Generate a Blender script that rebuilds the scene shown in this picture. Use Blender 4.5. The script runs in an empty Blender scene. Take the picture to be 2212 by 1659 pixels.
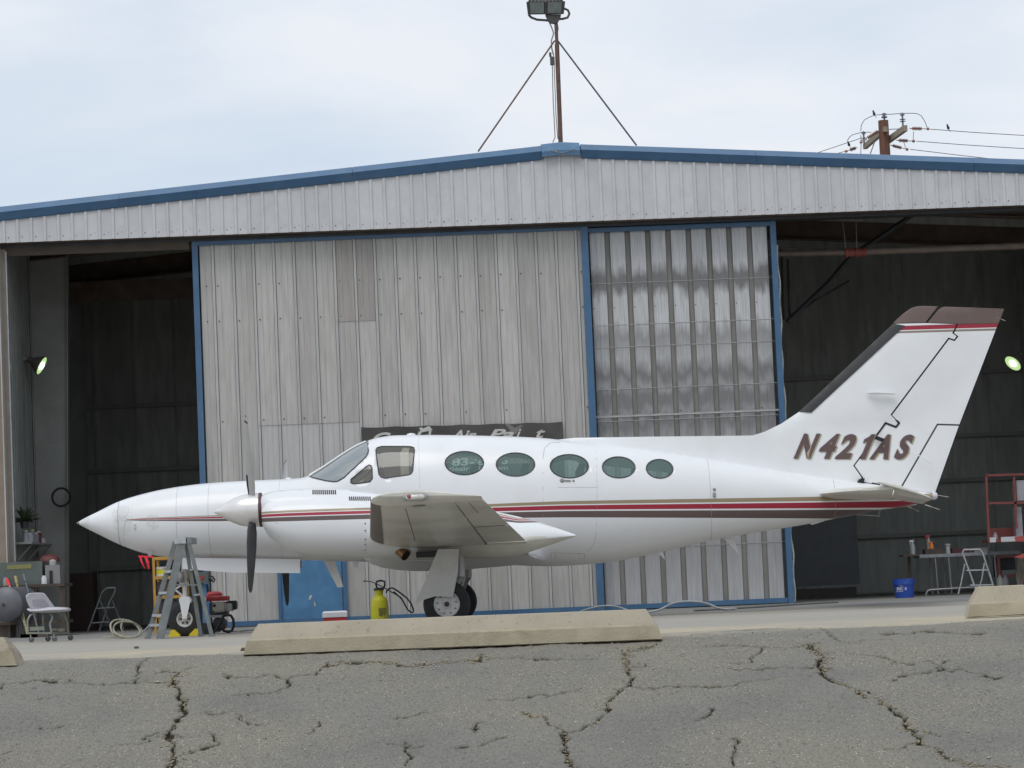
import bpy, bmesh, math, random
import numpy as np
from mathutils import Vector, Matrix
random.seed(7); rng = np.random.default_rng(7)
R = math.radians
# ------------------------------------------------------------------ camera
FPX, W0, H0 = 6066.0, 2212.0, 1659.0        # focal length and frame in photo units
PITCH, ROLL, EYE = math.atan(432.5/6066), 0.043, 0.45
fw = Vector((0, math.cos(PITCH), math.sin(PITCH))); up0 = Vector((0, -math.sin(PITCH), math.cos(PITCH))); rt0 = Vector((1, 0, 0))
rt = rt0*math.cos(ROLL) - up0*math.sin(ROLL); up = up0*math.cos(ROLL) + rt0*math.sin(ROLL)
eye = Vector((0, 0, EYE))
sc = bpy.context.scene; col = sc.collection
cd = bpy.data.cameras.new('camera'); cam = bpy.data.objects.new('camera', cd); col.objects.link(cam)
M = Matrix((rt, up, -fw)).transposed().to_4x4(); M.translation = eye; cam.matrix_world = M
cd.sensor_width = 36; cd.lens = 36*FPX/W0; cd.clip_start = 0.1; cd.clip_end = 3000; sc.camera = cam
# ------------------------------------------------------------------ light
SUN_EL, SUN_AZ = R(60), R(205)   # azimuth clockwise from +Y: high, behind the camera, a little to the left
w = bpy.data.worlds.new('World'); sc.world = w; w.use_nodes = True
nt = w.node_tree; N = nt.nodes; L = nt.links; N.clear()
sky = N.new('ShaderNodeTexSky'); sky.sky_type = 'NISHITA'; sky.sun_disc = False
sky.sun_elevation = SUN_EL; sky.sun_rotation = SUN_AZ; sky.dust_density = 3.0; sky.air_density = 1.0
tcw = N.new('ShaderNodeTexCoord'); mpw = N.new('ShaderNodeMapping'); mpw.inputs['Scale'].default_value = (2.2, 2.2, 7.5)
nz = N.new('ShaderNodeTexNoise'); nz.inputs['Scale'].default_value = 2.1; nz.inputs['Detail'].default_value = 6; nz.inputs['Distortion'].default_value = .35
rmp = N.new('ShaderNodeValToRGB'); rmp.color_ramp.elements[0].position = .36; rmp.color_ramp.elements[1].position = .68
rmp.color_ramp.elements[0].color = (.86,.86,.86,1); rmp.color_ramp.elements[1].color = (1,1,1,1)
cl = N.new('ShaderNodeMix'); cl.data_type = 'RGBA'
cl.inputs['B'].default_value = (6.9, 7.25, 7.9, 1)     # thin veil of high cloud
ov = N.new('ShaderNodeMix'); ov.data_type = 'RGBA'; ov.inputs['A'].default_value = (5.35,6.1,7.05,1); ov.inputs['B'].default_value=(6.6,6.9,7.4,1)
bg = N.new('ShaderNodeBackground'); bg.inputs['Strength'].default_value = 0.1
wo = N.new('ShaderNodeOutputWorld')
L.new(tcw.outputs['Generated'], mpw.inputs['Vector']); L.new(mpw.outputs[0], nz.inputs['Vector']); L.new(nz.outputs['Fac'], rmp.inputs[0])
rm2 = N.new('ShaderNodeValToRGB'); rm2.color_ramp.elements[0].position = .38; rm2.color_ramp.elements[1].position = .66
L.new(nz.outputs['Fac'], rm2.inputs[0]); L.new(rm2.outputs[0], ov.inputs['Factor'])
L.new(rmp.outputs[0], cl.inputs['Factor']); L.new(sky.outputs[0], cl.inputs['A']); L.new(ov.outputs['Result'], cl.inputs['B'])
L.new(cl.outputs['Result'], bg.inputs['Color']); L.new(bg.outputs[0], wo.inputs['Surface'])
sd = bpy.data.lights.new('sun', 'SUN'); sd.energy = 1.0; sd.angle = R(35); sd.color = (1, .965, .91)
sun = bpy.data.objects.new('sun', sd); col.objects.link(sun)
sdir = Vector((math.sin(SUN_AZ)*math.cos(SUN_EL), math.cos(SUN_AZ)*math.cos(SUN_EL), math.sin(SUN_EL)))
sun.rotation_euler = sdir.to_track_quat('Z', 'Y').to_euler(); sun.location = sdir*60
sc.view_settings.view_transform = 'Standard'; sc.view_settings.look = 'None'; sc.view_settings.gamma = 1
sc.view_settings.exposure = 0.34; sc.view_settings.use_curve_mapping = False
sc.cycles.caustics_reflective = False; sc.cycles.caustics_refractive = False

# ------------------------------------------------------------------ projection helpers (photo measurement -> point in the world)
def ray(x, y): return fw + rt*((x-W0/2)/FPX) - up*((y-H0/2)/FPX)
def at(x, y, Y):
    d = ray(x, y); return eye + d*(Y/d.y)
GY = [-60, 3, 8, 9.6, 10.3, 10.9, 11.6, 12.1, 12.5, 14, 15, 18, 22, 27, 31.4, 3000]
GD = [1.6, 1.6, 1.05, .80, .72, .60, .452, .335, .268, .2654, .272, .303, .3446, .396, .45, .45]
def gz(X, Y):
    Y = np.asarray(Y, dtype=float); X = np.asarray(X, dtype=float)
    z = EYE - (np.interp(Y-.12, GY, GD) + 2*np.interp(Y, GY, GD) + np.interp(Y+.12, GY, GD))/4
    return z
def gp(x, y):
    d = ray(x, y); lo = 3.0/d.y; hi = 60.0/d.y
    ts = np.linspace(lo, hi, 6000); zz = EYE + d.z*ts; Ys = d.y*ts; g = gz(0, Ys)
    i = int(np.argmax(zz <= g)) if np.any(zz <= g) else len(ts)-1
    t = ts[i]; return Vector((d.x*t, d.y*t, float(g[i])))
def G(x, Y, y=1350):
    p = at(x, y, Y); return Vector((p.x, Y, float(gz(p.x, Y))))
# ------------------------------------------------------------------ materials
def setin(b, **k):
    for n, v in k.items(): b.inputs[n.replace('_', ' ')].default_value = v
def mat(name, c, rough=.6, metal=0, var=.12, scale=6, bump=0, bscale=60, dirt=None, dirt_amt=.5, dscale=2.5, stretch=(1,1,1), coat=0, rnd=0, trans=0, emit=None, estr=0, ddet=8, dlo=.5, dhi=.7):
    m = bpy.data.materials.new(name); m.use_nodes = True; n = m.node_tree.nodes; l = m.node_tree.links
    b = n['Principled BSDF']; b.inputs['Roughness'].default_value = rough; b.inputs['Metallic'].default_value = metal
    b.inputs['Coat Weight'].default_value = coat; b.inputs['Coat Roughness'].default_value = .08
    tc = n.new('ShaderNodeTexCoord'); mp = n.new('ShaderNodeMapping'); mp.inputs['Scale'].default_value = stretch
    l.new(tc.outputs['Object'], mp.inputs['Vector'])
    vec = mp.outputs[0]
    oi = n.new('ShaderNodeObjectInfo')
    ad = n.new('ShaderNodeVectorMath'); ad.operation = 'MULTIPLY_ADD'; ad.inputs[1].default_value = (1,1,1)
    rv = n.new('ShaderNodeMath'); rv.operation = 'MULTIPLY'; rv.inputs[1].default_value = 37.0*(1 if rnd else 0); l.new(oi.outputs['Random'], rv.inputs[0])
    l.new(vec, ad.inputs[0]); l.new(rv.outputs[0], ad.inputs[2]); vec = ad.outputs[0]
    a = n.new('ShaderNodeTexNoise'); a.inputs['Scale'].default_value = scale; a.inputs['Detail'].default_value = 7; l.new(vec, a.inputs['Vector'])
    mr = n.new('ShaderNodeMapRange'); mr.inputs['From Min'].default_value = .3; mr.inputs['From Max'].default_value = .7
    mr.inputs['To Min'].default_value = 1-var; mr.inputs['To Max'].default_value = 1+var; l.new(a.outputs['Fac'], mr.inputs['Value'])
    hv = n.new('ShaderNodeHueSaturation'); hv.inputs['Color'].default_value = (*c, 1); l.new(mr.outputs[0], hv.inputs['Value'])
    out = hv.outputs[0]
    if rnd:
        h2 = n.new('ShaderNodeHueSaturation'); r2 = n.new('ShaderNodeMapRange'); r2.inputs['To Min'].default_value = 1-rnd; r2.inputs['To Max'].default_value = 1+rnd
        l.new(oi.outputs['Random'], r2.inputs['Value']); l.new(r2.outputs[0], h2.inputs['Value']); l.new(out, h2.inputs['Color']); out = h2.outputs[0]
    if dirt:
        d = n.new('ShaderNodeTexNoise'); d.inputs['Scale'].default_value = dscale; d.inputs['Detail'].default_value = ddet; d.inputs['Roughness'].default_value = .65; l.new(vec, d.inputs['Vector'])
        dr = n.new('ShaderNodeMapRange'); dr.inputs['From Min'].default_value = dlo; dr.inputs['From Max'].default_value = dhi; dr.inputs['To Max'].default_value = dirt_amt; l.new(d.outputs['Fac'], dr.inputs['Value'])
        mx = n.new('ShaderNodeMix'); mx.data_type = 'RGBA'; l.new(dr.outputs[0], mx.inputs['Factor']); l.new(out, mx.inputs['A']); mx.inputs['B'].default_value = (*dirt, 1); out = mx.outputs['Result']
    l.new(out, b.inputs['Base Color'])
    if bump:
        bn = n.new('ShaderNodeTexNoise'); bn.inputs['Scale'].default_value = bscale; bn.inputs['Detail'].default_value = 4; l.new(vec, bn.inputs['Vector'])
        bu = n.new('ShaderNodeBump'); bu.inputs['Strength'].default_value = bump; bu.inputs['Distance'].default_value = .01; l.new(bn.outputs['Fac'], bu.inputs['Height']); l.new(bu.outputs[0], b.inputs['Normal'])
    if emit: b.inputs['Emission Color'].default_value = (*emit, 1); b.inputs['Emission Strength'].default_value = estr
    m['out'] = 0
    return m
def base_socket(m):
    b = m.node_tree.nodes['Principled BSDF']; return b, b.inputs['Base Color'].links[0].from_socket
def glass_mat(name, tint, refl=.12, rough=.02, haze=None, famt=.3, ior=1.5):
    m = bpy.data.materials.new(name); m.use_nodes = True; n = m.node_tree.nodes; l = m.node_tree.links; n.clear()
    o = n.new('ShaderNodeOutputMaterial'); t = n.new('ShaderNodeBsdfTransparent'); t.inputs[0].default_value = (*tint, 1)
    g = n.new('ShaderNodeBsdfGlossy'); g.inputs['Roughness'].default_value = rough; g.inputs[0].default_value = (.9,.95,.95,1)
    fr = n.new('ShaderNodeFresnel'); fr.inputs[0].default_value = ior
    ma = n.new('ShaderNodeMath'); ma.operation = 'ADD'; ma.inputs[1].default_value = refl; l.new(fr.outputs[0], ma.inputs[0])
    tc = n.new('ShaderNodeTexCoord'); nz = n.new('ShaderNodeTexNoise'); nz.inputs['Scale'].default_value = 4; l.new(tc.outputs['Object'], nz.inputs['Vector'])
    bu = n.new('ShaderNodeBump'); bu.inputs['Strength'].default_value = .0; l.new(nz.outputs['Fac'], bu.inputs['Height']); l.new(bu.outputs[0], g.inputs['Normal'])
    mx = n.new('ShaderNodeMixShader'); l.new(ma.outputs[0], mx.inputs[0]); l.new(t.outputs[0], mx.inputs[1]); l.new(g.outputs[0], mx.inputs[2]); fin = mx.outputs[0]
    if haze:
        df = n.new('ShaderNodeBsdfDiffuse'); df.inputs[0].default_value = (*haze,1); m2 = n.new('ShaderNodeMixShader'); m2.inputs[0].default_value = famt; l.new(fin, m2.inputs[1]); l.new(df.outputs[0], m2.inputs[2]); fin = m2.outputs[0]  # even diffuse haze painted into the glass to brighten it
    l.new(fin, o.inputs['Surface'])
    return m
def banded(m, value_socket_fn, bands):
    """flat painted bands: replaces base colour where lo<s<hi"""
    n = m.node_tree.nodes; l = m.node_tree.links; b, out = base_socket(m)
    s = value_socket_fn(n, l)
    for lo, hi, c in bands:
        g = n.new('ShaderNodeMath'); g.operation = 'GREATER_THAN'; g.inputs[1].default_value = lo; l.new(s, g.inputs[0])
        h = n.new('ShaderNodeMath'); h.operation = 'LESS_THAN'; h.inputs[1].default_value = hi; l.new(s, h.inputs[0])
        k = n.new('ShaderNodeMath'); k.operation = 'MULTIPLY'; l.new(g.outputs[0], k.inputs[0]); l.new(h.outputs[0], k.inputs[1])
        mx = n.new('ShaderNodeMix'); mx.data_type = 'RGBA'; l.new(k.outputs[0], mx.inputs['Factor']); l.new(out, mx.inputs['A']); mx.inputs['B'].default_value = (*c, 1); out = mx.outputs['Result']
    l.new(out, b.inputs['Base Color'])
GOLD, RED, BROWN = (.30,.235,.14), (.33,.012,.035), (.115,.08,.075)
white = mat('aircraft_white', (.76,.77,.785), .36, var=.02, scale=3, coat=.25, dirt=(.55,.53,.49), dirt_amt=.22, dscale=1.3, dlo=.5, dhi=.8)
hullw = mat('aircraft_white_striped', (.76,.77,.785), .36, var=.02, scale=3, coat=.25, dirt=(.55,.53,.49), dirt_amt=.22, dscale=1.3, dlo=.5, dhi=.8)
def attr_s(n, l):
    a = n.new('ShaderNodeAttribute'); a.attribute_name = 'stripe'; return a.outputs['Fac']
SB = [(0,.2,GOLD), (.265,.53,RED), (.61,1.0,BROWN)]
banded(hullw, attr_s, SB)
def scuff(m, spots, c=(.40,.39,.36)):
    n=m.node_tree.nodes; l=m.node_tree.links; b,out=base_socket(m); tc=n.new('ShaderNodeTexCoord')
    nz_=n.new('ShaderNodeTexNoise'); nz_.inputs['Scale'].default_value=24; nz_.inputs['Detail'].default_value=6; nz_.inputs['Roughness'].default_value=.7; l.new(tc.outputs['Object'],nz_.inputs['Vector'])
    for (p,rad,th) in spots:
        d=n.new('ShaderNodeVectorMath'); d.operation='DISTANCE'; l.new(tc.outputs['Object'],d.inputs[0]); d.inputs[1].default_value=p
        q=n.new('ShaderNodeMapRange'); q.inputs['From Min'].default_value=rad; q.inputs['From Max'].default_value=rad*.3; l.new(d.outputs['Value'],q.inputs['Value'])
        w_=n.new('ShaderNodeMath'); w_.operation='MULTIPLY'; l.new(q.outputs[0],w_.inputs[0]); l.new(nz_.outputs['Fac'],w_.inputs[1])
        g=n.new('ShaderNodeMapRange'); g.inputs['From Min'].default_value=th; g.inputs['From Max'].default_value=th+.08; g.inputs['To Max'].default_value=.28; l.new(w_.outputs[0],g.inputs['Value'])
        mx=n.new('ShaderNodeMix'); mx.data_type='RGBA'; l.new(g.outputs[0],mx.inputs['Factor']); l.new(out,mx.inputs['A']); mx.inputs['B'].default_value=(*c,1); out=mx.outputs['Result']
    l.new(out,b.inputs['Base Color'])
under = mat('wing_paint_nacelle_shade', (.70,.685,.62), .38, var=.05, scale=2, dirt=(.36,.345,.30), dirt_amt=.55, dscale=1.0, dlo=.45, dhi=.62, coat=.2)
boot = mat('deice_boot', (.035,.035,.037), .5, var=.1)
bootb = mat('deice_boot_brown', (.14,.115,.10), .5, var=.1, scale=9)
brownp = mat('brown_paint', (.13,.085,.07), .3, var=.08, coat=.4)
rubber = mat('rubber', (.018,.018,.02), .75, var=.25, scale=20, bump=.2)
rimm = mat('wheel_white', (.62,.62,.60), .4, var=.08, dirt=(.25,.22,.2), dirt_amt=.4, dscale=14)
dkm = mat('dark_metal', (.06,.06,.065), .5, .4, var=.2)
stm = mat('grey_metal', (.32,.32,.31), .42, .5, var=.12)
alum = mat('aluminium', (.50,.52,.53), .42, .6, var=.12, scale=10, dirt=(.25,.25,.24), dirt_amt=.35, dscale=7)
chrome = mat('polished_spinner', (.78,.76,.74), .3, .35, var=.04)
bronze = mat('heat_tinted_pipe', (.30,.17,.075), .38, .8, var=.3, scale=9, dirt=(.05,.04,.04), dirt_amt=.8, dscale=6)
black = mat('black', (.014,.014,.016), .6, var=.2)
seam = mat('seam_grey', (.30,.30,.31), .6)
seamd = mat('seam_dark', (.05,.05,.07), .6)
blade_f = mat('blade_grey', (.48,.48,.48), .4, .2, var=.08)
gl_cab = glass_mat('cabin_glass', (.82,.97,.95), .0, haze=(.30,.42,.40), famt=.30, ior=1.22)
gl_cock = glass_mat('cockpit_glass', (.86,.86,.82), .05, haze=(.40,.37,.33), famt=.22, ior=1.3)
gl_wind = glass_mat('windshield_glass', (.85,.88,.87), .30, haze=(.55,.58,.58), famt=.2)
lining = mat('cabin_lining', (.26,.255,.235), .8)
seatm = mat('seat_beige', (.42,.40,.35), .8, var=.1)
galv = mat('door_galvanised', (.465,.45,.42), .55, .25, var=.10, scale=3, stretch=(8,8,.7), dirt=(.32,.30,.275), dirt_amt=.55, dscale=1.1, dlo=.5, dhi=.72, rnd=.10)
rib_shade = mat('rib_side_shade', (.27,.26,.255), .7, var=.2, scale=5, stretch=(3,3,.5))
galvb = mat('door_browned', (.365,.34,.315), .6, .15, var=.08, scale=3, stretch=(8,8,.7), dirt=(.30,.26,.235), dirt_amt=.6, dscale=1.1, rnd=.05)
galvrib = mat('door_rib', (.52,.52,.505), .5, .25, var=.1, scale=6, stretch=(4,4,.6), rnd=.06)
gabm = mat('gable_cladding', (.57,.57,.58), .55, .05, var=.04, scale=5, stretch=(2,2,1.2), dirt=(.42,.415,.42), dirt_amt=.35, dscale=2.2, rnd=.05)
blue = mat('blue_trim', (.048,.125,.235), .42, var=.10, scale=4, dirt=(.10,.17,.25), dirt_amt=.4, dscale=3, coat=.15)
bluef = mat('blue_trim_faded', (.075,.165,.28), .5, var=.14, scale=6, dirt=(.26,.32,.40), dirt_amt=.45, dscale=5)
bluedoor = mat('blue_door_paint', (.075,.20,.36), .4, var=.14, scale=5, dirt=(.05,.13,.25), dirt_amt=.5, dscale=3)
screwm = mat('screw', (.07,.06,.06), .6)
rust = mat('rusty_steel', (.15,.09,.065), .75, .1, var=.25, scale=14, dirt=(.07,.045,.04), dirt_amt=.6, dscale=7)
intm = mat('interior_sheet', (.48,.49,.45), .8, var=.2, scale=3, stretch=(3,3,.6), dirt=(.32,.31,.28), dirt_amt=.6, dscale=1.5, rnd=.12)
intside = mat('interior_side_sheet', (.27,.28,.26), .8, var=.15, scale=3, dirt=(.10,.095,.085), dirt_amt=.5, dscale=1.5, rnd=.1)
colm = mat('frame_column_paint', (.30,.30,.28), .7, var=.12, scale=3, dirt=(.22,.2,.18), dirt_amt=.5, dscale=2)
redox = mat('red_oxide_steel', (.17,.12,.095), .8, var=.2, scale=4, dirt=(.05,.035,.03), dirt_amt=.5)
tanm = mat('tan_post', (.30,.245,.20), .7, var=.08, dirt=(.18,.14,.12), dirt_amt=.4, dscale=2)
concr = mat('stop_concrete', (.385,.34,.262), .9, var=.05, scale=9, bump=.25, bscale=140, dirt=(.15,.13,.09), dirt_amt=.45, dscale=60, dlo=.60, dhi=.68, ddet=3)
roofm = mat('roof_sheet', (.35,.37,.40), .5, .3)
# striped door sheet seen from its back: weathered bands
def stained():
    m = mat('stained_sheet', (.55,.55,.55), .55, .1, var=.16, scale=5, stretch=(14,14,.5), rnd=.05)
    n = m.node_tree.nodes; l = m.node_tree.links; b, out = base_socket(m)
    tc = n.new('ShaderNodeTexCoord'); sx = n.new('ShaderNodeSeparateXYZ'); l.new(tc.outputs['Object'], sx.inputs[0])
    oi = n.new('ShaderNodeObjectInfo')
    cb = n.new('ShaderNodeCombineXYZ'); l.new(sx.outputs[0], cb.inputs[0]); l.new(sx.outputs[2], cb.inputs[2])
    r = n.new('ShaderNodeMath'); r.operation = 'MULTIPLY'; r.inputs[1].default_value = 20; l.new(oi.outputs['Random'], r.inputs[0]); l.new(r.outputs[0], cb.inputs[1])
    mp = n.new('ShaderNodeMapping'); mp.inputs['Scale'].default_value = (4.5,1,1.3); l.new(cb.outputs[0], mp.inputs[0])
    ns = n.new('ShaderNodeTexNoise'); ns.inputs['Scale'].default_value = 1.7; ns.inputs['Detail'].default_value = 6; l.new(mp.outputs[0], ns.inputs['Vector'])
    zz = n.new('ShaderNodeMath'); zz.operation = 'MULTIPLY_ADD'; zz.inputs[1].default_value = .5; l.new(ns.outputs['Fac'], zz.inputs[0]); l.new(sx.outputs[2], zz.inputs[2])
    cr = n.new('ShaderNodeValToRGB'); e = cr.color_ramp.elements
    zs = n.new('ShaderNodeMath'); zs.operation = 'DIVIDE'; zs.inputs[1].default_value = 5.6; l.new(zz.outputs[0], zs.inputs[0]); l.new(zs.outputs[0], cr.inputs[0])
    e[0].position = 0; e[0].color = (.25,.25,.25,1); e[1].position = 1; e[1].color = (0,0,0,1)
    for p, v in ((.06,.25),(.20,.5),(.30,.3),(.40,.55),(.47,.3),(.53,.75),(.56,.5),(.595,.85),(.625,.45),(.66,.75),(.70,.25),(.76,.5),(.80,.04),(.86,.06),(.895,.95),(.92,.7),(.95,.03)):
        q = e.new(p); q.color = (v,v,v,1)
    am = n.new('ShaderNodeMath'); am.operation = 'MULTIPLY'; am.inputs[1].default_value = 1.4; am.use_clamp = True; l.new(cr.outputs[0], am.inputs[0])
    mx = n.new('ShaderNodeMix'); mx.data_type = 'RGBA'; l.new(am.outputs[0], mx.inputs['Factor']); l.new(out, mx.inputs['A']); mx.inputs['B'].default_value = (.20,.195,.195,1)
    # thin vertical scratches of old sealant
    m2 = n.new('ShaderNodeMapping'); m2.inputs['Scale'].default_value = (60,1,1.0); l.new(cb.outputs[0], m2.inputs[0])
    n2 = n.new('ShaderNodeTexNoise'); n2.inputs['Scale'].default_value = 1.5; n2.inputs['Detail'].default_value = 3; l.new(m2.outputs[0], n2.inputs['Vector'])
    r2 = n.new('ShaderNodeMapRange'); r2.inputs['From Min'].default_value = .55; r2.inputs['From Max'].default_value = .72; r2.inputs['To Max'].default_value = .6; l.new(n2.outputs['Fac'], r2.inputs['Value'])
    mx2 = n.new('ShaderNodeMix'); mx2.data_type = 'RGBA'; l.new(r2.outputs[0], mx2.inputs['Factor']); l.new(mx.outputs['Result'], mx2.inputs['A']); mx2.inputs['B'].default_value = (.24,.24,.235,1)
    l.new(mx2.outputs['Result'], b.inputs['Base Color'])
    return m
stainm = stained()
chan = mat('stained_channel', (.225,.217,.20), .65, .1, var=.15, scale=4, stretch=(6,6,.5), dirt=(.33,.33,.32), dirt_amt=.35, dscale=3, rnd=.05, dlo=.58)
def C3(name, c, r=.6, m=0, **k): return mat(name, c, r, m, **k)
yellow = C3('yellow_plastic', (.62,.60,.03), .45, var=.06)
redp = C3('red_paint', (.40,.03,.035), .45, var=.1)
redbright = C3('red_fabric', (.75,.03,.05), .7)
orange = C3('orange_paint', (.50,.27,.05), .6, var=.15, dirt=(.2,.12,.06), dirt_amt=.5, dscale=10)
whitep = C3('white_plastic', (.62,.62,.64), .5, var=.05)
seatgrey = C3('chair_plastic', (.50,.49,.52), .5, var=.06, scale=8, dirt=(.33,.32,.33), dirt_amt=.4, dscale=9)
greenm = C3('green_grey_metal', (.24,.26,.22), .5, .3, var=.15)
hosem = C3('hose_beige', (.36,.34,.26), .6)
hoseg = C3('hose_grey', (.34,.36,.37), .6)
bucketb = C3('bucket_blue', (.02,.07,.36), .4, var=.06)
choky = C3('chock_yellow', (.65,.50,.02), .55, var=.08)
woodm = C3('bench_wood', (.085,.065,.05), .85, var=.2, scale=12)
boxg = C3('green_box', (.115,.135,.125), .55, .2, var=.12)
tankm = C3('tank_grey', (.14,.14,.155), .5, .2, var=.1)
cream = C3('cream', (.52,.50,.42), .6, var=.08)
laddg = C3('ladder_greenish', (.195,.215,.213), .5, .3, var=.18, dirt=(.31,.305,.31), dirt_amt=.5, dscale=9)
bann = C3('banner_vinyl', (.065,.058,.054), .45, var=.25, scale=2.2, bump=.6, bscale=4)
bannt = C3('banner_print', (.50,.50,.46), .5)
bann2 = C3('banner_grey_print', (.19,.18,.17), .5)
polew = C3('pole_wood', (.16,.075,.052), .85, var=.25, scale=5, stretch=(3,3,.4))
armw = C3('crossarm_wood', (.28,.24,.18), .85, var=.2, scale=4)
insul = C3('insulator_brown', (.30,.16,.12), .35)
insg = C3('insulator_grey', (.22,.22,.26), .5)
wirem = C3('wire', (.12,.12,.14), .5, .5)
feather = C3('bird_feathers', (.04,.035,.05), .8)
glpane = mat('flood_glass', (.17,.20,.19), .15, var=.2, scale=12, coat=.5)
mastg = mat('lamp_housing', (.09,.085,.08), .6, .3, var=.2)
lampon = mat('lamp_lit', (.7,.8,.6), .4, emit=(.50,.72,.30), estr=.7)
bulbon = mat('bulb_lit', (1,1,1), .4, emit=(.85,.95,1.0), estr=4)
stonem = mat('pebble', (.36,.335,.28), .9, var=.55, scale=40)
leafm = C3('plant_leaf', (.045,.07,.03), .7, var=.3)

# ------------------------------------------------------------------ object helpers
class MB:
    def __init__(s): s.v=[]; s.f=[]; s.m=[]; s.sm=[]
    def add(s, vs, fs, m=0, sm=False):
        o=len(s.v); s.v += [tuple(v) for v in vs]; s.f += [tuple(i+o for i in f) for f in fs]; s.m += [m]*len(fs); s.sm += [sm]*len(fs); return s
    def box(s, a, b, m=0, rot=None, c=None):
        x0,y0,z0=a; x1,y1,z1=b
        vs=[Vector(q) for q in ((x0,y0,z0),(x1,y0,z0),(x1,y1,z0),(x0,y1,z0),(x0,y0,z1),(x1,y0,z1),(x1,y1,z1),(x0,y1,z1))]
        if rot is not None:
            cc=Vector(c) if c is not None else sum(vs, Vector())/8
            vs=[cc+rot@(v-cc) for v in vs]
        return s.add(vs, [(3,2,1,0),(4,5,6,7),(0,1,5,4),(1,2,6,5),(2,3,7,6),(3,0,4,7)], m)
    def bar(s, p, q, w, h=None, m=0, upv=(0,0,1)):
        p=Vector(p); q=Vector(q); h=w if h is None else h; d=(q-p).normalized(); u=Vector(upv)
        if abs(d.dot(u))>.98: u=Vector((0,1,0))
        a=d.cross(u).normalized()*w/2; b=a.cross(d).normalized()*h/2
        vs=[p-a-b,p+a-b,p+a+b,p-a+b,q-a-b,q+a-b,q+a+b,q-a+b]
        return s.add(vs, [(3,2,1,0),(4,5,6,7),(0,1,5,4),(1,2,6,5),(2,3,7,6),(3,0,4,7)], m)
    def tube(s, pts, r, n=8, m=0, closed=False, cap=True):
        pts=[Vector(p) for p in pts]; K=len(pts); rr=r if isinstance(r,(list,tuple)) else [r]*K
        vs=[]; fs=[]; prev=None
        for i,p in enumerate(pts):
            if closed: d=(pts[(i+1)%K]-pts[i-1])
            else: d=(pts[min(i+1,K-1)]-pts[max(i-1,0)])
            d = d.normalized() if d.length>1e-9 else Vector((0,0,1))
            if prev is None:
                u=Vector((0,0,1)) if abs(d.z)<.9 else Vector((1,0,0)); a=d.cross(u).normalized()
            else:
                a=(prev-d*prev.dot(d)); a=a.normalized() if a.length>1e-6 else d.cross(Vector((0,0,1))).normalized()
            prev=a; b=d.cross(a)
            for k in range(n):
                t=2*math.pi*k/n; vs.append(p+(a*math.cos(t)+b*math.sin(t))*rr[i])
        for i in range(K if closed else K-1):
            j=(i+1)%K
            for k in range(n):
                fs.append((i*n+k, i*n+(k+1)%n, j*n+(k+1)%n, j*n+k))
        s.add(vs, fs, m, True)
        if cap and not closed:
            s.add(vs[:n], [tuple(range(n))[::-1]], m); s.add(vs[-n:], [tuple(range(n))], m)
        return s
    def lathe(s, c, axis, prof, n=24, m=0, sm=True, a0=None):
        """prof: list of (radius, distance along axis)"""
        c=Vector(c); ax=Vector(axis).normalized(); u=Vector((0,0,1)) if abs(ax.z)<.9 else Vector((1,0,0))
        a=ax.cross(u).normalized(); b=ax.cross(a); vs=[]; fs=[]
        for r,h in prof:
            for k in range(n):
                t=2*math.pi*k/n; vs.append(c+ax*h+(a*math.cos(t)+b*math.sin(t))*r)
        for i in range(len(prof)-1):
            for k in range(n): fs.append((i*n+k, i*n+(k+1)%n, (i+1)*n+(k+1)%n, (i+1)*n+k))
        return s.add(vs, fs, m, sm)
    def disc(s, c, axis, r, n=20, m=0): return s.lathe(c, axis, [(0.0001,0),(r,0)], n, m, False)
    def prism(s, poly, off, m=0):
        """poly: list of 3D points (planar), off: extrusion vector"""
        P=[Vector(p) for p in poly]; o=Vector(off); n=len(P)
        fs=[tuple(range(n)), tuple(range(2*n-1,n-1,-1))]+[(i,i+n,(i+1)%n+n,(i+1)%n) for i in range(n)]
        return s.add(P+[p+o for p in P], fs, m)
    def loft(s, rings, m=0, sm=True, cap=True):
        n=len(rings[0]); vs=[p for r in rings for p in r]; fs=[]
        for i in range(len(rings)-1):
            for k in range(n): fs.append((i*n+k, i*n+(k+1)%n, (i+1)*n+(k+1)%n, (i+1)*n+k))
        s.add(vs, fs, m, sm)
        if cap: s.add(rings[0], [tuple(range(n))[::-1]], m); s.add(rings[-1], [tuple(range(n))], m)
        return s
    def mesh(s, name, mats, org=Vector((0,0,0)), sharp=35):
        me=bpy.data.meshes.new(name)
        me.from_pydata([(v[0]-org[0],v[1]-org[1],v[2]-org[2]) for v in s.v], [], s.f)
        for m in (mats if isinstance(mats,(list,tuple)) else [mats]): me.materials.append(m)
        me.polygons.foreach_set('material_index', s.m); me.polygons.foreach_set('use_smooth', s.sm)
        bm=bmesh.new(); bm.from_mesh(me); bmesh.ops.recalc_face_normals(bm, faces=bm.faces); bm.to_mesh(me); bm.free()
        if any(s.sm): me.set_sharp_from_angle(angle=R(sharp))
        me.update(); return me
    def build(s, name, mats, parent=None, local=False, sharp=35):
        org=Vector((0,0,0))
        if parent is not None and not local: org=ORG[parent.name]
        elif parent is None:
            a=np.array(s.v); org=Vector((float(a[:,0].mean()), float(a[:,1].mean()), float(a[:,2].min())))
        o=bpy.data.objects.new(name, s.mesh(name, mats, org, sharp)); col.objects.link(o)
        if parent is None: o.location=org; ORG[o.name]=org
        else: o.parent=parent; ORG[o.name]=ORG[parent.name]
        return o
ORG={}
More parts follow.
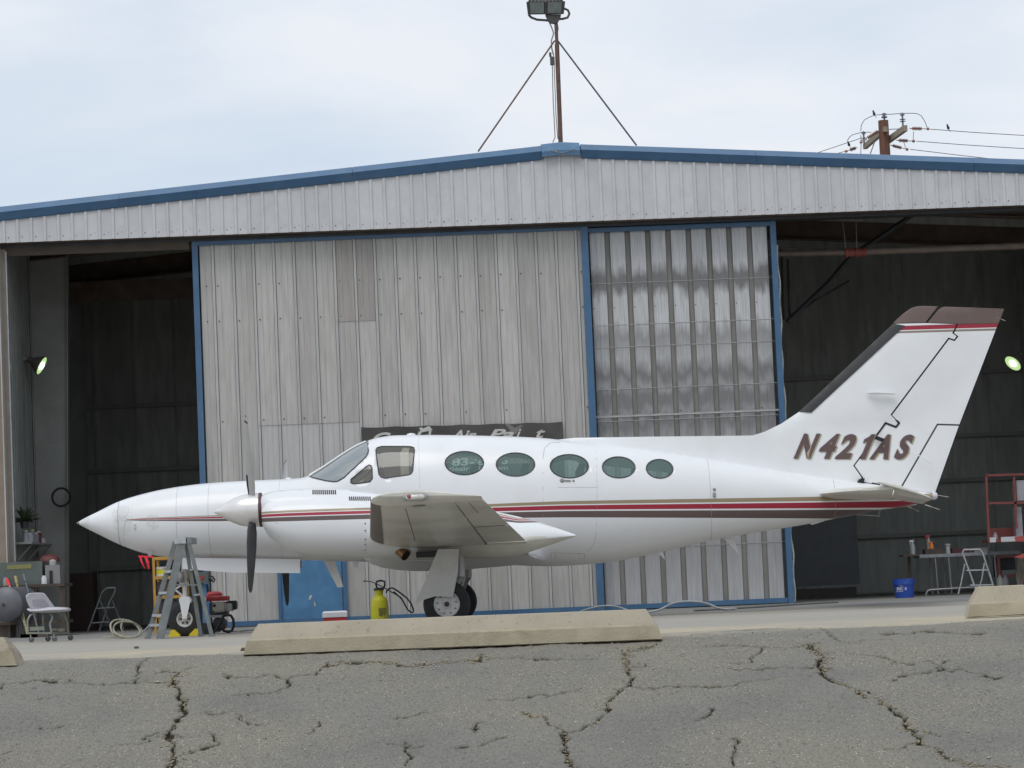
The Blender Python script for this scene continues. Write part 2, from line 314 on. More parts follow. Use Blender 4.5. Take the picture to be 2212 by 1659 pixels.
def thing(name, label, cat, loc, group=None, rot=0):
    o=bpy.data.objects.new(name, None); col.objects.link(o); o.location=loc; o.rotation_euler=(0,0,rot); o.empty_display_size=.2
    ORG[o.name]=Vector(loc); return tag(o, label, cat, group)
def tag(o, label, cat, group=None):
    o['label']=label; o['category']=cat
    if group: o['group']=group
    return o
def struct(o, kind='structure'): o['kind']=kind; return o
def copy_tree(o, parent=None, loc=None):
    c=o.copy(); col.objects.link(c)
    if parent: c.parent=parent
    if loc is not None: c.location=loc
    for ch in list(o.children): copy_tree(ch, c)
    return c
def link_copy(src, name, parent, loc=None):
    o=bpy.data.objects.new(name, src.data); col.objects.link(o); o.parent=parent
    if loc is not None: o.location=loc
    ORG[o.name]=ORG[parent.name]; return o
def text_mesh(txt, size, shear=0, offset=0, name='t', extrude=0):
    cu=bpy.data.curves.new(name,'FONT'); cu.body=txt; cu.size=size; cu.shear=shear; cu.offset=offset; cu.resolution_u=4; cu.extrude=extrude; cu.fill_mode='FRONT' if extrude==0 else 'BOTH'
    o=bpy.data.objects.new(name,cu); col.objects.link(o); dg=bpy.context.evaluated_depsgraph_get(); dg.update()
    me=bpy.data.meshes.new_from_object(o.evaluated_get(dg)); vs=[tuple(v.co) for v in me.vertices]; fs=[tuple(p.vertices) for p in me.polygons]
    bpy.data.objects.remove(o); bpy.data.curves.remove(cu); bpy.data.meshes.remove(me)
    return vs, fs
def put_text(mb, txt, p0, p1, hgt, fn=None, shear=0, offset=0, m=0, outv=Vector((0,-.004,0)), vstretch=None):
    """text baseline from p0 to p1 (3D), height vector hgt"""
    vs, fs = text_mesh(txt, 1.0, shear, offset)
    a=np.array(vs); x0,x1=a[:,0].min(),a[:,0].max(); y0,y1=a[:,1].min(),a[:,1].max()
    p0=Vector(p0); p1=Vector(p1); hv=Vector(hgt)
    out=[]
    for v in vs:
        q=p0+(p1-p0)*((v[0]-x0)/(x1-x0))+hv*((v[1]-y0)/(y1-y0))+outv
        if fn: q=fn(q)
        out.append(q)
    mb.add(out, fs, m)

# ================================================================== GROUND
def lattice(X, Y, s, seed):
    r=np.random.default_rng(seed); T=r.random((256,256))
    x=X/s; y=Y/s; xi=np.floor(x).astype(int); yi=np.floor(y).astype(int); fx=x-xi; fy=y-yi; fx=fx*fx*(3-2*fx); fy=fy*fy*(3-2*fy)
    g=lambda a,b: T[a%256,b%256]
    return (g(xi,yi)*(1-fx)+g(xi+1,yi)*fx)*(1-fy)+(g(xi,yi+1)*(1-fx)+g(xi+1,yi+1)*fx)*fy
z3=lambda *p: [(a*.3662, 1269+b*.3662) for a,b in p]
z4=lambda *p: [(702+a*.3662, 1269+b*.3662) for a,b in p]
z5=lambda *p: [(1404+a*.3652, 1269+b*.3652) for a,b in p]
CR=[ (.020,z3((1060,495),(1010,550),(1050,610),(1080,670),(1085,740),(1030,810),(985,880),(1015,940),(1035,1000),(1020,1065),(1040,1120))),
 (.007,z3((0,585),(30,560),(150,550),(400,545),(560,565),(630,585),(720,560),(860,550),(1000,550))),
 (.006,z3((810,545),(805,500),(850,440),(930,415),(1020,400))), (.003,z3((930,500),(1060,490),(1150,470))),
 (.007,z3((1320,525),(1420,530),(1500,540),(1600,525),(1700,540),(1760,515),(1870,505),(1890,480),(1950,440),(2040,440),(2212,437))),
 (.006,z3((1700,545),(1695,580),(1650,620),(1580,640))), (.002,z3((1580,640),(1380,638))), (.007,z3((1180,745),(1260,760),(1320,745))),
 (.005,z3((1380,750),(1440,780),(1500,815),(1540,820))), (.007,z3((985,850),(900,880),(820,925),(720,940))), (.005,z3((1270,870),(1310,910),(1200,950),(1100,960))),
 (.006,z3((220,840),(360,828))), (.005,z3((250,650),(345,635))), (.005,z3((1030,880),(1080,890))), (.004,z3((0,985),(80,960))), (.003,z3((1820,860),(1900,800))),
 (.009,z4((0,465),(130,445),(250,435),(360,435),(440,455),(580,450),(690,440),(840,425),(905,425),(930,400))),
 (.005,z4((950,422),(1120,408),(1180,430),(1270,425),(1400,415),(1570,420))),
 (.010,z4((1960,340),(1870,350),(1790,370),(1765,410),(1790,470))),(.014,z4((1790,470),(1800,520),(1800,570),(1730,620),(1660,680),(1665,720),(1650,770))),
 (.009,z4((1650,770),(1600,800),(1570,830),(1500,855),(1420,880))),(.017,z4((1420,880),(1420,930),(1420,980),(1430,1030),(1490,1065),(1520,1100))),
 (.005,z4((1800,590),(1900,605),(1970,615),(2080,600),(2212,597))+z5((100,605),(280,600),(370,605),(480,595),(600,570),(730,545))),
 (.005,z4((970,665),(1050,660),(1140,640),(1300,635),(1400,610),(1490,598))), (.009,z4((1160,740),(1210,750),(1215,775),(1290,765),(1340,820),(1400,870),(1420,900))),
 (.004,z4((870,870),(910,815),(970,810))),(.005,z4((930,960),(1010,910),(1080,890))),(.004,z4((700,970),(770,955),(850,955))),(.003,z4((1800,470),(1870,460),(1900,445))),
 (.005,z4((480,920),(480,970),(510,1000),(480,1065))),(.003,z4((520,965),(600,950))),(.003,z4((370,950),(470,965))),(.003,z4((420,770),(520,762),(610,745))),
 (.006,z5((300,340),(450,335),(620,345),(720,342),(870,340),(995,325))),
 (.014,z5((940,340),(1010,370),(1025,420),(1005,450),(1020,500),(1050,545),(1150,580),(1220,620),(1260,655),(1340,670),(1420,710),(1500,760),(1520,820),(1570,860),(1600,930))),
 (.010,z5((1600,930),(1660,955),(1740,1000),(1850,1035),(2000,1060),(2212,1075))),
 (.006,z5((380,465),(440,460),(520,470),(600,485),(720,478),(880,485),(1000,480),(1100,485))), (.004,z5((680,350),(640,390),(580,430),(480,430))),
 (.007,z5((960,230),(1010,240),(1060,270),(1090,300),(1120,315))),(.003,z5((1120,315),(1420,312))), (.005,z5((1150,380),(1250,400),(1330,412),(1420,420),(1460,440),(1560,440))),
 (.004,z5((1640,435),(1710,455),(1770,420))),(.004,z5((1430,535),(1510,515),(1650,490),(1720,475),(1790,490),(1860,485),(1960,515),(2080,530))),
 (.006,z5((1600,920),(1530,935),(1470,955),(1380,960))),(.004,z5((1170,590),(1300,620))),(.004,z5((1590,830),(1700,860))),(.006,z5((500,900),(510,980),(500,1068))),
 (.004,z5((360,720),(340,770),(270,785))),(.002,z5((1380,275),(1700,265),(1990,262))) ]
SEG=[]
for wd,pl in CR:
    P=[gp(*q) for q in pl]
    for a,b in zip(P[:-1],P[1:]): SEG.append((a.x,a.y,b.x,b.y,wd))
def crack_field(X,Y):
    jx=X+(lattice(X,Y,.045,1)-.5)*.035+(lattice(X,Y,.014,2)-.5)*.014; jy=Y+(lattice(X,Y,.06,3)-.5)*.075+(lattice(X,Y,.018,4)-.5)*.03
    out=np.zeros_like(X)
    wn=.45+1.1*lattice(X,Y,.05,5)
    for ax,ay,bx,by,wd in SEG:
        m=(jx>min(ax,bx)-.12)&(jx<max(ax,bx)+.12)&(jy>min(ay,by)-.2)&(jy<max(ay,by)+.2)
        if not m.any(): continue
        px=jx[m]-ax; py=jy[m]-ay; dx=bx-ax; dy=by-ay; t=np.clip((px*dx+py*dy)/(dx*dx+dy*dy),0,1)
        ex=px-t*dx; ey=(py-t*dy)*.33     # cracks run across the slope: open further along it
        d=np.sqrt(ex*ex+ey*ey); hw=np.maximum(wd*wn[m]*.53,.0042)
        v=np.clip(1.35-d/hw,0,1)
        out[m]=np.maximum(out[m],v)
    return out
def ground_mat():
    m=bpy.data.materials.new('ground_surface'); m.use_nodes=True; n=m.node_tree.nodes; l=m.node_tree.links; b=n['Principled BSDF']; b.inputs['Roughness'].default_value=.9; b.inputs['Specular IOR Level'].default_value=.25
    ge=n.new('ShaderNodeNewGeometry'); P=ge.outputs['Position']; sx=n.new('ShaderNodeSeparateXYZ'); l.new(P,sx.inputs[0])
    def noise(sc_,det=6,rough=.6,st=(1,1,1)):
        mp=n.new('ShaderNodeMapping'); mp.inputs['Scale'].default_value=st; l.new(P,mp.inputs[0]); t=n.new('ShaderNodeTexNoise'); t.inputs['Scale'].default_value=sc_; t.inputs['Detail'].default_value=det; t.inputs['Roughness'].default_value=rough; l.new(mp.outputs[0],t.inputs['Vector']); return t.outputs['Fac']
    def mr(s,a,b_,c,d):
        t=n.new('ShaderNodeMapRange'); l.new(s,t.inputs['Value']); t.inputs['From Min'].default_value=a; t.inputs['From Max'].default_value=b_; t.inputs['To Min'].default_value=c; t.inputs['To Max'].default_value=d; return t.outputs[0]
    def mix(f,a,b_):
        t=n.new('ShaderNodeMix'); t.data_type='RGBA'
        for s,v in (('Factor',f),('A',a),('B',b_)):
            if isinstance(v,tuple): t.inputs[s].default_value=(*v,1)
            elif isinstance(v,float): t.inputs[s].default_value=v
            else: l.new(v,t.inputs[s])
        return t.outputs['Result']
    def mth(op,a,b_):
        t=n.new('ShaderNodeMath'); t.operation=op
        for i,v in enumerate((a,b_)):
            if isinstance(v,(int,float)): t.inputs[i].default_value=v
            else: l.new(v,t.inputs[i])
        return t.outputs[0]
    Y=sx.outputs[1]
    big=noise(1.6,7); fine=noise(55,5,.7,(1,.6,1)); grit=noise(170,3,.8)
    asp=mix(mr(big,.35,.65,0,1),(.168,.162,.148),(.215,.205,.178))
    asp=mix(mr(noise(1.1,5),.44,.60,0,.75),asp,(.245,.225,.175))
    asp=mix(mr(fine,.35,.7,0,.5),asp,(.25,.24,.21)); asp=mix(mr(noise(120,3,.8,(1,.4,1)),.50,.66,0,.7),asp,(.055,.052,.048))
    # stones of the mix
    vo=n.new('ShaderNodeTexVoronoi'); vo.inputs['Scale'].default_value=105; mpv=n.new('ShaderNodeMapping'); mpv.inputs['Scale'].default_value=(1,.38,1); l.new(P,mpv.inputs[0]); l.new(mpv.outputs[0],vo.inputs['Vector'])
    st=mr(vo.outputs['Distance'],.18,.42,1,0)
    sc2=n.new('ShaderNodeSeparateColor'); l.new(vo.outputs['Color'],sc2.inputs[0]); pick=mr(sc2.outputs[0],.66,.70,0,1)
    zone=mr(noise(1.1,5),.40,.62,.15,1)
    st=mth('MULTIPLY',mth('MULTIPLY',st,pick),zone)
    stc=mix(mr(sc2.outputs[1],.3,.7,0,1),(.66,.61,.50),(.22,.16,.115))
    asp=mix(mth('MULTIPLY',st,.75),asp,stc)
    # small dark pits
    v2=n.new('ShaderNodeTexVoronoi'); v2.inputs['Scale'].default_value=22; mp2=n.new('ShaderNodeMapping'); mp2.inputs['Scale'].default_value=(1,.35,1); l.new(P,mp2.inputs[0]); l.new(mp2.outputs[0],v2.inputs['Vector'])
    s3=n.new('ShaderNodeSeparateColor'); l.new(v2.outputs['Color'],s3.inputs[0]); pit=mth('MULTIPLY',mr(v2.outputs['Distance'],.08,.3,1,0),mr(s3.outputs[0],.8,.86,0,1))
    pit=mth('MULTIPLY',pit,mr(grit,.4,.6,0,1))
    asp=mix(mth('MULTIPLY',pit,.7),asp,(.045,.042,.04))
    at_=n.new('ShaderNodeAttribute'); at_.attribute_name='crack'
    edge=mr(at_.outputs['Fac'],.02,.2,0,.35); deep=mr(at_.outputs['Fac'],.12,.36,0,.92)
    asp=mix(mth('MULTIPLY',edge,mr(fine,.35,.6,.2,1)),asp,(.20,.175,.11)); asp=mix(deep,asp,(.030,.026,.020))
    con=mix(mr(noise(.8,7,.65,(.35,1,1)),.3,.7,0,1),(.37,.345,.30),(.30,.285,.26))
    con=mix(mr(fine,.4,.7,0,.3),con,(.42,.38,.29))
    sand=mix(mr(grit,.3,.7,0,1),(.52,.45,.32),(.40,.345,.25))
    wob=mth('MULTIPLY',mth('SUBTRACT',noise(1.3,7,.7),.5),2.2)
    yw=mth('ADD',mth('ADD',Y,wob),mth('MULTIPLY',mth('SUBTRACT',noise(9,5,.7),.5),.7)); yf=mth('ADD',Y,mth('MULTIPLY',mth('SUBTRACT',noise(.35,6,.65,(.5,.25,1)),.5),9))
    sf=mth('MULTIPLY',mr(yf,15.,17.5,1,0),mr(noise(3.0,6,.7,(.6,.25,1)),.36,.56,0,.9))
    con=mix(sf,con,sand)
    con=mix(mth('MULTIPLY',mr(Y,34.5,35.5,0,1),1.0),con,mix(mr(big,.3,.7,0,1),(.19,.188,.18),(.25,.242,.23)))
    dust=mth('MULTIPLY',mr(yw,11.9,13.2,0,.55),mr(noise(4,6,.7,(1,.3,1)),.35,.6,0,1))
    asp=mix(dust,asp,(.27,.25,.205))
    res=mix(mr(yw,13.05,13.45,0,1),asp,con)
    l.new(res,b.inputs['Base Color'])
    hb=mth('ADD',mth('MULTIPLY',fine,.5),mth('ADD',mth('MULTIPLY',grit,.35),mth('MULTIPLY',st,.5)))
    bu=n.new('ShaderNodeBump'); bu.inputs['Strength'].default_value=.75; bu.inputs['Distance'].default_value=.012; l.new(hb,bu.inputs['Height']); l.new(bu.outputs[0],b.inputs['Normal'])
    return m
gm=ground_mat()
def grid_obj(name, xs, ys, hfn, attr=None):
    X,Y=np.meshgrid(xs,ys); Z=hfn(X,Y); nx,ny=len(xs),len(ys)
    co=np.stack([X,Y,Z],-1).reshape(-1,3)
    i=np.arange((ny-1)*(nx-1)); r=i//(nx-1); c=i%(nx-1); a=r*nx+c
    F=np.stack([a,a+1,a+nx+1,a+nx],-1)
    me=bpy.data.meshes.new(name); me.vertices.add(len(co)); me.vertices.foreach_set('co',co.ravel().astype(np.float32))
    me.loops.add(F.size); me.loops.foreach_set('vertex_index',F.ravel().astype(np.int32)); me.polygons.add(len(F)); me.polygons.foreach_set('loop_start',(np.arange(len(F))*4).astype(np.int32))
    me.update(calc_edges=True); me.polygons.foreach_set('use_smooth',np.ones(len(F),bool))
    if attr is not None:
        A=me.attributes.new('crack','FLOAT','POINT'); A.data.foreach_set('value',attr.ravel().astype(np.float32))
    me.materials.append(gm); o=bpy.data.objects.new(name,me); col.objects.link(o); return struct(o)
xs=np.linspace(-2.75,2.75,900); ys=np.concatenate([np.arange(9.55,12.4,.0085),np.arange(12.4,13.59,.012)])
ys=np.append(ys[:-1],13.6)
Xg,Yg=np.meshgrid(xs,ys); CF=crack_field(Xg,Yg)
def hslope(X,Y):
    z=gz(X,Y); fade=np.clip((X+2.75)/.1,0,1)*np.clip((2.75-X)/.1,0,1)*np.clip((Y-9.55)/.1,0,1)*np.clip((13.6-Y)/.2,0,1)
    b=(lattice(X,Y,.55,11)-.5)*.022+(lattice(X,Y,.16,12)-.5)*.008+(lattice(X,Y,.03,13)-.5)*.004+(rng.random(X.shape)-.5)*.0016
    return z+fade*(b-CF*.03-np.clip(CF*3,0,1)*.003)
grid_obj('asphalt_slope', xs, ys, hslope, CF)
cx=np.concatenate([[-900,-200,-60,-20,-8],np.arange(-2.75,2.7501,.25),[8,20,60,200,900]])
cy1=np.concatenate([[-900,-200,-60,-20,0,3,5,7,8,9],[9.3,9.55]])
flat=lambda X,Y: gz(X,Y)
grid_obj('lower_car_park', cx, cy1, flat)
cy2=np.concatenate([np.arange(9.55,13.6,.25),[13.6]]); 
grid_obj('asphalt_slope', np.array([-900,-200,-60,-20,-8,-4,-2.75]), cy2, flat); grid_obj('asphalt_slope', np.array([2.75,4,8,20,60,200,900]), cy2, flat)
cy3=np.concatenate([[13.6],np.arange(14,36,.5),[40,60,120,300,900,2500]])
grid_obj('apron', cx, cy3, flat)
# loose stones and grit lying on the asphalt
mb=MB(); OC=[(1,0,0),(-1,0,0),(0,1,0),(0,-1,0),(0,0,1),(0,0,-1)]; OF=[(0,2,4),(2,1,4),(1,3,4),(3,0,4),(2,0,5),(1,2,5),(3,1,5),(0,3,5)]
for k in range(7000):
    y=10.0+3.2*random.random()**1.2; x=(random.random()*2-1)*(y*.19+.05)
    if lattice(np.array([x]),np.array([y]),.5,21)[0]*.7+random.random()*.5<.52: continue
    s=.0016+.0036*random.random()**3; 
    if random.random()<.015: s*=1.7
    z=float(gz(x,y))+s*.3; sx,sy,szz=[s*(.7+.8*random.random()) for _ in range(3)]; an=random.random()*6.28
    mb.add([(x+(v[0]*math.cos(an)-v[1]*math.sin(an))*sx, y+(v[0]*math.sin(an)+v[1]*math.cos(an))*sy, z+v[2]*szz*.8) for v in OC], OF)
wide=[q for q in SEG if q[4]>=.009]
for k in range(1500):
    ax,ay,bx,by,wd=random.choice(wide); t=random.random(); x=ax+(bx-ax)*t+random.gauss(0,.017+wd*.4); y=ay+(by-ay)*t+random.gauss(0,.035)
    s=.0022+.0045*random.random()**2; z=float(gz(x,y))-.002+s*.2; sx,sy,szz=[s*(.7+.8*random.random()) for _ in range(3)]; an=random.random()*6.28
    mb.add([(x+(v[0]*math.cos(an)-v[1]*math.sin(an))*sx, y+(v[0]*math.sin(an)+v[1]*math.cos(an))*sy, z+v[2]*szz*.8) for v in OC], OF, 1)
rubm=mat('crack_rubble', (.27,.225,.14), .95, var=.6, scale=60)
o=mb.build('loose_gravel', [stonem,rubm]); struct(o,'stuff'); o['label']='pale grit and small stones strewn over the cracked asphalt'

# ================================================================== HANGAR
YH, PSI = 41.0, math.atan(.035)
Uv=Vector((math.cos(PSI),math.sin(PSI),0)); Dv=Vector((-math.sin(PSI),math.cos(PSI),0)); H0v=Vector((0,YH,0))
def hl(x,y,d=0.0):
    """photo point -> hangar-local (u,d,z) on the plane d metres behind the door line"""
    r=ray(x,y); t=(H0v+Dv*d-eye).dot(Dv)/r.dot(Dv); p=eye+r*t; q=p-H0v; return Vector((q.dot(Uv), d, p.z))
def hw(u,d,z): return H0v+Uv*u+Dv*d+Vector((0,0,z))
hangar=thing('hangar','large corrugated metal aircraft hangar with blue trim and grey sliding doors','hangar',H0v,rot=PSI)
def hb(mbx,name,mats,parent=None): return mbx.build(name,mats,parent or hangar,local=True)
FO=-.30   # gable cladding stands in front of the doors
# gable outline
pk=hl(1213,338,FO); lf=hl(0,475,FO); rg=hl(2212,372,FO); bl=hl(0,525,FO); br=hl(2212,443,FO)
UL, UR = -7.95, 9.6
def trim_z(u): return pk.z-(pk.z-lf.z)*(pk.u0-u)/(pk.u0-lf.u0) if False else (pk.z+(u-pk.x)*((pk.z-lf.z)/(pk.x-lf.x)) if u<pk.x else pk.z+(u-pk.x)*((rg.z-pk.z)/(rg.x-pk.x)))
def fas_z(u): return bl.z+(u-bl.x)*(br.z-bl.z)/(br.x-bl.x)
GP=.1975; u0=hl(1205,420,FO).x % GP
k0=int((UL-u0)/GP); k1=int((UR-u0)/GP)
def rib_sheet(mbx, ua, ub, z0a, z0b, z1a, z1b, d, pts, mats_idx=None):
    """vertical sheet with a rib profile: pts=(fraction of width, outward offset)"""
    P=len(pts)
    lo=[(ua+(ub-ua)*f, d-o, z0a+(z0b-z0a)*f) for f,o in pts]; hi=[(ua+(ub-ua)*f, d-o, z1a+(z1b-z1a)*f) for f,o in pts]
    lo2=[(a,b+.004,c) for a,b,c in lo]; hi2=[(a,b+.004,c) for a,b,c in hi]
    vs=lo+hi; fs=[(i,i+1,i+1+P,i+P) for i in range(P-1)]
    for i,f in enumerate(fs): mbx.add([vs[j] for j in f],[(0,1,2,3)],(mats_idx[i] if mats_idx else 0))
    mbx.add([lo[0],lo[-1],lo2[-1],lo2[0]],[(0,1,2,3)]); mbx.add(hi2+lo2,[(i+1,i,i+P,i+P+1) for i in range(P-1)])
def screw(mbx,u,d,z,r=.009,m=1): mbx.lathe((u,d,z),(0,-1,0),[(r,0),(r*.8,.006),(.0001,.007)],6,m,False)
prof_g=[(0,0),(.05,.0),(.10,.019),(.27,.019),(.32,0),(1,0)]
for k in range(k0,k1+1):
    ua=u0+k*GP; ub=ua+GP; ua_,ub_=max(ua,UL),min(ub,UR)
    if ub_-ua_<.05: continue
    m=MB(); rib_sheet(m,ua_,ub_,fas_z(ua_),fas_z(ub_),trim_z(ua_)+.06,trim_z(ub_)+.06,FO,prof_g)
    screw(m,ua_+.10,FO,fas_z(ua_)+.07+.006*random.random(),.006+.004*random.random())
    if random.random()<.5: screw(m,ua_+.165,FO,fas_z(ua_)+.10,.005)
    hb(m,'gable_panel',[gabm,screwm])
# trim along the roof edge: sloped upper face, upright lower face, return
def trim(ua,ub,name='roof_trim'):
    m=MB(); h1=.105; h2=.10
    a=lambda u:[(u,FO-.02,trim_z(u)-.02),(u,FO-.035,trim_z(u)-.008),(u,FO-.085,trim_z(u)+h2),(u,FO+.09,trim_z(u)+h1+h2),(u,FO+.12,trim_z(u)+h1+h2-.02),(u,FO+.02,trim_z(u)+.1)]
    m.loft([a(ua),a(ub)],sm=False); return hb(m,name,blue)
_ua=[UL,-5.6,-2.2,pk.x-.28]
for a,b in zip(_ua[:-1],_ua[1:]): trim(a,b-.004)
_ua=[pk.x+.28,3.7,6.9,UR]
for a,b in zip(_ua[:-1],_ua[1:]): trim(a+.004,b)
m=MB(); zt=pk.z+.35
c=lambda u,e: [(u,FO-.10,trim_z(u)+.01),(u,FO-.105,trim_z(u)+.085),(u,FO+.06,trim_z(u)+.222),(u,FO+.3,trim_z(u)+.222),(u,FO+.3,trim_z(u)+.1)]
m.loft([c(pk.x-.29,0),c(pk.x,1),c(pk.x+.27,0)],sm=False); hb(m,'ridge_cap',bluef)
m=MB(); cpt=[(pk.x-.18+.36*t, FO-.108, trim_z(pk.x)+.09-.05*math.sin(math.pi*t)) for t in np.linspace(0,1,9)]
m.tube(cpt,.004,4,0); m.prism([(pk.x-.1,FO-.107,trim_z(pk.x)+.05),(pk.x-.07,FO-.107,trim_z(pk.x)+.05),(pk.x-.085,FO-.107,trim_z(pk.x)+.085)],(0,-.002,0),1); hb(m,'sealant_mark',[seam,orange])
DEPTH=9.6
# roof
m=MB()
for (a,b) in ((UL-.1,pk.x),(pk.x,UR+.1)):
    m.prism([(a,FO+.09,trim_z(a)+.185),(b,FO+.09,trim_z(b)+.185),(b,FO+.09,trim_z(b)+.16),(a,FO+.09,trim_z(a)+.16)],(0,DEPTH-FO+.3,0))
hb(m,'roof',roofm)
# header beam behind the cladding and the door track
m=MB(); m.prism([(UL,FO+.03,fas_z(UL)-.0),(UR,FO+.03,fas_z(UR)),(UR,FO+.03,fas_z(UR)+.25),(UL,FO+.03,fas_z(UL)+.25)],(0,.20,0)); 
hb(m,'header_beam',redox)
m=MB(); m.prism([(UL,-.08,fas_z(UL)-.05),(UR,-.08,fas_z(UR)-.05),(UR,-.08,fas_z(UR)+.3),(UL,-.08,fas_z(UL)+.3)],(0,.28,0)); hb(m,'door_track',dkm)
m=MB(); m.bar((UL,-.06,fas_z(UL)-.11),(hl(415,500,0).x-.05,-.06,fas_z(hl(415,500,0).x)-.11),.05,.12,0); hb(m,'track_lip',mat('track_brown',(.085,.065,.05),.8,var=.15))
# interior shell
m=MB(); NB=24
ub=np.linspace(UL,UR,NB+1)
inner_prof=[(0,0),(.06,.02),(.12,.02),(.18,0),(1,0)]
for i in range(NB):
    m=MB(); rib_sheet(m,ub[i],ub[i+1],0.02,0.02,trim_z(ub[i])+.15,trim_z(ub[i+1])+.15,DEPTH,inner_prof); hb(m,'back_wall_panel',intm)
girtm=mat('girt_dark',(.36,.355,.33),.8)
for zg in (1.0,1.95,2.75,3.9):
    m=MB(); m.box((UL,DEPTH-.14,zg),(UR,DEPTH-.03,zg+.07)); hb(m,'wall_girt',girtm)
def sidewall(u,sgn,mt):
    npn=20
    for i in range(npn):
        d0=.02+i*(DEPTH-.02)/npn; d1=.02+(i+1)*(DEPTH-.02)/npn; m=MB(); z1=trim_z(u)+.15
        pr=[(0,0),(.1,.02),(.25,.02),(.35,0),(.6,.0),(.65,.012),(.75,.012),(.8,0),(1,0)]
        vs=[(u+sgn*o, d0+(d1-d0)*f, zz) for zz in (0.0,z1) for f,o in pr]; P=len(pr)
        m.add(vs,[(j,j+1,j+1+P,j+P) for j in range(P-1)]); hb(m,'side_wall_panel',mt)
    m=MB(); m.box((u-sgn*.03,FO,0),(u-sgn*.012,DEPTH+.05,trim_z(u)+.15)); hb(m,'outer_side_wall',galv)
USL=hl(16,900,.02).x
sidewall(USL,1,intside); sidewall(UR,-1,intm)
m=MB(); m.box((UL,DEPTH+.03,0),(UR,DEPTH+.06,trim_z(UR)+.14)); hb(m,'outer_back_wall',galv)
# tan corner post at the left edge
m=MB(); a=hl(24,800,-.05); m.box((UL,-.1,0),(a.x-.03,.02,fas_z(UL)-.07)); hb(m,'corner_post',tanm)
m=MB(); m.box((a.x-.03,-.09,0),(a.x-.012,.03,fas_z(UL)-.1)); hb(m,'corner_flashing',alum)
m=MB(); m.box((UR,-.1,0),(UR+.3,.02,fas_z(UR)-.07)); hb(m,'corner_post',tanm)
# portal frames
for d,wdt in ((2.6,.50),(6.2,.42)):
    e0=USL+.03; e1=hl(150,700,d).x if d<3 else e0+.42
    zt=trim_z(e0)+.10
    m=MB(); m.prism([(e0,d,0),(e0+(e1-e0)*.72,d,0),(e1,d,zt-.3),(e1,d,zt),(e0,d,zt)],(0,.012,0)); m.box((e0,d-.09,0),(e0+.014,d+.10,zt)); 
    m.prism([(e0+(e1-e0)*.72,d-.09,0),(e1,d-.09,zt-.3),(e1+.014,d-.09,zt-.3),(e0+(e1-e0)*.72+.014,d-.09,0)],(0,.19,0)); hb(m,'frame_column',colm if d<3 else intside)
    m=MB(); m.prism([(UR-.03,d,0),(UR-.35,d,0),(UR-.5,d,zt-.3),(UR-.5,d,zt),(UR-.03,d,zt)],(0,.012,0)); hb(m,'frame_column',intm)
    for (a,b) in ((e0,pk.x),(pk.x,UR-.03)):
        m=MB(); h=.36; m.prism([(a,d,trim_z(a)+.1),(b,d,trim_z(b)+.1),(b,d,trim_z(b)+.1-h),(a,d,trim_z(a)+.1-h)],(0,.015,0))
        m.prism([(a,d-.09,trim_z(a)+.1-h),(b,d-.09,trim_z(b)+.1-h),(b,d-.09,trim_z(b)+.085-h),(a,d-.09,trim_z(a)+.085-h)],(0,.18,0)); hb(m,'rafter',redox)
for d in np.arange(.8,DEPTH,1.25):
    for (a,b) in ((UL,pk.x),(pk.x,UR)):
        m=MB(); m.prism([(a,d,trim_z(a)+.15),(b,d,trim_z(b)+.15),(b,d,trim_z(b)+.02),(a,d,trim_z(a)+.02)],(0,.06,0)); hb(m,'purlin',intm)
_z1=hl(300,604,5.).z; _z0=hl(300,648,5.).z; m=MB(); m.prism([(UL,5.,_z1),(2,5.,_z1),(2,5.,_z0),(UL,5.,_z0)],(0,.05,0)); hb(m,'interior_beam',redox)
# dark diagonal bracing in the right bay
def hbar(pts,r,mt,name,d):
    m=MB(); P=[hl(x,y,d) for x,y in pts]; m.tube(P,r,6); return hb(m,name,mt)
hbar([(1700,695),(1790,610),(1835,556),(1985,455)],.045,dkm,'roof_brace',3.0)
hbar([(1705,690),(1760,650),(1835,607)],.022,dkm,'roof_brace',3.2)
hbar([(1688,540),(1693,690)],.02,dkm,'roof_brace',3.1); hbar([(1702,560),(1706,690)],.02,dkm,'roof_brace',3.1)
hbar([(1820,478),(1828,545)],.008,stm,'pipe_hanger',1.4); hbar([(1849,478),(1851,545)],.008,stm,'pipe_hanger',1.4)
m=MB(); m.tube([hl(1660,549,1.4),hl(1842,545,1.4)],.045,12); m.tube([hl(1842,545,1.4),hl(2260,529,1.4)],.052,12); pipe=hb(m,'heating_pipe',mat('pipe_rust',(.22,.17,.14),.6,.1,var=.2,scale=6))
m=MB()
for xx in (1828,1850,1868): m.tube([hl(xx-2.5,546.2-(xx-1828)*.035,1.4),hl(xx+2.5,546-(xx-1828)*.035,1.4)],.078,12)
m.tube([hl(1830,546,1.4),hl(1866,545,1.4)],.062,12); m.build('pipe_coupling',mat('coupling_red',(.30,.08,.06),.6,var=.2),pipe,local=True)
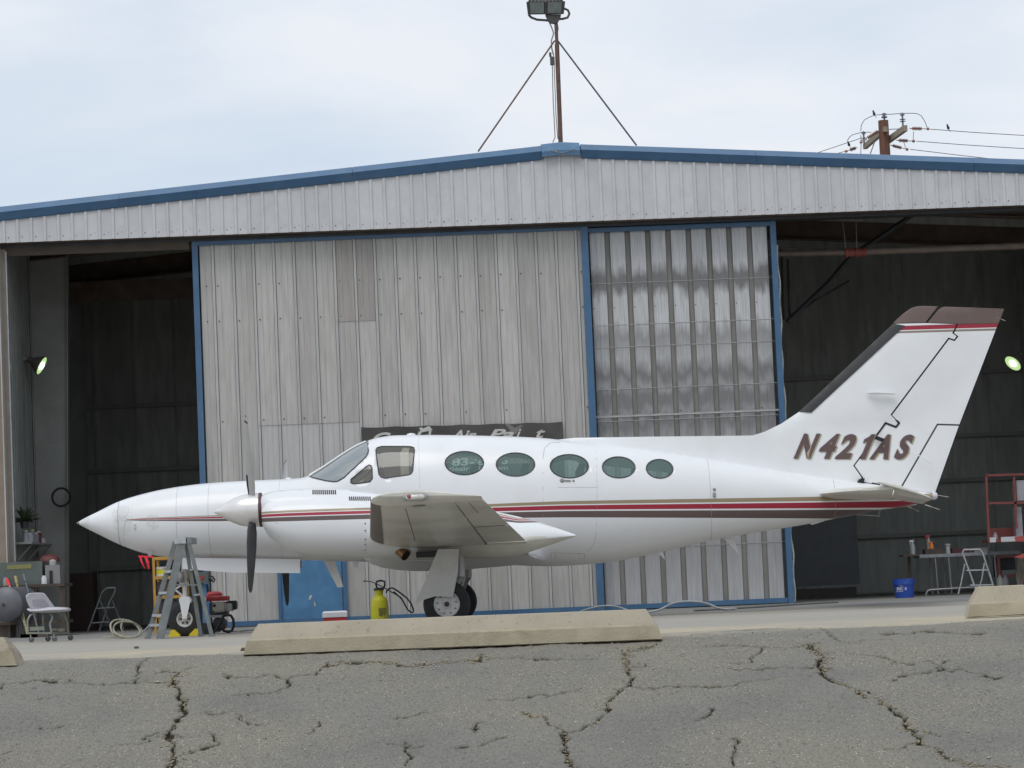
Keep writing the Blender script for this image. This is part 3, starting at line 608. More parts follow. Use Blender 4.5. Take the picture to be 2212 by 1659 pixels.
# ------------------------------------------------ big sliding door
def zat(x,y,d=0): return hl(x,y,d)
def door(xl,xr,ytl,ytr,xbl,xbr,ybl,ybr,name,label_,d,posts):
    pass
DL=zat(421,522); DLb=zat(443,1352); DR=zat(1262,487); DRb=zat(1303,1322)
ul,ur=DL.x,DR.x
sd1=bpy.data.objects.new('sliding_door',None); col.objects.link(sd1); sd1.parent=hangar; ORG[sd1.name]=H0v; sd1['label']='wide grey corrugated sliding door in blue frame with banner'
sd2=bpy.data.objects.new('sliding_door',None); col.objects.link(sd2); sd2.parent=hangar; ORG[sd2.name]=H0v; sd2['label']='narrow stained sliding door with dark vertical channels'
ztl,ztr=DL.z,DR.z
zf=lambda u: ztl+(u-ul)*(ztr-ztl)/(ur-ul)
ZB=.02
doorL=zat(603,1335).x; doorR=zat(753,1332).x; doorT=2.02
DP=zat(1225,600).x-zat(1181.5,600).x
# rib positions
xr0=zat(500,560).x; ks=int((xr0-ul)/DP)+1
prof_d=[(0,0),(.035,.024),(.07,.024),(.085,.018),(.135,.024),(.165,.0),(.18,0),(.42,0),(.44,.004),(.46,0),(.70,0),(.72,.004),(.74,0),(1,0)]
mi_full=[3,2,2,2,3,3,0,0,0,0,0,0,0]  # relief shading in colour: rib sides darkened, rib tops lightened
u=xr0-ks*DP
edges=[]
while u<ur-.03:
    a=max(u,ul+.06); b=min(u+DP,ur-.04)
    if b-a>.06: edges.append((a,b,u))
    u+=DP
patchz=zat(640,912).z; bu0=zat(683,600).x; bu1=zat(795,600).x; bz0=zat(740,692).z
for (a,b,uu) in edges:
    pr=[(0,0)]+[p for p in prof_d if (uu+p[0]*DP>a+.002 and uu+p[0]*DP<b-.002)]
    pr2=[]
    for f,o_ in ([((a-uu)/DP,0)]+pr[1:]+[((b-uu)/DP,0)]): pr2.append(((f*DP+uu-a)/(b-a),o_))
    allf=[p[0] for p in prof_d]
    def midx(P2):
        out=[]
        for (f0_,_),(f1_,_) in zip(P2[:-1],P2[1:]):
            g=((f0_+f1_)/2*(b-a)+a-uu)/DP; j=max(0,min(len(allf)-2,int(np.searchsorted(allf,g))-1)); out.append(mi_full[j])
        return out
    cut=(a<doorR-.02 and b>doorL+.02)
    m=MB(); pm=galv
    zlo=ZB
    if cut:
        # sheet above the walk-through door, in two lengths
        a2,b2=a,b
        rib_sheet(m,a,b,doorT,doorT,patchz,patchz,0,pr2,midx(pr2))
        hb(m,'door_panel',[mat('patch_sheet',(.50,.49,.47),.5,.2,var=.08,scale=3,stretch=(8,8,.6)) if 'patch_sheet' not in bpy.data.materials else bpy.data.materials['patch_sheet'],screwm,galvrib,rib_shade],sd1)
        m=MB()
        if a>bu0: rib_sheet(m,a,b,bz0-.02,bz0-.02,zf(a)-.05,zf(b)-.05,-.016,pr2,midx(pr2)); hb(m,'door_panel',[galvb,screwm,galvrib,rib_shade],sd1); m=MB(); rib_sheet(m,a,b,patchz-.03,patchz-.03,bz0,bz0,-.008,pr2,midx(pr2))
        else: rib_sheet(m,a,b,patchz-.03,patchz-.03,zf(a)-.05,zf(b)-.05,-.008,pr2,midx(pr2))
    else:
        if bu0<a<bu1:
            rib_sheet(m,a,b,zlo,zlo,bz0,bz0,0,pr2,midx(pr2)); hb(m,'door_panel',[galv,screwm,galvrib,rib_shade],sd1)
            m=MB(); rib_sheet(m,a,b,bz0-.02,bz0-.02,zf(a)-.05,zf(b)-.05,-.007,pr2,midx(pr2)); pm=galvb
        else: rib_sheet(m,a,b,zlo,zlo,zf(a)-.05,zf(b)-.05,0,pr2,midx(pr2))
    for zz in (zat(640,688).z,zat(640,905).z,zat(640,560).z-.35):
        if random.random()<.8 and not ((pm is galvb and zz<bz0+.02) or (cut and zz<patchz)): screw(m,(a+.085 if not cut else a+.09),-.006 if not cut else -.012,zz+.01*random.random(),.011)
    hb(m,'door_panel',[pm,screwm,galvrib,rib_shade],sd1)
    if cut: # short returns left and right of the walk door
        for (p,q) in ((a,min(b,doorL)),(max(a,doorR),b)):
            if q-p>.03: m=MB(); m.box((p,0,ZB),(q,.006,doorT)); hb(m,'door_panel',galv,sd1)
# blue frame
m=MB(); m.box((ul-.045,-.05,0.0),(ul+.04,.05,zf(ul)+.02)); m2=MB(); hb(m,'door_stile',blue,sd1)
m=MB(); m.prism([(ul-.04,-.052,zf(ul)-.065),(ur,-.052,zf(ur)-.065),(ur,-.052,zf(ur)+.012),(ul-.04,-.052,zf(ul)+.012)],(0,.1,0)); hb(m,'door_rail',blue,sd1)
m=MB(); m.box((ul-.04,-.045,.015),(ur,.045,.085)); hb(m,'door_rail',blue,sd1)
# middle post
pu=zat(1284,1000).x
m=MB(); m.box((pu-.052,-.075,0.0),(pu+.05,.045,zf(ur)+.06)); hb(m,'door_stile',blue,sd1)
# walk-through door
wd=bpy.data.objects.new('walk_door',None); 
m=MB(); dl_=doorL+.05; dr_=zat(742,1335).x
m.box((dl_,-.03,.06),(dr_,.01,doorT-.05)); hb(m,'walk_door',bluedoor,sd1)
m=MB(); m.box((doorL,-.06,.0),(dl_-.003,.03,doorT)); m.box((dr_+.012,-.06,0),(doorR,.03,doorT)); m.box((dl_-.003,-.06,doorT-.045),(dr_+.012,.03,doorT)); m.box((dl_-.003,-.055,0),(dr_+.012,.03,.055)); hb(m,'walk_door_frame',blue,sd1)
m=MB()
for (x,y,rr) in ((670.5,1290,.02),(669,1294,.014),(672,1287,.012),(680,1305.5,.014),(679,1301,.009),(681,1309,.009)):
    p=zat(x,y,-.032); m.lathe(p,(0,-1,0),[(.0001,0),(rr,.0005),(rr*.9,.0012),(.0001,.0015)],7,0,False)
hb(m,'bare_paint_chip',cream,sd1)
# narrow door
ur2=zat(1668,478,.1).x; 
zt2l=zat(1275,494,.1).z; zt2r=zat(1660,479,.1).z
ul2=pu+.055
zf2=lambda u: zt2l+(u-ul2)*(zt2r-zt2l)/(ur2-ul2)
DP2=zat(1485,700,.1).x-zat(1441,700,.1).x
c0=zat(1365,700,.1).x
u=c0-2*DP2+.035
prof2=[(0,0),(.05,0),(.07,.003),(.12,.0),(.30,0),(.32,.004),(.36,.004),(.38,0),(.60,.0),(.72,0),(.76,-.03),(.95,-.03),(1,0)]
idx2=[0,0,0,0,0,0,0,0,0,1,1,1]
pnl=None
while u<ur2-.03:
    a=max(u,ul2); b=min(u+DP2,ur2-.04)
    if b-a>.05:
        pts=[p for p in prof2 if u+p[0]*DP2>=a-.001 and u+p[0]*DP2<=b+.001]; ids=[idx2[i] for i,p in enumerate(prof2[:-1]) if prof2[i] in pts and prof2[i+1] in pts]
        pts2=[((f*DP2+u-a)/(b-a),o_) for f,o_ in pts]
        m=MB(); 
        # local coordinates relative to the panel so that each sheet weathers on its own
        rib_sheet(m,a-u,b-u,.08,.08,zf2(a)-.05,zf2(b)-.05,.1,pts2,ids)
        for zz in (zat(1400,662,.1).z,zat(1400,890,.1).z):
            screw(m,.02,.1,zz,.010,2)
        o=m.build('door_panel',[stainm,chan,screwm],sd2,local=True); o.location=(u,0,0)
    u+=DP2
for yy in (607,697,745,836,893,905,1100,1180):
    m=MB(); z_=zat(1460,yy,.1).z; m.box((ul2,.092,z_),(ur2-.04,.097,z_+.005)); 
    if yy in (893,): m.box((ul2,.09,z_-.02),(ur2-.04,.097,z_-.004))
    hb(m,'sheet_lap_strip',galvrib,sd2)
m=MB(); m.box((ur2-.045,.03,0),(ur2+.04,.14,zf2(ur2)+.05)); hb(m,'door_stile',blue,sd2)
m=MB(); m.prism([(ul2,.035,zf2(ul2)-.065),(ur2-.046,.035,zf2(ur2)-.065),(ur2-.046,.035,zf2(ur2)+.0),(ul2,.035,zf2(ul2)+.0)],(0,.1,0)); hb(m,'door_rail',blue,sd2)
m=MB(); m.box((ul2,.04,.015),(ur2-.046,.13,.085)); hb(m,'door_rail',blue,sd2)
m=MB(); sp=[(ur2+.055+.008*math.sin(z*3.1)+.010*math.sin(z*11), .12, z) for z in np.linspace(.02,zf2(ur2)-.35,60)]; m.tube(sp,[.012+.006*random.random() for _ in sp],5); hb(m,'frayed_edge_seal',mat('seal_white',(.5,.5,.46),.9,var=.3,scale=30),sd2)

# ---- banner on the door
BL=zat(780,923,-.055); BR=zat(1215,911,-.055); BBr=zat(1218,1030,-.055); BBl=zat(786,1045,-.055)
banner=thing('banner','dark vinyl banner with white lettering and aircraft silhouettes on the wide door','banner',hw(BL.x,-.055,BBl.z))
nx,nz_=40,10; vs=[]
for j in range(nz_+1):
    for i in range(nx+1):
        s_,t_=i/nx,j/nz_; p=(BBl*(1-s_)+BBr*s_)*(1-t_)+(BL*(1-s_)+BR*s_)*t_
        sag=.012*math.sin(s_*math.pi*9)*(t_)+.01*math.sin(s_*5+t_*9); vs.append(hw(p.x,p.y-.01+sag*.6-.012,p.z-.012*abs(math.sin(s_*math.pi*6))*(1 if j==nz_ else 0)))
m=MB(); m.add(vs,[(j*(nx+1)+i,j*(nx+1)+i+1,(j+1)*(nx+1)+i+1,(j+1)*(nx+1)+i) for j in range(nz_) for i in range(nx)],0,True); m.build('vinyl_sheet',bann,banner)
bo=Vector(Dv)*-.055
def bp(x,y):
    p=zat(x,y,-.055); return hw(p.x,-.055,p.z)
m=MB()
def btext(t,x0,y0,x1,y1,h,**k): 
    p0=bp(x0,y0); p1=bp(x1,y1); hv=bp(x0,y0-h)-p0; put_text(m,t,p0,p1,hv,outv=bo*.55,**k)
btext('Castle',805,961,930,957,26,shear=.35,offset=.03); btext('Air',972,953,1030,951,23,shear=.35,offset=.03); btext('Pa',1054,950,1110,948,22,shear=.35,offset=.03); btext('i',1114,948,1126,947.5,21,shear=.35,offset=.02); btext('n',1131,947,1152,946.5,13,shear=.3,offset=.0); btext('t',1158,946.5,1178,946,19,shear=.35,offset=.02)
btext('83-2',976,1007,1044,1005,17,offset=.03); btext('5',1084,1003,1097,1003,15,offset=.03)
btext('castleairpaint.com',943,1022,1097,1018,13,offset=.02)
m.build('banner_lettering',bannt,banner)
def silh(pts,mt,name,o_=.5):
    mm=MB(); mm.prism([bp(*q)+bo*o_ for q in pts],Dv*-.001); return mm.build(name,mt,banner)
silh([(905,925),(911,923),(914,926),(925,921),(932,921),(930,924),(943,921),(946,924),(938,929),(932,930),(930,944),(926,944),(926,931),(914,934),(907,934),(908,930)],bannt,'aircraft_silhouette')
silh([(1090,915),(1098,915),(1112,925),(1124,919),(1130,919),(1128,927),(1140,917),(1146,918),(1154,928),(1166,930),(1164,936),(1140,936),(1108,938)],bann2,'aircraft_silhouette',.46)
silh([(848,977),(858,978),(868,976),(870,980),(862,983),(858,990),(852,992),(856,984),(850,981)],bannt,'aircraft_silhouette')

# ================================================================== AIRCRAFT
YA=33.7
plane=thing('aircraft','white twin-engine propeller aircraft with red, gold and brown stripes parked before hangar','aircraft',G(900,YA))
AO=ORG[plane.name]
def P(x,y,lat): return at(x,y,YA-lat)
def prof(pts,lat):
    q=[P(x,y,lat) for x,y in pts]; return np.array([a.x for a in q]), np.array([a.z for a in q])
def pchip(xk,yk,x):
    xk=np.asarray(xk,float); yk=np.asarray(yk,float); h=np.diff(xk); d=np.diff(yk)/h; m_=np.zeros_like(yk)
    for i in range(1,len(xk)-1):
        if d[i-1]*d[i]>0: w1=2*h[i]+h[i-1]; w2=h[i]+2*h[i-1]; m_[i]=(w1+w2)/(w1/d[i-1]+w2/d[i])
    m_[0]=d[0]; m_[-1]=d[-1]
    x=np.asarray(x,float); i=np.clip(np.searchsorted(xk,x)-1,0,len(h)-1); t=(x-xk[i])/h[i]
    return (2*t**3-3*t**2+1)*yk[i]+(t**3-2*t**2+t)*h[i]*m_[i]+(-2*t**3+3*t**2)*yk[i+1]+(t**3-t**2)*h[i]*m_[i+1]
TOP=[(166,1130),(180,1121),(210,1106),(260,1082),(298,1070),(343,1059),(389,1051),(447,1044),(526,1039),(617,1035),(655,1032),(668,1027),(700,1008),(740,981),(770,963),(795,952),(820,945),(850,941),(914,940),(1060,942),(1178,947),(1215,951),(1370,968),(1528,992),(1766,1030),(1859,1042),(1950,1056),(2012,1066),(2024,1070)]
BOT=[(166,1130),(180,1138),(210,1153),(260,1177),(304,1193),(350,1202),(395,1205),(460,1206),(623,1209),(753,1213),(943,1216),(1060,1219),(1215,1222.5),(1303,1216),(1420,1194),(1508,1174),(1596,1156),(1698,1140),(1751,1131),(1801,1121),(1863,1109),(1887,1103),(1941,1096),(1980,1088),(2010,1079),(2024,1074)]
WID=[(166,0.0),(180,.10),(210,.27),(260,.50),(304,.64),(350,.76),(395,.84),(460,.92),(560,1.0),(660,1.06),(760,1.20),(850,1.32),(950,1.38),(1180,1.38),(1303,1.28),(1420,1.10),(1528,.90),(1650,.68),(1766,.50),(1860,.36),(1950,.22),(2012,.12),(2024,.03)]
tx,tz=prof(TOP,0); bx_,bz=prof(BOT,0); wx=np.array([P(x,1100,0).x for x,_ in WID]); ww=np.array([v for _,v in WID])
XN=min(tx[0],bx_[0]); XT=max(tx[-1],bx_[-1])
def Zt(X): return pchip(tx,tz,np.clip(X,tx[0],tx[-1]))
def Zb(X): return pchip(bx_,bz,np.clip(X,bx_[0],bx_[-1]))
def Wd(X): return np.maximum(pchip(wx,ww,np.clip(X,wx[0],wx[-1])),.004)
def nexp(X): return 2.0+.28*np.clip((X-XN)/2.5,0,1)*np.clip((XT-X)/2.,0,1)
def hull_lat(X,Z):
    zt,zb=float(Zt(X)),float(Zb(X)); zc=(zt+zb)/2; h=max((zt-zb)/2,.003); v=min(abs(Z-zc)/h,.9999); e=float(nexp(X)); return float(Wd(X))/2*(1-v**e)**(1/e)
# stripes
def strp(X):
    xk=np.array([P(x,1100,.68).x for x in (262,300,460,1215,1771,2030)])
    a=np.array([P(x,y,.6).z for x,y in ((262,1121),(300,1118),(460,1112.5),(1215,1083),(1771,1071),(2030,1063))]); b=np.array([P(x,y,.6).z for x,y in ((262,1123),(300,1124.5),(460,1125.5),(1215,1118),(1771,1118),(2030,1119))])
    return np.interp(X,xk,a),np.interp(X,xk,b)
xsn=np.unique(np.concatenate([XN+.25*np.linspace(0,1,10)**1.6, np.arange(XN+.25,XT-.15,.055), np.linspace(XT-.15,XT,6)])); NR=72
bm=bmesh.new(); rings=[]
lay=bm.verts.layers.float.new('stripe')
for X in xsn:
    zt,zb,wq,e=float(Zt(X)),float(Zb(X)),float(Wd(X)),float(nexp(X)); zc=(zt+zb)/2; h=max((zt-zb)/2,.003); ring=[]
    sa,sb=strp(X)
    for k in range(NR):
        t=2*math.pi*k/NR; cc,ss=math.cos(t),math.sin(t)
        y=wq/2*math.copysign(abs(cc)**(2/e),cc); z=zc+h*math.copysign(abs(ss)**(2/e),ss)
        v=bm.verts.new((X,YA-y,z)); v[lay]=(sa-z)/(sa-sb) if X>P(264,1100,.5).x else -5; ring.append(v)
    rings.append(ring)
for i in range(len(rings)-1):
    for k in range(NR): bm.faces.new((rings[i][k],rings[i][(k+1)%NR],rings[i+1][(k+1)%NR],rings[i+1][k]))
bm.faces.new(rings[0][::-1]); bm.faces.new(rings[-1])
bmesh.ops.recalc_face_normals(bm,faces=bm.faces)
for f in bm.faces: f.smooth=True
cuts=[]
def poly_xz(pts,lat): return [(q.x,q.z) for q in (P(x,y,lat) for x,y in pts)]
def ellipse(cx_,cy_,a,b,n=28): return [(cx_+a*math.cos(2*math.pi*i/n), cy_+b*math.sin(2*math.pi*i/n)) for i in range(n)]
WINS=[('cabin_window',ellipse(1003,1000,41.6,25.8),.64),('cabin_window',ellipse(1113.7,1003,41.6,25.8),.64),('cabin_window',ellipse(1230,1006.5,41.5,26),.64),('cabin_window',ellipse(1337,1009,35.5,23.5),.58),('cabin_window',ellipse(1425.6,1012,29,21),.52),
 ('cockpit_side_window',[(811,972),(813,966),(823,963),(886,963.7),(893,966),(895,972),(892,1017),(890,1022),(884.6,1026),(832,1033.5),(824,1031),(819,1025)],.56),
 ('vent_window',[(797,1004),(801,1006),(804,1012),(805,1034),(800,1041),(764,1045.5),(758,1043),(758,1036)],.55),
 ('windshield',[(666,1028),(685,1034),(703,1038.5),(722,1041),(731,1040),(744,1032),(789,989),(794.5,981),(795.5,973),(793,955),(790,920),(690,985)],.46)]
def clip_convex(bm,poly,zsign=None):
    cx_=sum(p[0] for p in poly)/len(poly); cz=sum(p[1] for p in poly)/len(poly)
    x0,x1=min(p[0] for p in poly),max(p[0] for p in poly); z0,z1=min(p[1] for p in poly),max(p[1] for p in poly)
    F=[f for f in bm.faces if max(v.co.x for v in f.verts)>x0 and min(v.co.x for v in f.verts)<x1 and max(v.co.z for v in f.verts)>z0 and min(v.co.z for v in f.verts)<z1]
    for i in range(len(poly)):
        a=poly[i]; b=poly[(i+1)%len(poly)]; nn=Vector((b[1]-a[1],0,-(b[0]-a[0])))
        if nn.length<1e-7: continue
        nn.normalize(); co=Vector((a[0],0,a[1]))
        if (Vector((cx_,0,cz))-co).dot(nn)<0: nn=-nn
        geom=F+list({e for f in F for e in f.edges})+list({v for f in F for v in f.verts})
        r=bmesh.ops.bisect_plane(bm,geom=geom,dist=1e-5,plane_co=co,plane_no=nn)
        F=[g for g in r['geom'] if isinstance(g,bmesh.types.BMFace) and g.is_valid and (g.calc_center_median()-co).dot(nn)>0]
        F=list(set(F))
    return F
wmesh=[]
nrm_of={}
for nm,pts,lat in WINS:
    pz=poly_xz(pts,lat); F=clip_convex(bm,pz)
    groups=[F] if nm=='windshield' else [[f for f in F if f.calc_center_median().y<YA],[f for f in F if f.calc_center_median().y>=YA]]
    for g in groups:
        if not g: continue
        vid={}; vs=[]; fs=[]
        for f in g:
            ff=[]
            for v in f.verts:
                if v not in vid: vid[v]=len(vs); vs.append(v.co.copy())
                ff.append(vid[v])
            fs.append(ff)
        wmesh.append((nm,vs,fs,pz))
    bmesh.ops.delete(bm,geom=F,context='FACES')
me=bpy.data.meshes.new('fuselage')
for v in bm.verts: v.co-=AO
bm.to_mesh(me); bm.free(); me.materials.append(hullw); me.materials.append(lining)
fus=bpy.data.objects.new('fuselage',me); col.objects.link(fus); fus.parent=plane; ORG[fus.name]=AO
so=fus.modifiers.new('wall','SOLIDIFY'); so.thickness=.03; so.offset=-1; so.material_offset=1; so.material_offset_rim=1
for nm,vs,fs,pz in wmesh:
    m=MB(); m.add(vs,fs,0,True); m.build(nm,gl_cab if nm=='cabin_window' else gl_wind if nm=='windshield' else gl_cock,fus)
def on_hull(x,y,lat,off=.002,side=1):
    q=P(x,y,lat)
    for _ in range(3): 
        l_=hull_lat(q.x,q.z); q=P(x,y,l_)
    return Vector((q.x,YA-side*(hull_lat(q.x,q.z)+off),q.z))
def hull_xz(X,Z,off=.002,side=1): return Vector((X,YA-side*(hull_lat(X,Z)+off),Z))
for nm,pts,lat in WINS:
    pz=poly_xz(pts,lat); dense=[]
    n_=len(pz)
    for i in range(n_):
        a=pz[i]; b=pz[(i+1)%n_]; kk=max(1,int(math.hypot(a[0]-b[0],a[1]-b[1])/.05))
        for j in range(kk): dense.append((a[0]+(b[0]-a[0])*j/kk,a[1]+(b[1]-a[1])*j/kk))
    for side in (1,-1):
        dn=[q for q in dense if q[1]<float(Zt(q[0]))-.012]
        if nm=='windshield':
            # open path along the lower edge only
            i0=[i for i,q in enumerate(dense) if q[1]<float(Zt(q[0]))-.004]
            dn=[dense[i] for i in i0]
            m=MB(); m.tube([hull_xz(a,b,.0,side) for a,b in dn],.009,6)
        else: m=MB(); m.tube([hull_xz(a,b,.0,side) for a,b in dn],.0075,6,closed=True)
        m.build('window_seal',boot,fus)
# windshield centre post
m=MB(); wxp=[P(x,1000,0).x for x in (668,700,740,770,792)]; m.tube([(X,YA,float(Zt(X))) for X in wxp],.016,6); m.build('windshield_post',white,fus)
# diagonal handle bar inside vent window, seats and glareshield inside
m=MB(); m.tube([P(764,1043,.45),P(799,1012,.45)],.02,6); m.build('window_trim_bar',cream,fus)
def seat_at(x,lat,s=1.0,mt=seatm):
    b=P(x,1110,lat); X=b.x; zf_=b.z; m=MB()
    m.box((X-.25,b.y-.23,zf_),(X+.22,b.y+.23,zf_+.16)); 
    m.loft([[(X+.16+o_,b.y-wq,zf_+zz) for o_,wq in ((0,.22),(.13,.22))]+[(X+.16+o_,b.y+wq,zf_+zz) for o_,wq in ((.13,.22),(0,.22))] for zz,o2 in ((.12,0),)]+[[(X+.16+o_+.02,b.y-wq,zf_+zz) for o_,wq in ((0.0,.20),(.10,.20))]+[(X+.16+o_+.02,b.y+wq,zf_+zz) for o_,wq in ((.10,.20),(0,.20))] for zz in (.45,.60*s,)]+[[(X+.23,b.y-.13,zf_+.70*s),(X+.30,b.y-.13,zf_+.70*s),(X+.30,b.y+.13,zf_+.70*s),(X+.23,b.y+.13,zf_+.70*s)]],sm=False)
    m.build('seat',mt,fus)
seat_at(838,.30,1.15,cream); seat_at(838,-.30,1.15,cream)
for xx in (985,1095,1215): seat_at(xx,-.32,.85)
m=MB(); a=P(735,1050,.0); m.box((a.x-.15,YA-.42,a.z-.1),(a.x+.05,YA+.42,a.z+.10)); m.build('instrument_panel',black,fus)
m=MB(); a=P(760,1115,0); b=P(1450,1115,0); m.box((a.x,YA-.5,a.z-.02),(b.x,YA+.5,a.z)); m.build('cabin_floor',lining,fus)
# radome seam, panel seams, door outline
def seamline(pts,r=.0022,mt=seam,name='panel_seam',sub=6,side=1):
    m=MB(); q=[]
    for (a,b) in zip(pts[:-1],pts[1:]):
        for j in range(sub): q.append((a[0]+(b[0]-a[0])*j/sub,a[1]+(b[1]-a[1])*j/sub))
    q.append(pts[-1]); m.tube([on_hull(x,y,.5,-.0005,side) for x,y in q],r,4); return m.build(name,mt,fus)
def ringseam(x,r=.002,dx=0):
    X=P(x,1100,0).x; zt,zb,wq,e=float(Zt(X)),float(Zb(X)),float(Wd(X)),float(nexp(X)); zc=(zt+zb)/2; h=(zt-zb)/2; m=MB(); pt=[]
    for k in range(48):
        t=2*math.pi*k/48; cc,ss=math.cos(t),math.sin(t); pt.append((X,YA-(wq/2)*math.copysign(abs(cc)**(2/e),cc),zc+h*math.copysign(abs(ss)**(2/e),ss)))
    m.tube(pt,r,4,closed=True); m.build('panel_seam',seam,fus)
ringseam(260,.0035); ringseam(389,.002); ringseam(458,.002); ringseam(610,.0018); ringseam(913,.0016); ringseam(1531,.0022); ringseam(1801,.0022)
seamline([(1173,1180),(1173,990),(1176,968),(1188,957),(1210,955)],.0026); seamline([(1288,960),(1290,1053),(1205,1053)],.002); seamline([(1290,1053),(1288,1150),(1284,1175),(1270,1192)],.0018)
seamline([(1190,1194),(1262,1196)],.002); seamline([(1190,1194),(1190,1206),(1200,1206),(1200,1194)],.002,sub=2); seamline([(1251,1196),(1251,1207),(1263,1207),(1263,1196)],.002,sub=2)
seamline([(690,1208),(820,1212)],.002)
m=MB(); h0=on_hull(1214,1038,.6,.001); m.lathe(h0,(0,-1,0),[(.027,0),(.027,.006),(.015,.010),(.0001,.010)],16); m.bar(on_hull(1217,1038,.6,.006),on_hull(1233,1038.5,.6,.006),.012,.016,0,(0,0,1)); h1=on_hull(1239,1038.5,.6,.001); m.lathe(h1,(0,-1,0),[(.014,0),(.012,.008),(.0001,.008)],8); m.build('door_handle',stm,fus)
m=MB(); 
for yy in (1204-140.0,): pass
for yy in (1057.5,1067,1071.5): a=on_hull(1543,yy,.5,.003); m.lathe(a,(0,-1,0),[(.02,0),(.018,.006),(.0001,.008)],10)
m.build('static_port',stm,fus)
m=MB(); a=on_hull(290.5,1136,.3,.004); m.box((a.x-.01,a.y-.01,a.z-.03),(a.x+.015,a.y+.01,a.z+.02)); m.build('static_port',rimm,fus)
# roof and belly antennas
def puck(x,y,w_,h_,nm='antenna'):
    a=P(x,y,0); m=MB(); vs=[]; m.lathe((a.x,YA,a.z-.02),(0,0,1),[(w_,0),(w_,.02),(w_*.8,.02+h_*.7),(w_*.3,.02+h_),(.0001,.02+h_)],16); m.build(nm,white,plane)
puck(888,941,.06,.03); puck(623,1035,.04,.02)
def finlet(pts,th,lat=0,nm='antenna',mt=white):
    m=MB(); m.prism([P(x,y,lat+th/2) for x,y in pts],(0,th,0)); return m.build(nm,mt,plane)
finlet([(697,1208),(723.5,1208),(741.6,1268),(729,1269)],.02,.1,mt=mat('antenna_white',(.6,.6,.58),.5)); finlet([(759,1210),(776,1210),(771,1228),(766,1228)],.02,.1)
finlet([(1562,1162),(1584,1160),(1596,1197)],.012,mt=bpy.data.materials['antenna_white']); finlet([(1421,1194),(1432,1191),(1437,1209)],.01); finlet([(1751,1128),(1780,1121),(1780,1126),(1755,1133.5),(1751,1132)],.05,nm='tail_skid')
finlet([(917,1212),(946,1212),(938,1225)],.01,mt=brownp)
m=MB(); m.tube([P(1850,1111,0),P(1899.5,1115,0),P(1901,1100,0)],.005,5); m.build('antenna',cream,plane)
# pitot mast with red covers
m=MB(); m.prism([P(319,1189,.25),P(328,1190,.25),P(327,1203,.25),P(320,1203,.25)],(0,.02,0)); m.build('pitot_mast',stm,plane)
pc=MB(); pc.bar(P(299,1201.5,.26),P(331,1203,.26),.02,.02)
pc.loft([[P(301,1203,.27),P(305,1203,.27),P(305,1203,.26),P(301,1203,.26)],[P(304,1215,.28),P(308,1214,.28),P(308,1214,.26),P(304,1215,.26)],[P(312,1228,.27),P(314,1228,.27),P(314,1228,.26),P(312,1228,.26)]],sm=False)
pc.loft([[P(312,1204,.27),P(318,1204,.27),P(318,1204,.26),P(312,1204,.26)],[P(316,1216,.28),P(322,1215,.28),P(322,1215,.26),P(316,1216,.26)],[P(320,1230,.27),P(323.5,1229,.27),P(323.5,1229,.26),P(320,1230,.26)]],sm=False)
tag(pc.build('pitot_cover',redbright),'red pitot cover with two hanging streamers under the aircraft nose','pitot cover')
# nose gear door panel
m=MB(); m.prism([P(394,1205,.22),P(648,1208,.22),P(648,1238,.22),P(500,1237,.22),P(394,1229,.22)],(0,.02,0)); m.build('nose_gear_door',white,plane)
m=MB(); m.prism([P(648.5,1210,.23),P(652,1211,.23),P(652,1228,.23),P(648.5,1228,.23)],(0,.03,0)); m.build('door_edge',brownp,plane)
_ao=AO
scuff(hullw,[(tuple(P(262,1108,.28)-_ao),.28,.36),(tuple(P(266,1134,.28)-_ao),.26,.36),(tuple(P(330,1128,.36)-_ao),.22,.40),(tuple(P(185,1128,.06)-_ao),.16,.36)])
# ---- plates with airfoil thickness (fin, rudder, ...)
def plate(poly,tfn,name,mats,parent=plane,g=.10,off=0.0,y0=YA):
    from mathutils.geometry import delaunay_2d_cdt
    dense=[]
    for i in range(len(poly)):
        p=Vector(poly[i]); q=Vector(poly[(i+1)%len(poly)]); kk=max(1,int((q-p).length/g))
        for j in range(kk): dense.append(p.lerp(q,j/kk))
    nb=len(dense); pts=list(dense)
    def inside(x,z):
        c=False; j=nb-1
        for i in range(nb):
            a_,b_=dense[i],dense[j]
            if (a_.y>z)!=(b_.y>z) and x<(b_.x-a_.x)*(z-a_.y)/(b_.y-a_.y)+a_.x: c=not c
            j=i
        return c
    xs_=[p.x for p in dense]; zs_=[p.y for p in dense]
    for a in np.arange(min(xs_)+g*.5,max(xs_),g):
        for b in np.arange(min(zs_)+g*.5,max(zs_),g):
            if inside(a,b) and min((a-p.x)**2+(b-p.y)**2 for p in dense)>(g*.4)**2: pts.append(Vector((a,b)))
    V_,E_,F_,_,_,_=delaunay_2d_cdt(pts,[(i,(i+1)%nb) for i in range(nb)],[list(range(nb))],1,1e-6)
    n_=len(V_); A=[]; B=[]
    for v in V_:
        t=tfn(v.x,v.y)+off; A.append((v.x,y0-t,v.y)); B.append((v.x,y0+t,v.y))
    fs=[list(f) for f in F_]; fb=[[i+n_ for i in f[::-1]] for f in fs]
    cnt={}
    for f in fs:
        for i in range(len(f)):
            e=(f[i],f[(i+1)%len(f)]); k=(min(e),max(e)); cnt[k]=cnt.get(k,0)+1
    be=[k for k,c in cnt.items() if c==1]
    m=MB(); m.add(A+B,fs+fb+[(a,b,b+n_,a+n_) for a,b in be],0,True); return m.build(name,mats,parent,sharp=40)
XZ=lambda pts,lat=0:[(q.x,q.z) for q in (P(x,y,lat) for x,y in pts)]
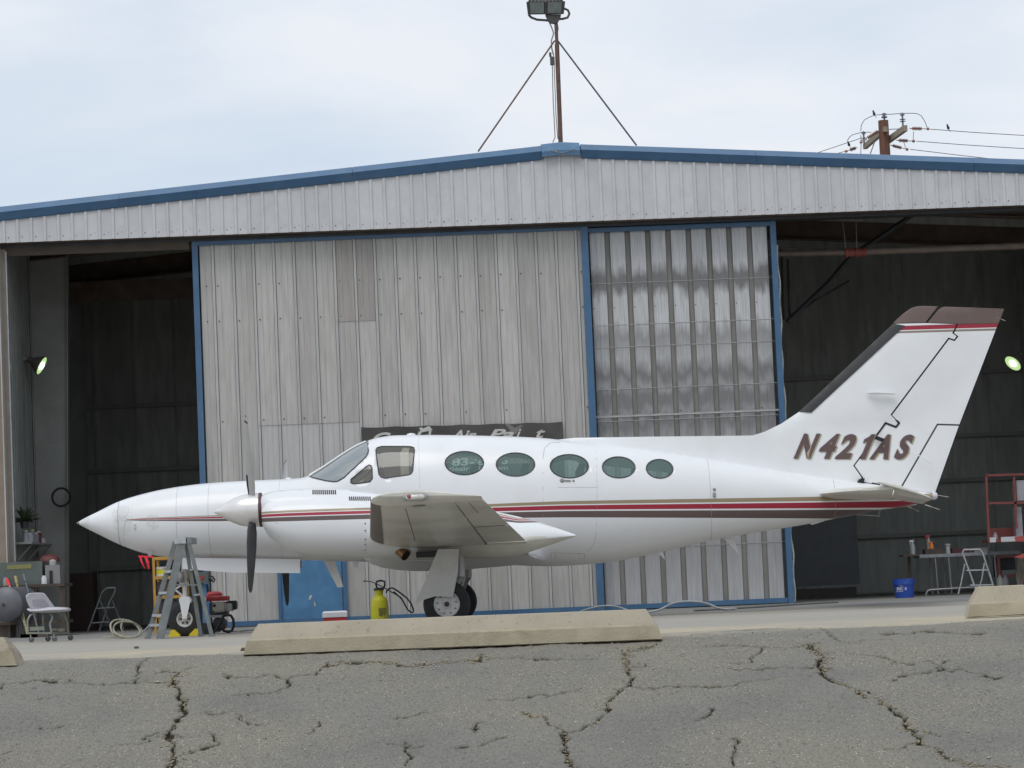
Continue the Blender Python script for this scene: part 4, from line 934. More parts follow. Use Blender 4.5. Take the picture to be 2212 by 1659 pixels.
LEl=XZ([(1180,950),(1600,943),(1640,937),(1688,915),(1727,889),(1929,700),(1969,664),(1995,655)]); TEl=XZ([(2014,1080),(2072,918),(2158,697),(2169,660)])
lez=[p[1] for p in LEl]; lex=[p[0] for p in LEl]; tez=[p[1] for p in TEl]; tex=[p[0] for p in TEl]
def fin_t(X,Z):
    o=np.argsort(lez); le=float(np.interp(Z,np.array(lez)[o],np.array(lex)[o])); te=float(np.interp(Z,tez,tex)); 
    cz=max(te-le,.3); c_=min(cz,1.7); u_=(te-X)/cz; u_=min(max(u_,0),1)
    # thin dorsal fairing forward, airfoil aft
    uu=1-u_; a_=min(max((X-le)/c_,0),1)
    t=.5*.10*min(c_,1.5)*5*(.2969*math.sqrt(a_)-.126*a_-.3516*a_**2+.2843*a_**3-.1015*a_**4)
    if cz>1.7:
        front=max(0.0,(te-1.7)-X)
        if front>0: t=.03
        else: t=max(t,.03*(1-min((X-(te-1.7))/.3,1)))
        # rounded ridge line
    d_top=max(0,float(np.interp(X,lex,[max(lez[0],z) for z in lez]))-Z)
    return max(min(t+.004,.012+d_top*.6),.006)
finw=mat('fin_white',(.80,.81,.825),.36,var=.02,scale=3,coat=.25,dirt=(.6,.58,.54),dirt_amt=.15,dscale=1.3)
sA=P(1948,704.5,0)-AO; sB=P(2156,698,0)-AO; sw=(P(1948,704.5,0).z-P(1948,720.5,0).z); slope=(sB.z-sA.z)/(sB.x-sA.x)
def fin_s(n,l):
    tc=n.new('ShaderNodeTexCoord'); sx=n.new('ShaderNodeSeparateXYZ'); l.new(tc.outputs['Object'],sx.inputs[0])
    a=n.new('ShaderNodeMath'); a.operation='MULTIPLY_ADD'; l.new(sx.outputs[0],a.inputs[0]); a.inputs[1].default_value=slope; a.inputs[2].default_value=sA.z-slope*sA.x
    b=n.new('ShaderNodeMath'); b.operation='SUBTRACT'; l.new(a.outputs[0],b.inputs[0]); l.new(sx.outputs[2],b.inputs[1])
    c=n.new('ShaderNodeMath'); c.operation='DIVIDE'; l.new(b.outputs[0],c.inputs[0]); c.inputs[1].default_value=sw; return c.outputs[0]
banded(finw,fin_s,[(0,.58,RED),(.70,1.0,(.27,.22,.18))])
FIN=[(1190,951.5),(1240,946),(1400,943.5),(1600,941.5),(1625,941),(1651,933),(1688,915),(1727,889),(1929,700),(1999,698.5),(2066,701),(2056,720),(2065.5,727),(2060.5,733.5),(2048,729.5),(1923,896),(1940,913),(1935,920),(1912,911.5),(1842.6,1006),(1861,1032),(1853,1040),(1853,1062),(1528,1030),(1250,1000)]
vfin=plate(XZ(FIN),fin_t,'vertical_fin',finw)
RUD=[(2069,701),(2156,699),(2072,917),(2024,915.5),(1944.5,1053.5),(1898,1047),(1866,1041),(1864.5,1032),(1846,1006),(1913.5,916),(1936.3,924),(1944.5,913.8),(1926.5,897),(2049.5,733.5),(2061.6,737.5),(2070,727),(2060.5,720)]
rud=plate(XZ(RUD),lambda X,Z:fin_t(X,Z)*.97,'rudder',finw)
plate(XZ([(2025.6,918),(2071,919.5),(2019,1066),(1947.5,1054.5)]),lambda X,Z:fin_t(X,Z)*.96,'trim_tab',finw,rud)
plate(XZ([(1929,698.5),(1938,689),(1950,678),(1969,665),(1980,662),(1991,661),(2025,662),(1998,697)]),lambda X,Z:min(fin_t(X,Z),.012+.4*max(0,P(2000,661,0).z-Z+.01)),'fin_cap',brownp,vfin,g=.05)
plate(XZ([(2034,664),(2040,662.5),(2169,667),(2157,698.5),(2070,700),(2002.5,697.5),(2026,670)]),lambda X,Z:min(fin_t(X,Z),.012+.4*max(0,P(2080,664,0).z-Z+.01)),'rudder_cap',brownp,rud,g=.05)
plate(XZ([(1726.5,889.5),(1752,892),(1954,704),(1929,699.5)]),lambda X,Z:fin_t(X,Z)+.008,'deice_boot',boot,vfin,g=.06)
m=MB(); m.prism([P(1895,1158-215,.1) for _ in range(0)] or [P(1893,941,.075),P(1911,948,.075),P(1907,955,.075),P(1889,948,.075)],(0,.03,0)); m.build('hinge_gap',black,rud)
m=MB(); m.prism([P(1856,1035,.07),P(1868,1033,.07),P(1866,1046,.07),P(1851,1044,.07)],(0,.14,0)); m.build('hinge_gap',black,rud)
m=MB(); m.prism([P(1872,849,.09),P(1890,848,.13),P(1934,850,.13),P(1933,852,.09),P(1880,852,.09)],(0,.03,0)); m.build('fin_fairing',white,vfin)
m=MB(); m.tube([P(1966,975,.05),P(1985,984,.09),P(2012,1001,.05)],.006,5); m.build('trim_tab_rod',white,rud)
def lines_on(pts,tfn,mt,name,parent,r=.004,off=0.0):
    m=MB(); m.tube([(q[0],YA-tfn(*q)-off,q[1]) for q in XZ(pts)],r,4); m.build(name,mt,parent)
# dark seals closing the slots between fin, rudder and tab
def ribbon(pts,wpx,hy,mt,name,parent):
    m=MB()
    for (p,q) in zip(pts[:-1],pts[1:]):
        d=Vector((q[0]-p[0],q[1]-p[1])).normalized(); nn=Vector((-d.y,d.x))*wpx/2; p=Vector(p)-d*.5; q=Vector(q)+d*.5
        m.prism([P(p.x+nn.x,p.y+nn.y,hy),P(q.x+nn.x,q.y+nn.y,hy),P(q.x-nn.x,q.y-nn.y,hy),P(p.x-nn.x,p.y-nn.y,hy)],(0,2*hy,0))
    m.build(name,mt,parent)
HNG=[(2067.5,701),(2058.8,720),(2068,727),(2061.2,736),(2049,732),(1925,896.5),(1942.5,913.5),(1935.7,922.5),(1913,914),(1844.5,1006),(1863,1032)]
ribbon(HNG,4.2,.012,black,'hinge_shroud',vfin)
ribbon([(1863,1032),(1855,1040),(1900,1048)],6,.012,black,'hinge_shroud',vfin)
ribbon([(2072,918.2),(2025,916.8),(1946,1054)],3.6,.006,seamd,'tab_shroud',rud)
ribbon([(2028,663),(2000.5,697.5),(2067,700)],3.2,.012,black,'hinge_shroud',vfin)
# registration
def fsurf(off):
    def f(q): return Vector((q.x, YA-fin_t(q.x,q.z)-off, q.z))
    return f
for dx,dy,off,mt,nm in ((3,1.6,.0055,mat('lettering_gold',(.38,.33,.22),.4),'registration_shadow'),(0,0,.008,mat('lettering_brown',(.12,.075,.075),.4),'registration_lettering')):
    m=MB(); 
    xx=[1714,1767,1819,1876,1902,1957]; wids=[45,43,44,21,46,46]; 
    for ch,x0,w_ in zip('N421AS',(1714,1762,1803,1849,1878,1929),(59,57,56,44,64,50)):
        sh=23
        y0=990.5+(x0-1714)*.008; 
        p0=P(x0+dx,y0+dy,.05); p1=P(x0+w_-sh+dx,y0+dy,.05); hv=P(x0+sh+dx,y0-54+dy,.05)-p0
        hv=hv
        if ch=='1':
            one=[(.42,0),(.95,0),(.95,1),(.55,1),(.40,.90),(.02,.80),(.02,.64),(.42,.70)]; m.add([fsurf(off)(p0+(p1-p0)*a_+hv*b_) for a_,b_ in one],[(0,1,2,3,4,7),(4,5,6,7)])
        else: put_text(m,ch,p0,p1,hv,fn=fsurf(off),offset=.045,outv=Vector((0,0,0)))
    m.build(nm,mt,vfin)
# static wicks
for (x0,y0,x1,y1,lt) in ((1972+174,683,2212-40,693,0),(2010,1067,2050,1074,.0),(1998,1090,2030,1101,2.4),(1960,1093,1985,1105,.3)):
    a=P(x0,y0,lt); b=P(x1,y1,lt); m=MB(); m.tube([a,a+(b-a)*.4],.008,5); m.tube([a+(b-a)*.4,b],.003,4); m.build('static_wick',cream,plane)
m=MB(); a=P(2022,1071,0); m.lathe(a-Vector((.02,0,0)),(1,0,0),[(.05,-.03),(.05,.0),(.035,.03),(.0001,.04)],12); m.build('tail_light',whitep,plane)
# ---- wings / tailplane by lofting sections
def section(le,te,tc,n=14,a0=0.0,a1=1.0):
    """closed airfoil between chord fractions a0..a1; le, te world points"""
    le=Vector(le); te=Vector(te); ch=(te-le); c_=ch.length; nz_=Vector((-ch.z,0,ch.x)).normalized()
    if nz_.z<0: nz_=-nz_
    th=lambda a: 5*tc*(.2969*math.sqrt(a)-.126*a-.3516*a**2+.2843*a**3-.1015*a**4)
    cam_=lambda a: .02*4*a*(1-a)
    fr=[a0+(a1-a0)*(.5-.5*math.cos(math.pi*i/n)) for i in range(n+1)]
    upp=[le+ch*a+nz_*(c_*(cam_(a)+th(a))) for a in fr]; low=[le+ch*a+nz_*(c_*(cam_(a)-th(a))) for a in fr]
    if a0==0: return upp[::-1]+low[1:-1] if a1>=1 else upp[::-1]+low[1:]
    return upp[::-1]+low
wst=[(.55,None,None,.145)]
tipLE,tipTE=P(801,1080,6.15),P(1041,1077,6.15); inLE,inTE=P(800,1158,2.45),P(1137,1169,2.45)
def wing_pt(lat,which):
    a,b=(inLE,tipLE) if which=='le' else (inTE,tipTE)
    if lat<=2.45 :
        f=(lat-2.45)/(6.15-2.45); q=a+(b-a)*f
        if which=='te':
            r0=P(1143,1203,.7); f2=(lat-.7)/(2.45-.7); q=r0+(a-r0)*f2
        return Vector((q.x,YA-lat,q.z))
    f=(lat-2.45)/(6.15-2.45); q=a+(b-a)*f; return Vector((q.x,YA-lat,q.z))
def mir(ring,side): return ring if side>0 else [Vector((p[0],2*YA-p[1],p[2])) for p in ring][::-1]
def wing(side):
    secs=[]
    for lat in (.5,1.5,2.45,3.2,3.95,5.0,6.05): secs.append((lat,.72))
    tcf=lambda lat: .15-.035*max(0,min(1,(lat-2.4)/3.8))
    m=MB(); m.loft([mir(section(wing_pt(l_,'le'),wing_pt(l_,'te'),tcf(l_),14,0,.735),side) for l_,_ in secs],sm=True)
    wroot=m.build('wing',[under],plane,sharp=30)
    # rounded tip piece
    m=MB(); rr=[]
    for i,(dl,sc_) in enumerate(((0,1),(.05,.97),(.10,.86),(.135,.66),(.15,.3))):
        le,te=wing_pt(6.05+dl,'le'),wing_pt(6.05+dl,'te'); up_=Vector((0,0,.035*dl/.15))
        mid=(le*.55+te*.45); le2=mid+(le-mid)*(1-.18*(dl/.15)**2); te2=te
        rr.append(mir(section(le2+up_,te2+up_*.5,tcf(6.05)*sc_,14,0,1.0),side))
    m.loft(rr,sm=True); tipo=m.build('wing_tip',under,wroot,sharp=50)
    def surf(l0,l1,a0,a1,nm,par,droop=0.0,nseg=3,mt=under):
        rr=[]
        for l_ in np.linspace(l0,l1,nseg): rr.append(mir(section(wing_pt(l_,'le')+Vector((0,0,0)),wing_pt(l_,'te')+Vector((0,0,-droop)),tcf(l_),8,a0,a1),side))
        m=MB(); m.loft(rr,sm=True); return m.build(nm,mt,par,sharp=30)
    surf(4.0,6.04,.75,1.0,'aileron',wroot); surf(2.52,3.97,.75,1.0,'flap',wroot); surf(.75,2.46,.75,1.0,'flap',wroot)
    # seams under the wing
    for l0,l1,a in ((4.0,5.6,.70),(4.3,5.2,.86)):
        pass
    # boot
    rr=[]
    for l_ in np.linspace(2.5,6.0,6):
        s_=section(wing_pt(l_,'le'),wing_pt(l_,'te'),tcf(l_)*1.02,8,0,.085); le=wing_pt(l_,'le'); c0_=(wing_pt(l_,'te')-le)
        ce=le+c0_*.05; rr.append(mir([ce+(p-ce)*1.06 for p in s_],side))
    m=MB(); m.loft(rr,sm=True); m.build('deice_boot',bootb,wroot,sharp=40)
    return wroot
wn=wing(1); wf=wing(-1)
# tip light near side
def capsule(mbx,c,ax,ln,r,m=0,yy=.6):
    mbx.lathe(c,ax,[(.0001,-ln/2),(r*.7,-ln/2+r*.3),(r,-ln/2+r),(r,ln/2-r),(r*.7,ln/2-r*.3),(.0001,ln/2)],12,m)
a=P(897,1074,6.215); m=MB(); capsule(m,a,(1,0,-.01),.20,.028); tl=m.build('nav_light',mat('lens_clear',(.62,.6,.55),.2,coat=.6,var=.3,scale=18),wn)
m=MB(); capsule(m,P(884,1073.5,6.222),(1,0,0),.06,.026); m.build('nav_light_red',mat('lens_red',(.25,.05,.05),.3),wn)
m=MB(); capsule(m,P(897,1074,6.20),(1,0,-.01),.25,.036); m.build('nav_light_rim',seam,wn)
m=MB()
for (l0,a0_,l1,a1_) in ((5.4,.70,4.55,.70),(4.45,.70,4.3,.70)):
    pass
def under_pt(lat,a,off=.003):
    le,te=wing_pt(lat,'le'),wing_pt(lat,'te'); ch=te-le; tc_=.15-.035*max(0,min(1,(lat-2.4)/3.8)); t=5*tc_*(.2969*math.sqrt(a)-.126*a-.3516*a**2+.2843*a**3-.1015*a**4)
    nn=Vector((-ch.z,0,ch.x)).normalized(); nn=nn if nn.z>0 else -nn
    return le+ch*a+nn*(ch.length*(.02*4*a*(1-a)-t)-off)
m=MB()
for (l0,a0_,l1,a1_) in ((5.75,.745,4.9,.745),(4.75,.745,4.05,.745),(3.95,.745,2.6,.745),(3.98,.75,3.98,.97),(5.1,.86,5.9,.86),(3.0,.3,5.8,.3),(2.6,.74,1.2,.74)):
    m.tube([under_pt(l0+(l1-l0)*t,a0_+(a1_-a0_)*t,.0) for t in np.linspace(0,1,8)],.004,4)
m.build('control_gap',seamd,wn)
m=MB(); m.lathe(under_pt(5.95,.42,.0),(0,0,-1),[(.07,0),(.06,.012),(.0001,.014)],14); m.build('access_cover',seam,wn)
# fuselage-wing fillet
m=MB(); rr=[]
for lat,k_ in ((.30,1.25),(.62,1.08),(.9,1.0)):
    le,te=wing_pt(lat,'le'),wing_pt(lat,'te'); c_=te-le; rr.append(section(le-c_*.05*(k_-1)*4,te+c_*.12*(k_-1)*4,.16*k_,14,0,1))
m.loft(rr,sm=True); m.loft([mir(r_,-1) for r_ in rr],sm=True); m.build('wing_root_fairing',white,plane,sharp=50)
# tailplane
def tail(side):
    rLE,rH=P(1766,1067,.12),P(1925,1076,.12); tLE,tH=P(1856,1059,2.42),P(1930,1056.5,2.42)
    rT=P(1992,1089,.2); tT=P(2017,1077,2.42)
    m=MB(); rr=[]
    for t in (0,.33,.66,.97,1.0):
        le=rLE+(tLE-rLE)*t; te=rH+(tH-rH)*t; te2=le+(te-le)/.62; k_=1 if t<1 else .5
        rr.append(mir(section(le,te2,.10*k_,12,0,.62),side))
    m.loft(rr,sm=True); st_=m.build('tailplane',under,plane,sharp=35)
    m=MB(); rr=[]
    for t in (0,.5,.9):
        h=rH+(tH-rH)*t; te=rT+(tT-rT)*t; 
        le=h-(te-h)*.08; rr.append(mir(section(h+Vector((.012,0,0)),te,.09,8,0,1),side))
    hornLE=P(1894,1041,2.47); 
    rr.append(mir(section(P(1912,1045,2.28),P(2013,1077,2.28),.075,8,0,1),side)); rr.append(mir(section(hornLE,tT,.07,8,0,1),side)); 
    q=P(1900,1042,2.52); rr.append(mir(section(q,P(2012,1076,2.52),.035,8,0,1),side))
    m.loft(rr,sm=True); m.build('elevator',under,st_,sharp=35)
    m=MB(); bb=[]
    for t in np.linspace(.05,.93,4):
        le=rLE+(tLE-rLE)*t; te=rH+(tH-rH)*t; te2=le+(te-le)/.62; s_=section(le,te2,.104,6,0,.10); bb.append(mir(s_,side))
    return st_
tail(1); tail(-1)
# ---- nacelles
LE_=1.98
NT=[(564,1072),(572,1066),(600,1060),(640,1056.5),(694,1055),(753,1057),(826,1066),(900,1075),(980,1088),(1069,1105),(1120,1116),(1163,1128),(1210,1143),(1243,1155)]
NBt=[(564,1112),(572,1118),(600,1140),(640,1160),(694,1180),(753,1194),(826,1200),(900,1207),(980,1207),(1069,1206),(1120,1200),(1163,1186),(1210,1170),(1243,1158.5)]
NW=[(564,.30),(572,.42),(600,.54),(640,.62),(694,.68),(753,.72),(826,.76),(900,.78),(980,.78),(1069,.74),(1120,.66),(1163,.52),(1210,.26),(1243,.05)]
CT=[(568,1092),(572,1086),(590,1079),(640,1072),(700,1068),(760,1070),(830,1080),(900,1092)]
CB=[(568,1130),(571,1143),(585,1161),(617,1184),(662,1196),(740,1202),(855,1206),(930,1200)]
CW=[(568,.44),(574,.60),(590,.74),(640,.84),(700,.88),(760,.88),(830,.84),(930,.72)]
class Body:
    def __init__(s,T,B,Wl,lat,e=2.3):
        s.tx,s.tz=prof(T,lat); s.bx,s.bz=prof(B,lat); s.wx=np.array([P(x,1110,lat).x for x,_ in Wl]); s.ww=np.array([w_ for _,w_ in Wl]); s.lat=lat; s.e=e
    def dims(s,X): return float(pchip(s.tx,s.tz,X)),float(pchip(s.bx,s.bz,X)),float(pchip(s.wx,s.ww,X))
    def lath(s,X,Z):
        zt,zb,w_=s.dims(X); zc=s.mid(X,zt,zb); h=(zt-zc) if Z>zc else (zc-zb); v=min(abs(Z-zc)/h,.999); return w_/2*(1-v**s.e)**(1/s.e)
    edge=None
    def mid(s,X,zt,zb):
        if s.edge is None: return (zt+zb)/2
        ex,ez=s.edge; f=min(max((X-ex[0])/(ex[1]-ex[0]),0),1); ze=float(np.interp(X,ex,ez)); return (zt+zb)/2*(1-f)+max(zb+.004,min(ze,zt-.004))*f
    def eb(s,X):
        if s.edge is None: return s.e
        f=min(max((X-s.edge[0][0])/(s.edge[0][1]-s.edge[0][0]),0),1); return s.e*(1-f)+1.15*f
    def mesh(s,name,mt,parent,side=1,stripe=None,n=44,step=.05):
        x0=max(s.tx[0],s.bx[0],s.wx[0])+.001; x1=min(s.tx[-1],s.bx[-1],s.wx[-1])-.001
        rr=[]
        for X in np.append(np.arange(x0,x1,step),x1):
            zt,zb,w_=s.dims(X); zc=s.mid(X,zt,zb); ring=[]
            for k in range(n):
                t=2*math.pi*k/n; cc,ss=math.cos(t),math.sin(t)
                ring.append(Vector((X,YA-side*s.lat-side*w_/2*math.copysign(abs(cc)**(2/s.e),cc),zc+((zt-zc) if ss>0 else (zc-zb))*math.copysign(abs(ss)**(2/(s.e if ss>0 else s.eb(X))),ss))))
            rr.append(ring if side>0 else ring[::-1])
        m=MB(); m.loft(rr,sm=True)
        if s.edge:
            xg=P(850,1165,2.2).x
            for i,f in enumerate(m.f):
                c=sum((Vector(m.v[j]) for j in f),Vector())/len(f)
                if c.x>xg and c.z<P(1000,1168,2.3).z+(0 if c.x<s.edge[0][1] else 0) : m.m[i]=1  # darker paint on the lower aft faces stands in for underside shade
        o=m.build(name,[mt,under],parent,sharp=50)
        if stripe:
            A=o.data.attributes.new('stripe','FLOAT','POINT'); vals=[]
            for v in o.data.vertices:
                q=v.co+AO; sa,sb=stripe(q.x); vals.append((sa-q.z)/(sa-sb))
            A.data.foreach_set('value',vals)
        return o
    def surf(s,x,y,off=.002):
        q=P(x,y,s.lat)
        for _ in range(4): q=P(x,y,s.lat+s.lath(q.x,q.z))
        return Vector((q.x,YA-s.lat-s.lath(q.x,q.z)-off,q.z))
def nstr(X):
    xk=[P(x,1110,2.4).x for x in (568,621,801,1069,1120)]; a=[P(x,y,2.4).z for x,y in ((568,1105),(621,1102),(801,1096),(1069,1106),(1120,1118))]; b=[P(x,y,2.4).z for x,y in ((568,1127),(621,1126),(801,1121),(1069,1124),(1120,1129))]
    return float(np.interp(X,xk,a)),float(np.interp(X,xk,b))
for side in (1,-1):
    nb=Body(NT,NBt,NW,LE_,2.2); _e=[P(x,y,2.25) for x,y in ((1000,1180),(1125,1169),(1243,1156.5))]; nb.edge=([q.x for q in _e],[q.z for q in _e]); cb=Body(CT,CB,CW,LE_,2.5)
    nac=nb.mesh('nacelle',hullw,plane,side,nstr); cw_=cb.mesh('engine_cowl',hullw,nac,side,nstr)
    if side==1: NBODY,CBODY,NAC=nb,cb,nac
def nsurf(x,y,off=.001):
    a=NBODY.surf(x,y,off); b=CBODY.surf(x,y,off) if CBODY.tx[0]<P(x,y,2.4).x<CBODY.tx[-1] and CBODY.dims(P(x,y,2.4).x)[1]<P(x,y,2.4).z<CBODY.dims(P(x,y,2.4).x)[0] else a
    return a if a.y<b.y else b
m=MB()
for i in range(12): 
    x=676+i*4.4; a=nsurf(x,1059,.003); b=nsurf(x+.4,1067.5,.003); m.bar(a,b,.014,.008,0,(0,1,0))
m.build('cooling_louvre',black,NAC)
m=MB()
for i in range(11): 
    x=755+i*4.4; a=nsurf(x,1073,.004); b=nsurf(x+1.0,1081,.004); m.bar(a,b,.012,.008,0,(0,1,0))
m.build('cooling_louvre',black,NAC)
m=MB()
for i in range(15):
    x=757+i*4.2; a=nsurf(x,1059.5+i*.5,.003); m.bar(a,a+Vector((.004,-.004,-.02)),.012,.006,0,(0,1,0))
m.build('cooling_louvre',black,NAC)
m=MB(); m.tube([CBODY.surf(x,y,0) for x,y in ((593,1080),(594,1095),(598,1130),(603,1160),(615,1180))],.003,4); m.tube([CBODY.surf(x,y,0) for x,y in ((791,1085),(791,1110),(791,1150),(792,1180),(793,1194))],.003,4); m.tube([NBODY.surf(x,y,0) for x,y in ((606,1061),(655,1059),(655,1068))],.002,4); m.build('cowl_seam',seam,NAC)
m=MB()
for yy in (1131,1146,1165,1176,1188): a=CBODY.surf(789,yy,.0); m.lathe(a,(0,-1,0),[(.009,0),(.007,.004),(.0001,.005)],8)
m.build('cowl_fastener',mat('fastener_brown',(.16,.10,.08),.5),NAC)
# exhaust pipe, both sides
for side in (1,-1):
    m=MB(); pts=[P(848,1166,2.1),P(853,1176,2.18),P(862,1187,2.24),(P(872,1196,2.28)),P(877,1200,2.30)]
    pts=[Vector((p.x,YA-side*(YA-p.y),p.z)) for p in pts]; m.tube(pts,[.055,.06,.062,.064,.066],14,cap=False); o=m.build('exhaust_pipe',bronze,plane)
    m=MB(); m.lathe(pts[-1]-(pts[-1]-pts[-2]).normalized()*.02,(pts[-1]-pts[-2]),[(.0001,0),(.058,0)],14); m.build('pipe_bore',black,plane)
# ---- propellers
def propeller(hub,angs,side):
    """hub: centre of the blade plane; angs: blade angles from vertical towards the camera"""
    pr=bpy.data.objects.new('propeller',None); col.objects.link(pr); pr.parent=plane; pr.location=Vector(hub)-AO; ORG[pr.name]=Vector(hub)
    L_=.445; m=MB(); m.lathe(hub+Vector((.085,0,0)),(-1,0,0),[(.0001,0),(.165,0),(.19,.004),(.19,.05),(.186,.14),(.17,.22),(.14,.30),(.098,.38),(.06,.44),(.03,.49),(.012,.52),(.0001,.527)],32); m.build('spinner',chrome,pr)
    m=MB(); m.lathe(hub+Vector((.10,0,0)),(-1,0,0),[(.0001,-.01),(.19,-.01),(.195,0),(.195,.02),(.188,.025)],32); m.build('spinner_backplate',mat('backplate',(.09,.04,.045),.4),pr)
    for a in angs:
        d=Vector((0,-math.sin(a),math.cos(a))); tn=d.cross(Vector((1,0,0))).normalized()   # in rotation plane
        rr=[]; st=[(.10,.055,.045,70),(.19,.09,.04,60),(.30,.125,.028,55),(.50,.145,.02,44),(.75,.14,.015,35),(.95,.12,.011,29),(1.08,.09,.008,27),(1.13,.055,.006,27),(1.143,.02,.004,27)]
        for r_,c_,t_,b_ in st:
            be=R(b_); cv=(tn*math.cos(be)+Vector((-1,0,0))*math.sin(be)); nv=d.cross(cv).normalized(); n=8; ring=[]
            cen=hub+d*r_
            for k in range(2*n):
                t=math.pi*k/n; ring.append(cen+cv*(c_/2*math.cos(t))+nv*(t_/2*math.sin(t)))
            rr.append(ring)
        m=MB(); n2=16
        for i in range(len(rr)-1):
            r0_,r1_=st[i][0],st[i+1][0]
            sub=5 if r1_-r0_>.1 else 1
            for q in range(sub):
                A=[rr[i][k]+(rr[i+1][k]-rr[i][k])*(q/sub) for k in range(n2)]; B=[rr[i][k]+(rr[i+1][k]-rr[i][k])*((q+1)/sub) for k in range(n2)]; rm=r0_+(r1_-r0_)*(q+.5)/sub
                for k in range(n2):
                    kk=(k+1)%n2; front=(k<8)
                    mi_= (0 if front else 1)
                    if front and rm>1.06: mi_=2 if (rm<1.09 or rm>1.125) else 0
                    if front and .19<rm<.42 and (k in (0,1,2)): mi_=2
                    m.add([A[k],A[kk],B[kk],B[k]],[(0,1,2,3)],mi_,True)
        m.add(rr[-1],[tuple(range(n2))],2)
        bmm=m.build('blade',[blade_f,boot,black],pr,sharp=60)
    return pr
hn=P(546,1102,LE_); hn.y=YA-LE_; 
propeller(Vector((hn.x,YA-LE_,hn.z)),[R(24),R(144),R(264)],1)
propeller(Vector((hn.x,YA+LE_,hn.z)),[R(-46),R(-166),R(-286)],-1)
# ---- wheels and gear
def wheel(c,r,w_,rimr,par,lat_sign,spokes=False):
    c=Vector(c); m=MB(); m.lathe(c,(0,-1,0),[(rimr,-w_*.40),(rimr*1.05,-w_*.47),(r*.80,-w_*.5),(r*.93,-w_*.42),(r*.985,-w_*.28),(r,-w_*.1),(r,w_*.1),(r*.985,w_*.28),(r*.93,w_*.42),(r*.80,w_*.5),(rimr*1.05,w_*.47),(rimr,w_*.40)],40)
    for q in (-.18,0,.18): m.lathe(c+Vector((0,-w_*q,0)),(0,-1,0),[(r*.99,-.006),(r*1.004,-.004),(r*1.004,.004),(r*.99,.006)],40)
    m.build('tyre',rubber,par)
    m=MB()
    if not spokes:
        m.lathe(c,(0,-1,0),[(rimr,-w_*.4),(rimr,w_*.38),(rimr*1.02,w_*.43),(rimr*.95,w_*.44),(rimr*.9,w_*.36),(rimr*.35,w_*.34),(rimr*.3,w_*.42),(rimr*.2,w_*.42)],32)
        m.lathe(c+Vector((0,-w_*.3,0)),(0,-1,0),[(.0001,0),(rimr*.3,0)],16,0)
        for k in range(9):
            t=2*math.pi*k/9+.2; m.lathe(c+Vector((math.cos(t)*rimr*.74,-w_*.355,math.sin(t)*rimr*.74)),(0,-1,0),[(.009,0),(.009,.01),(.0001,.011)],8,1)
        m.lathe(c+Vector((0,-w_*.40,0)),(0,-1,0),[(.03,0),(.03,.012),(.018,.014),(.018,.0),(.0001,0)],14,1)
    else:
        m.lathe(c,(0,-1,0),[(rimr,-w_*.4),(rimr,w_*.36),(rimr*1.02,w_*.43),(rimr*.88,w_*.42),(rimr*.80,w_*.20),(.0001,w_*.16)],32)
        m.lathe(c+Vector((0,-w_*.2,0)),(0,-1,0),[(rimr*.35,0),(rimr*.3,w_*.2),(.0001,w_*.22)],16,0)
        for k in range(6):
            t=2*math.pi*k/6; m.lathe(c+Vector((math.cos(t)*rimr*.55,-w_*.20,math.sin(t)*rimr*.55)),(0,-1,0),[(rimr*.17,0),(rimr*.15,.004),(.0001,.005)],10,1)
    m.build('rim',[rimm,mat('bolt_dark',(.10,.07,.06),.6)],par)
for side in (1,-1):
    g_=bpy.data.objects.new('main_landing_gear',None); col.objects.link(g_); g_.parent=plane; ORG[g_.name]=AO
    c=P(965,1305,2.42); rr_=c.z-float(gz(0,YA)); c=Vector((c.x,YA-side*2.33,rr_)); 
    wheel(Vector((c.x,c.y,c.z)),rr_,.17,.142,g_,side)
    T=P(983,1180,2.2); top=Vector((T.x,YA-side*2.08,T.z)); axl=Vector((c.x+.015,YA-side*2.18,c.z))
    tp2=Vector((P(993,1246,2.2).x,YA-side*2.10,P(993,1246,2.2).z)); top.x=P(992,1180,2.2).x
    m=MB(); m.tube([top,tp2],.062,14); m.tube([tp2,axl+Vector((.02,0,.03))],.034,12); m.tube([axl,Vector((c.x,c.y,c.z))],.03,10)
    m.bar(tp2+Vector((.045,0,.02)),axl+Vector((.06,0,.10)),.03,.05,0,(0,1,0)); m.tube([P(945,1190,2.0).lerp(P(945,1190,2.0),0)*1.0 if side>0 else Vector((P(945,1190,2.0).x,YA+2.0,P(945,1190,2.0).z)),tp2],.018,8)
    m.build('strut',stm,g_)
    dp=[P(946,1186,2.5),P(991,1186,2.5),P(989,1235,2.5),P(978,1291,2.5),P(966,1289,2.5),P(940,1288,2.5),P(920,1294,2.5),P(893,1306,2.5),P(915,1262,2.5),P(934,1215,2.5)]
    dp=[Vector((p.x,YA-side*(2.44+.0*i),p.z)) for i,p in enumerate(dp)]
    m=MB(); m.prism(dp,(0,side*.015,0)); m.build('gear_door',mat('gear_door_white',(.58,.57,.54),.45,var=.08,scale=3,dirt=(.36,.33,.29),dirt_amt=.5,dscale=3),g_)
m=MB(); w0=P(900,1212,2.0); 
m.build if False else None
# open wheel wells: black slabs under the wing stand in for the recess shade
for side in (1,-1):
    m=MB(); a=P(902,1203,2.0); b=P(975,1203,2.0); m.box((a.x,YA-side*2.3-.12,a.z-.012),(b.x,YA-side*2.3+.5,a.z+.05)); m.build('wheel_well_shade_slab',black,plane)
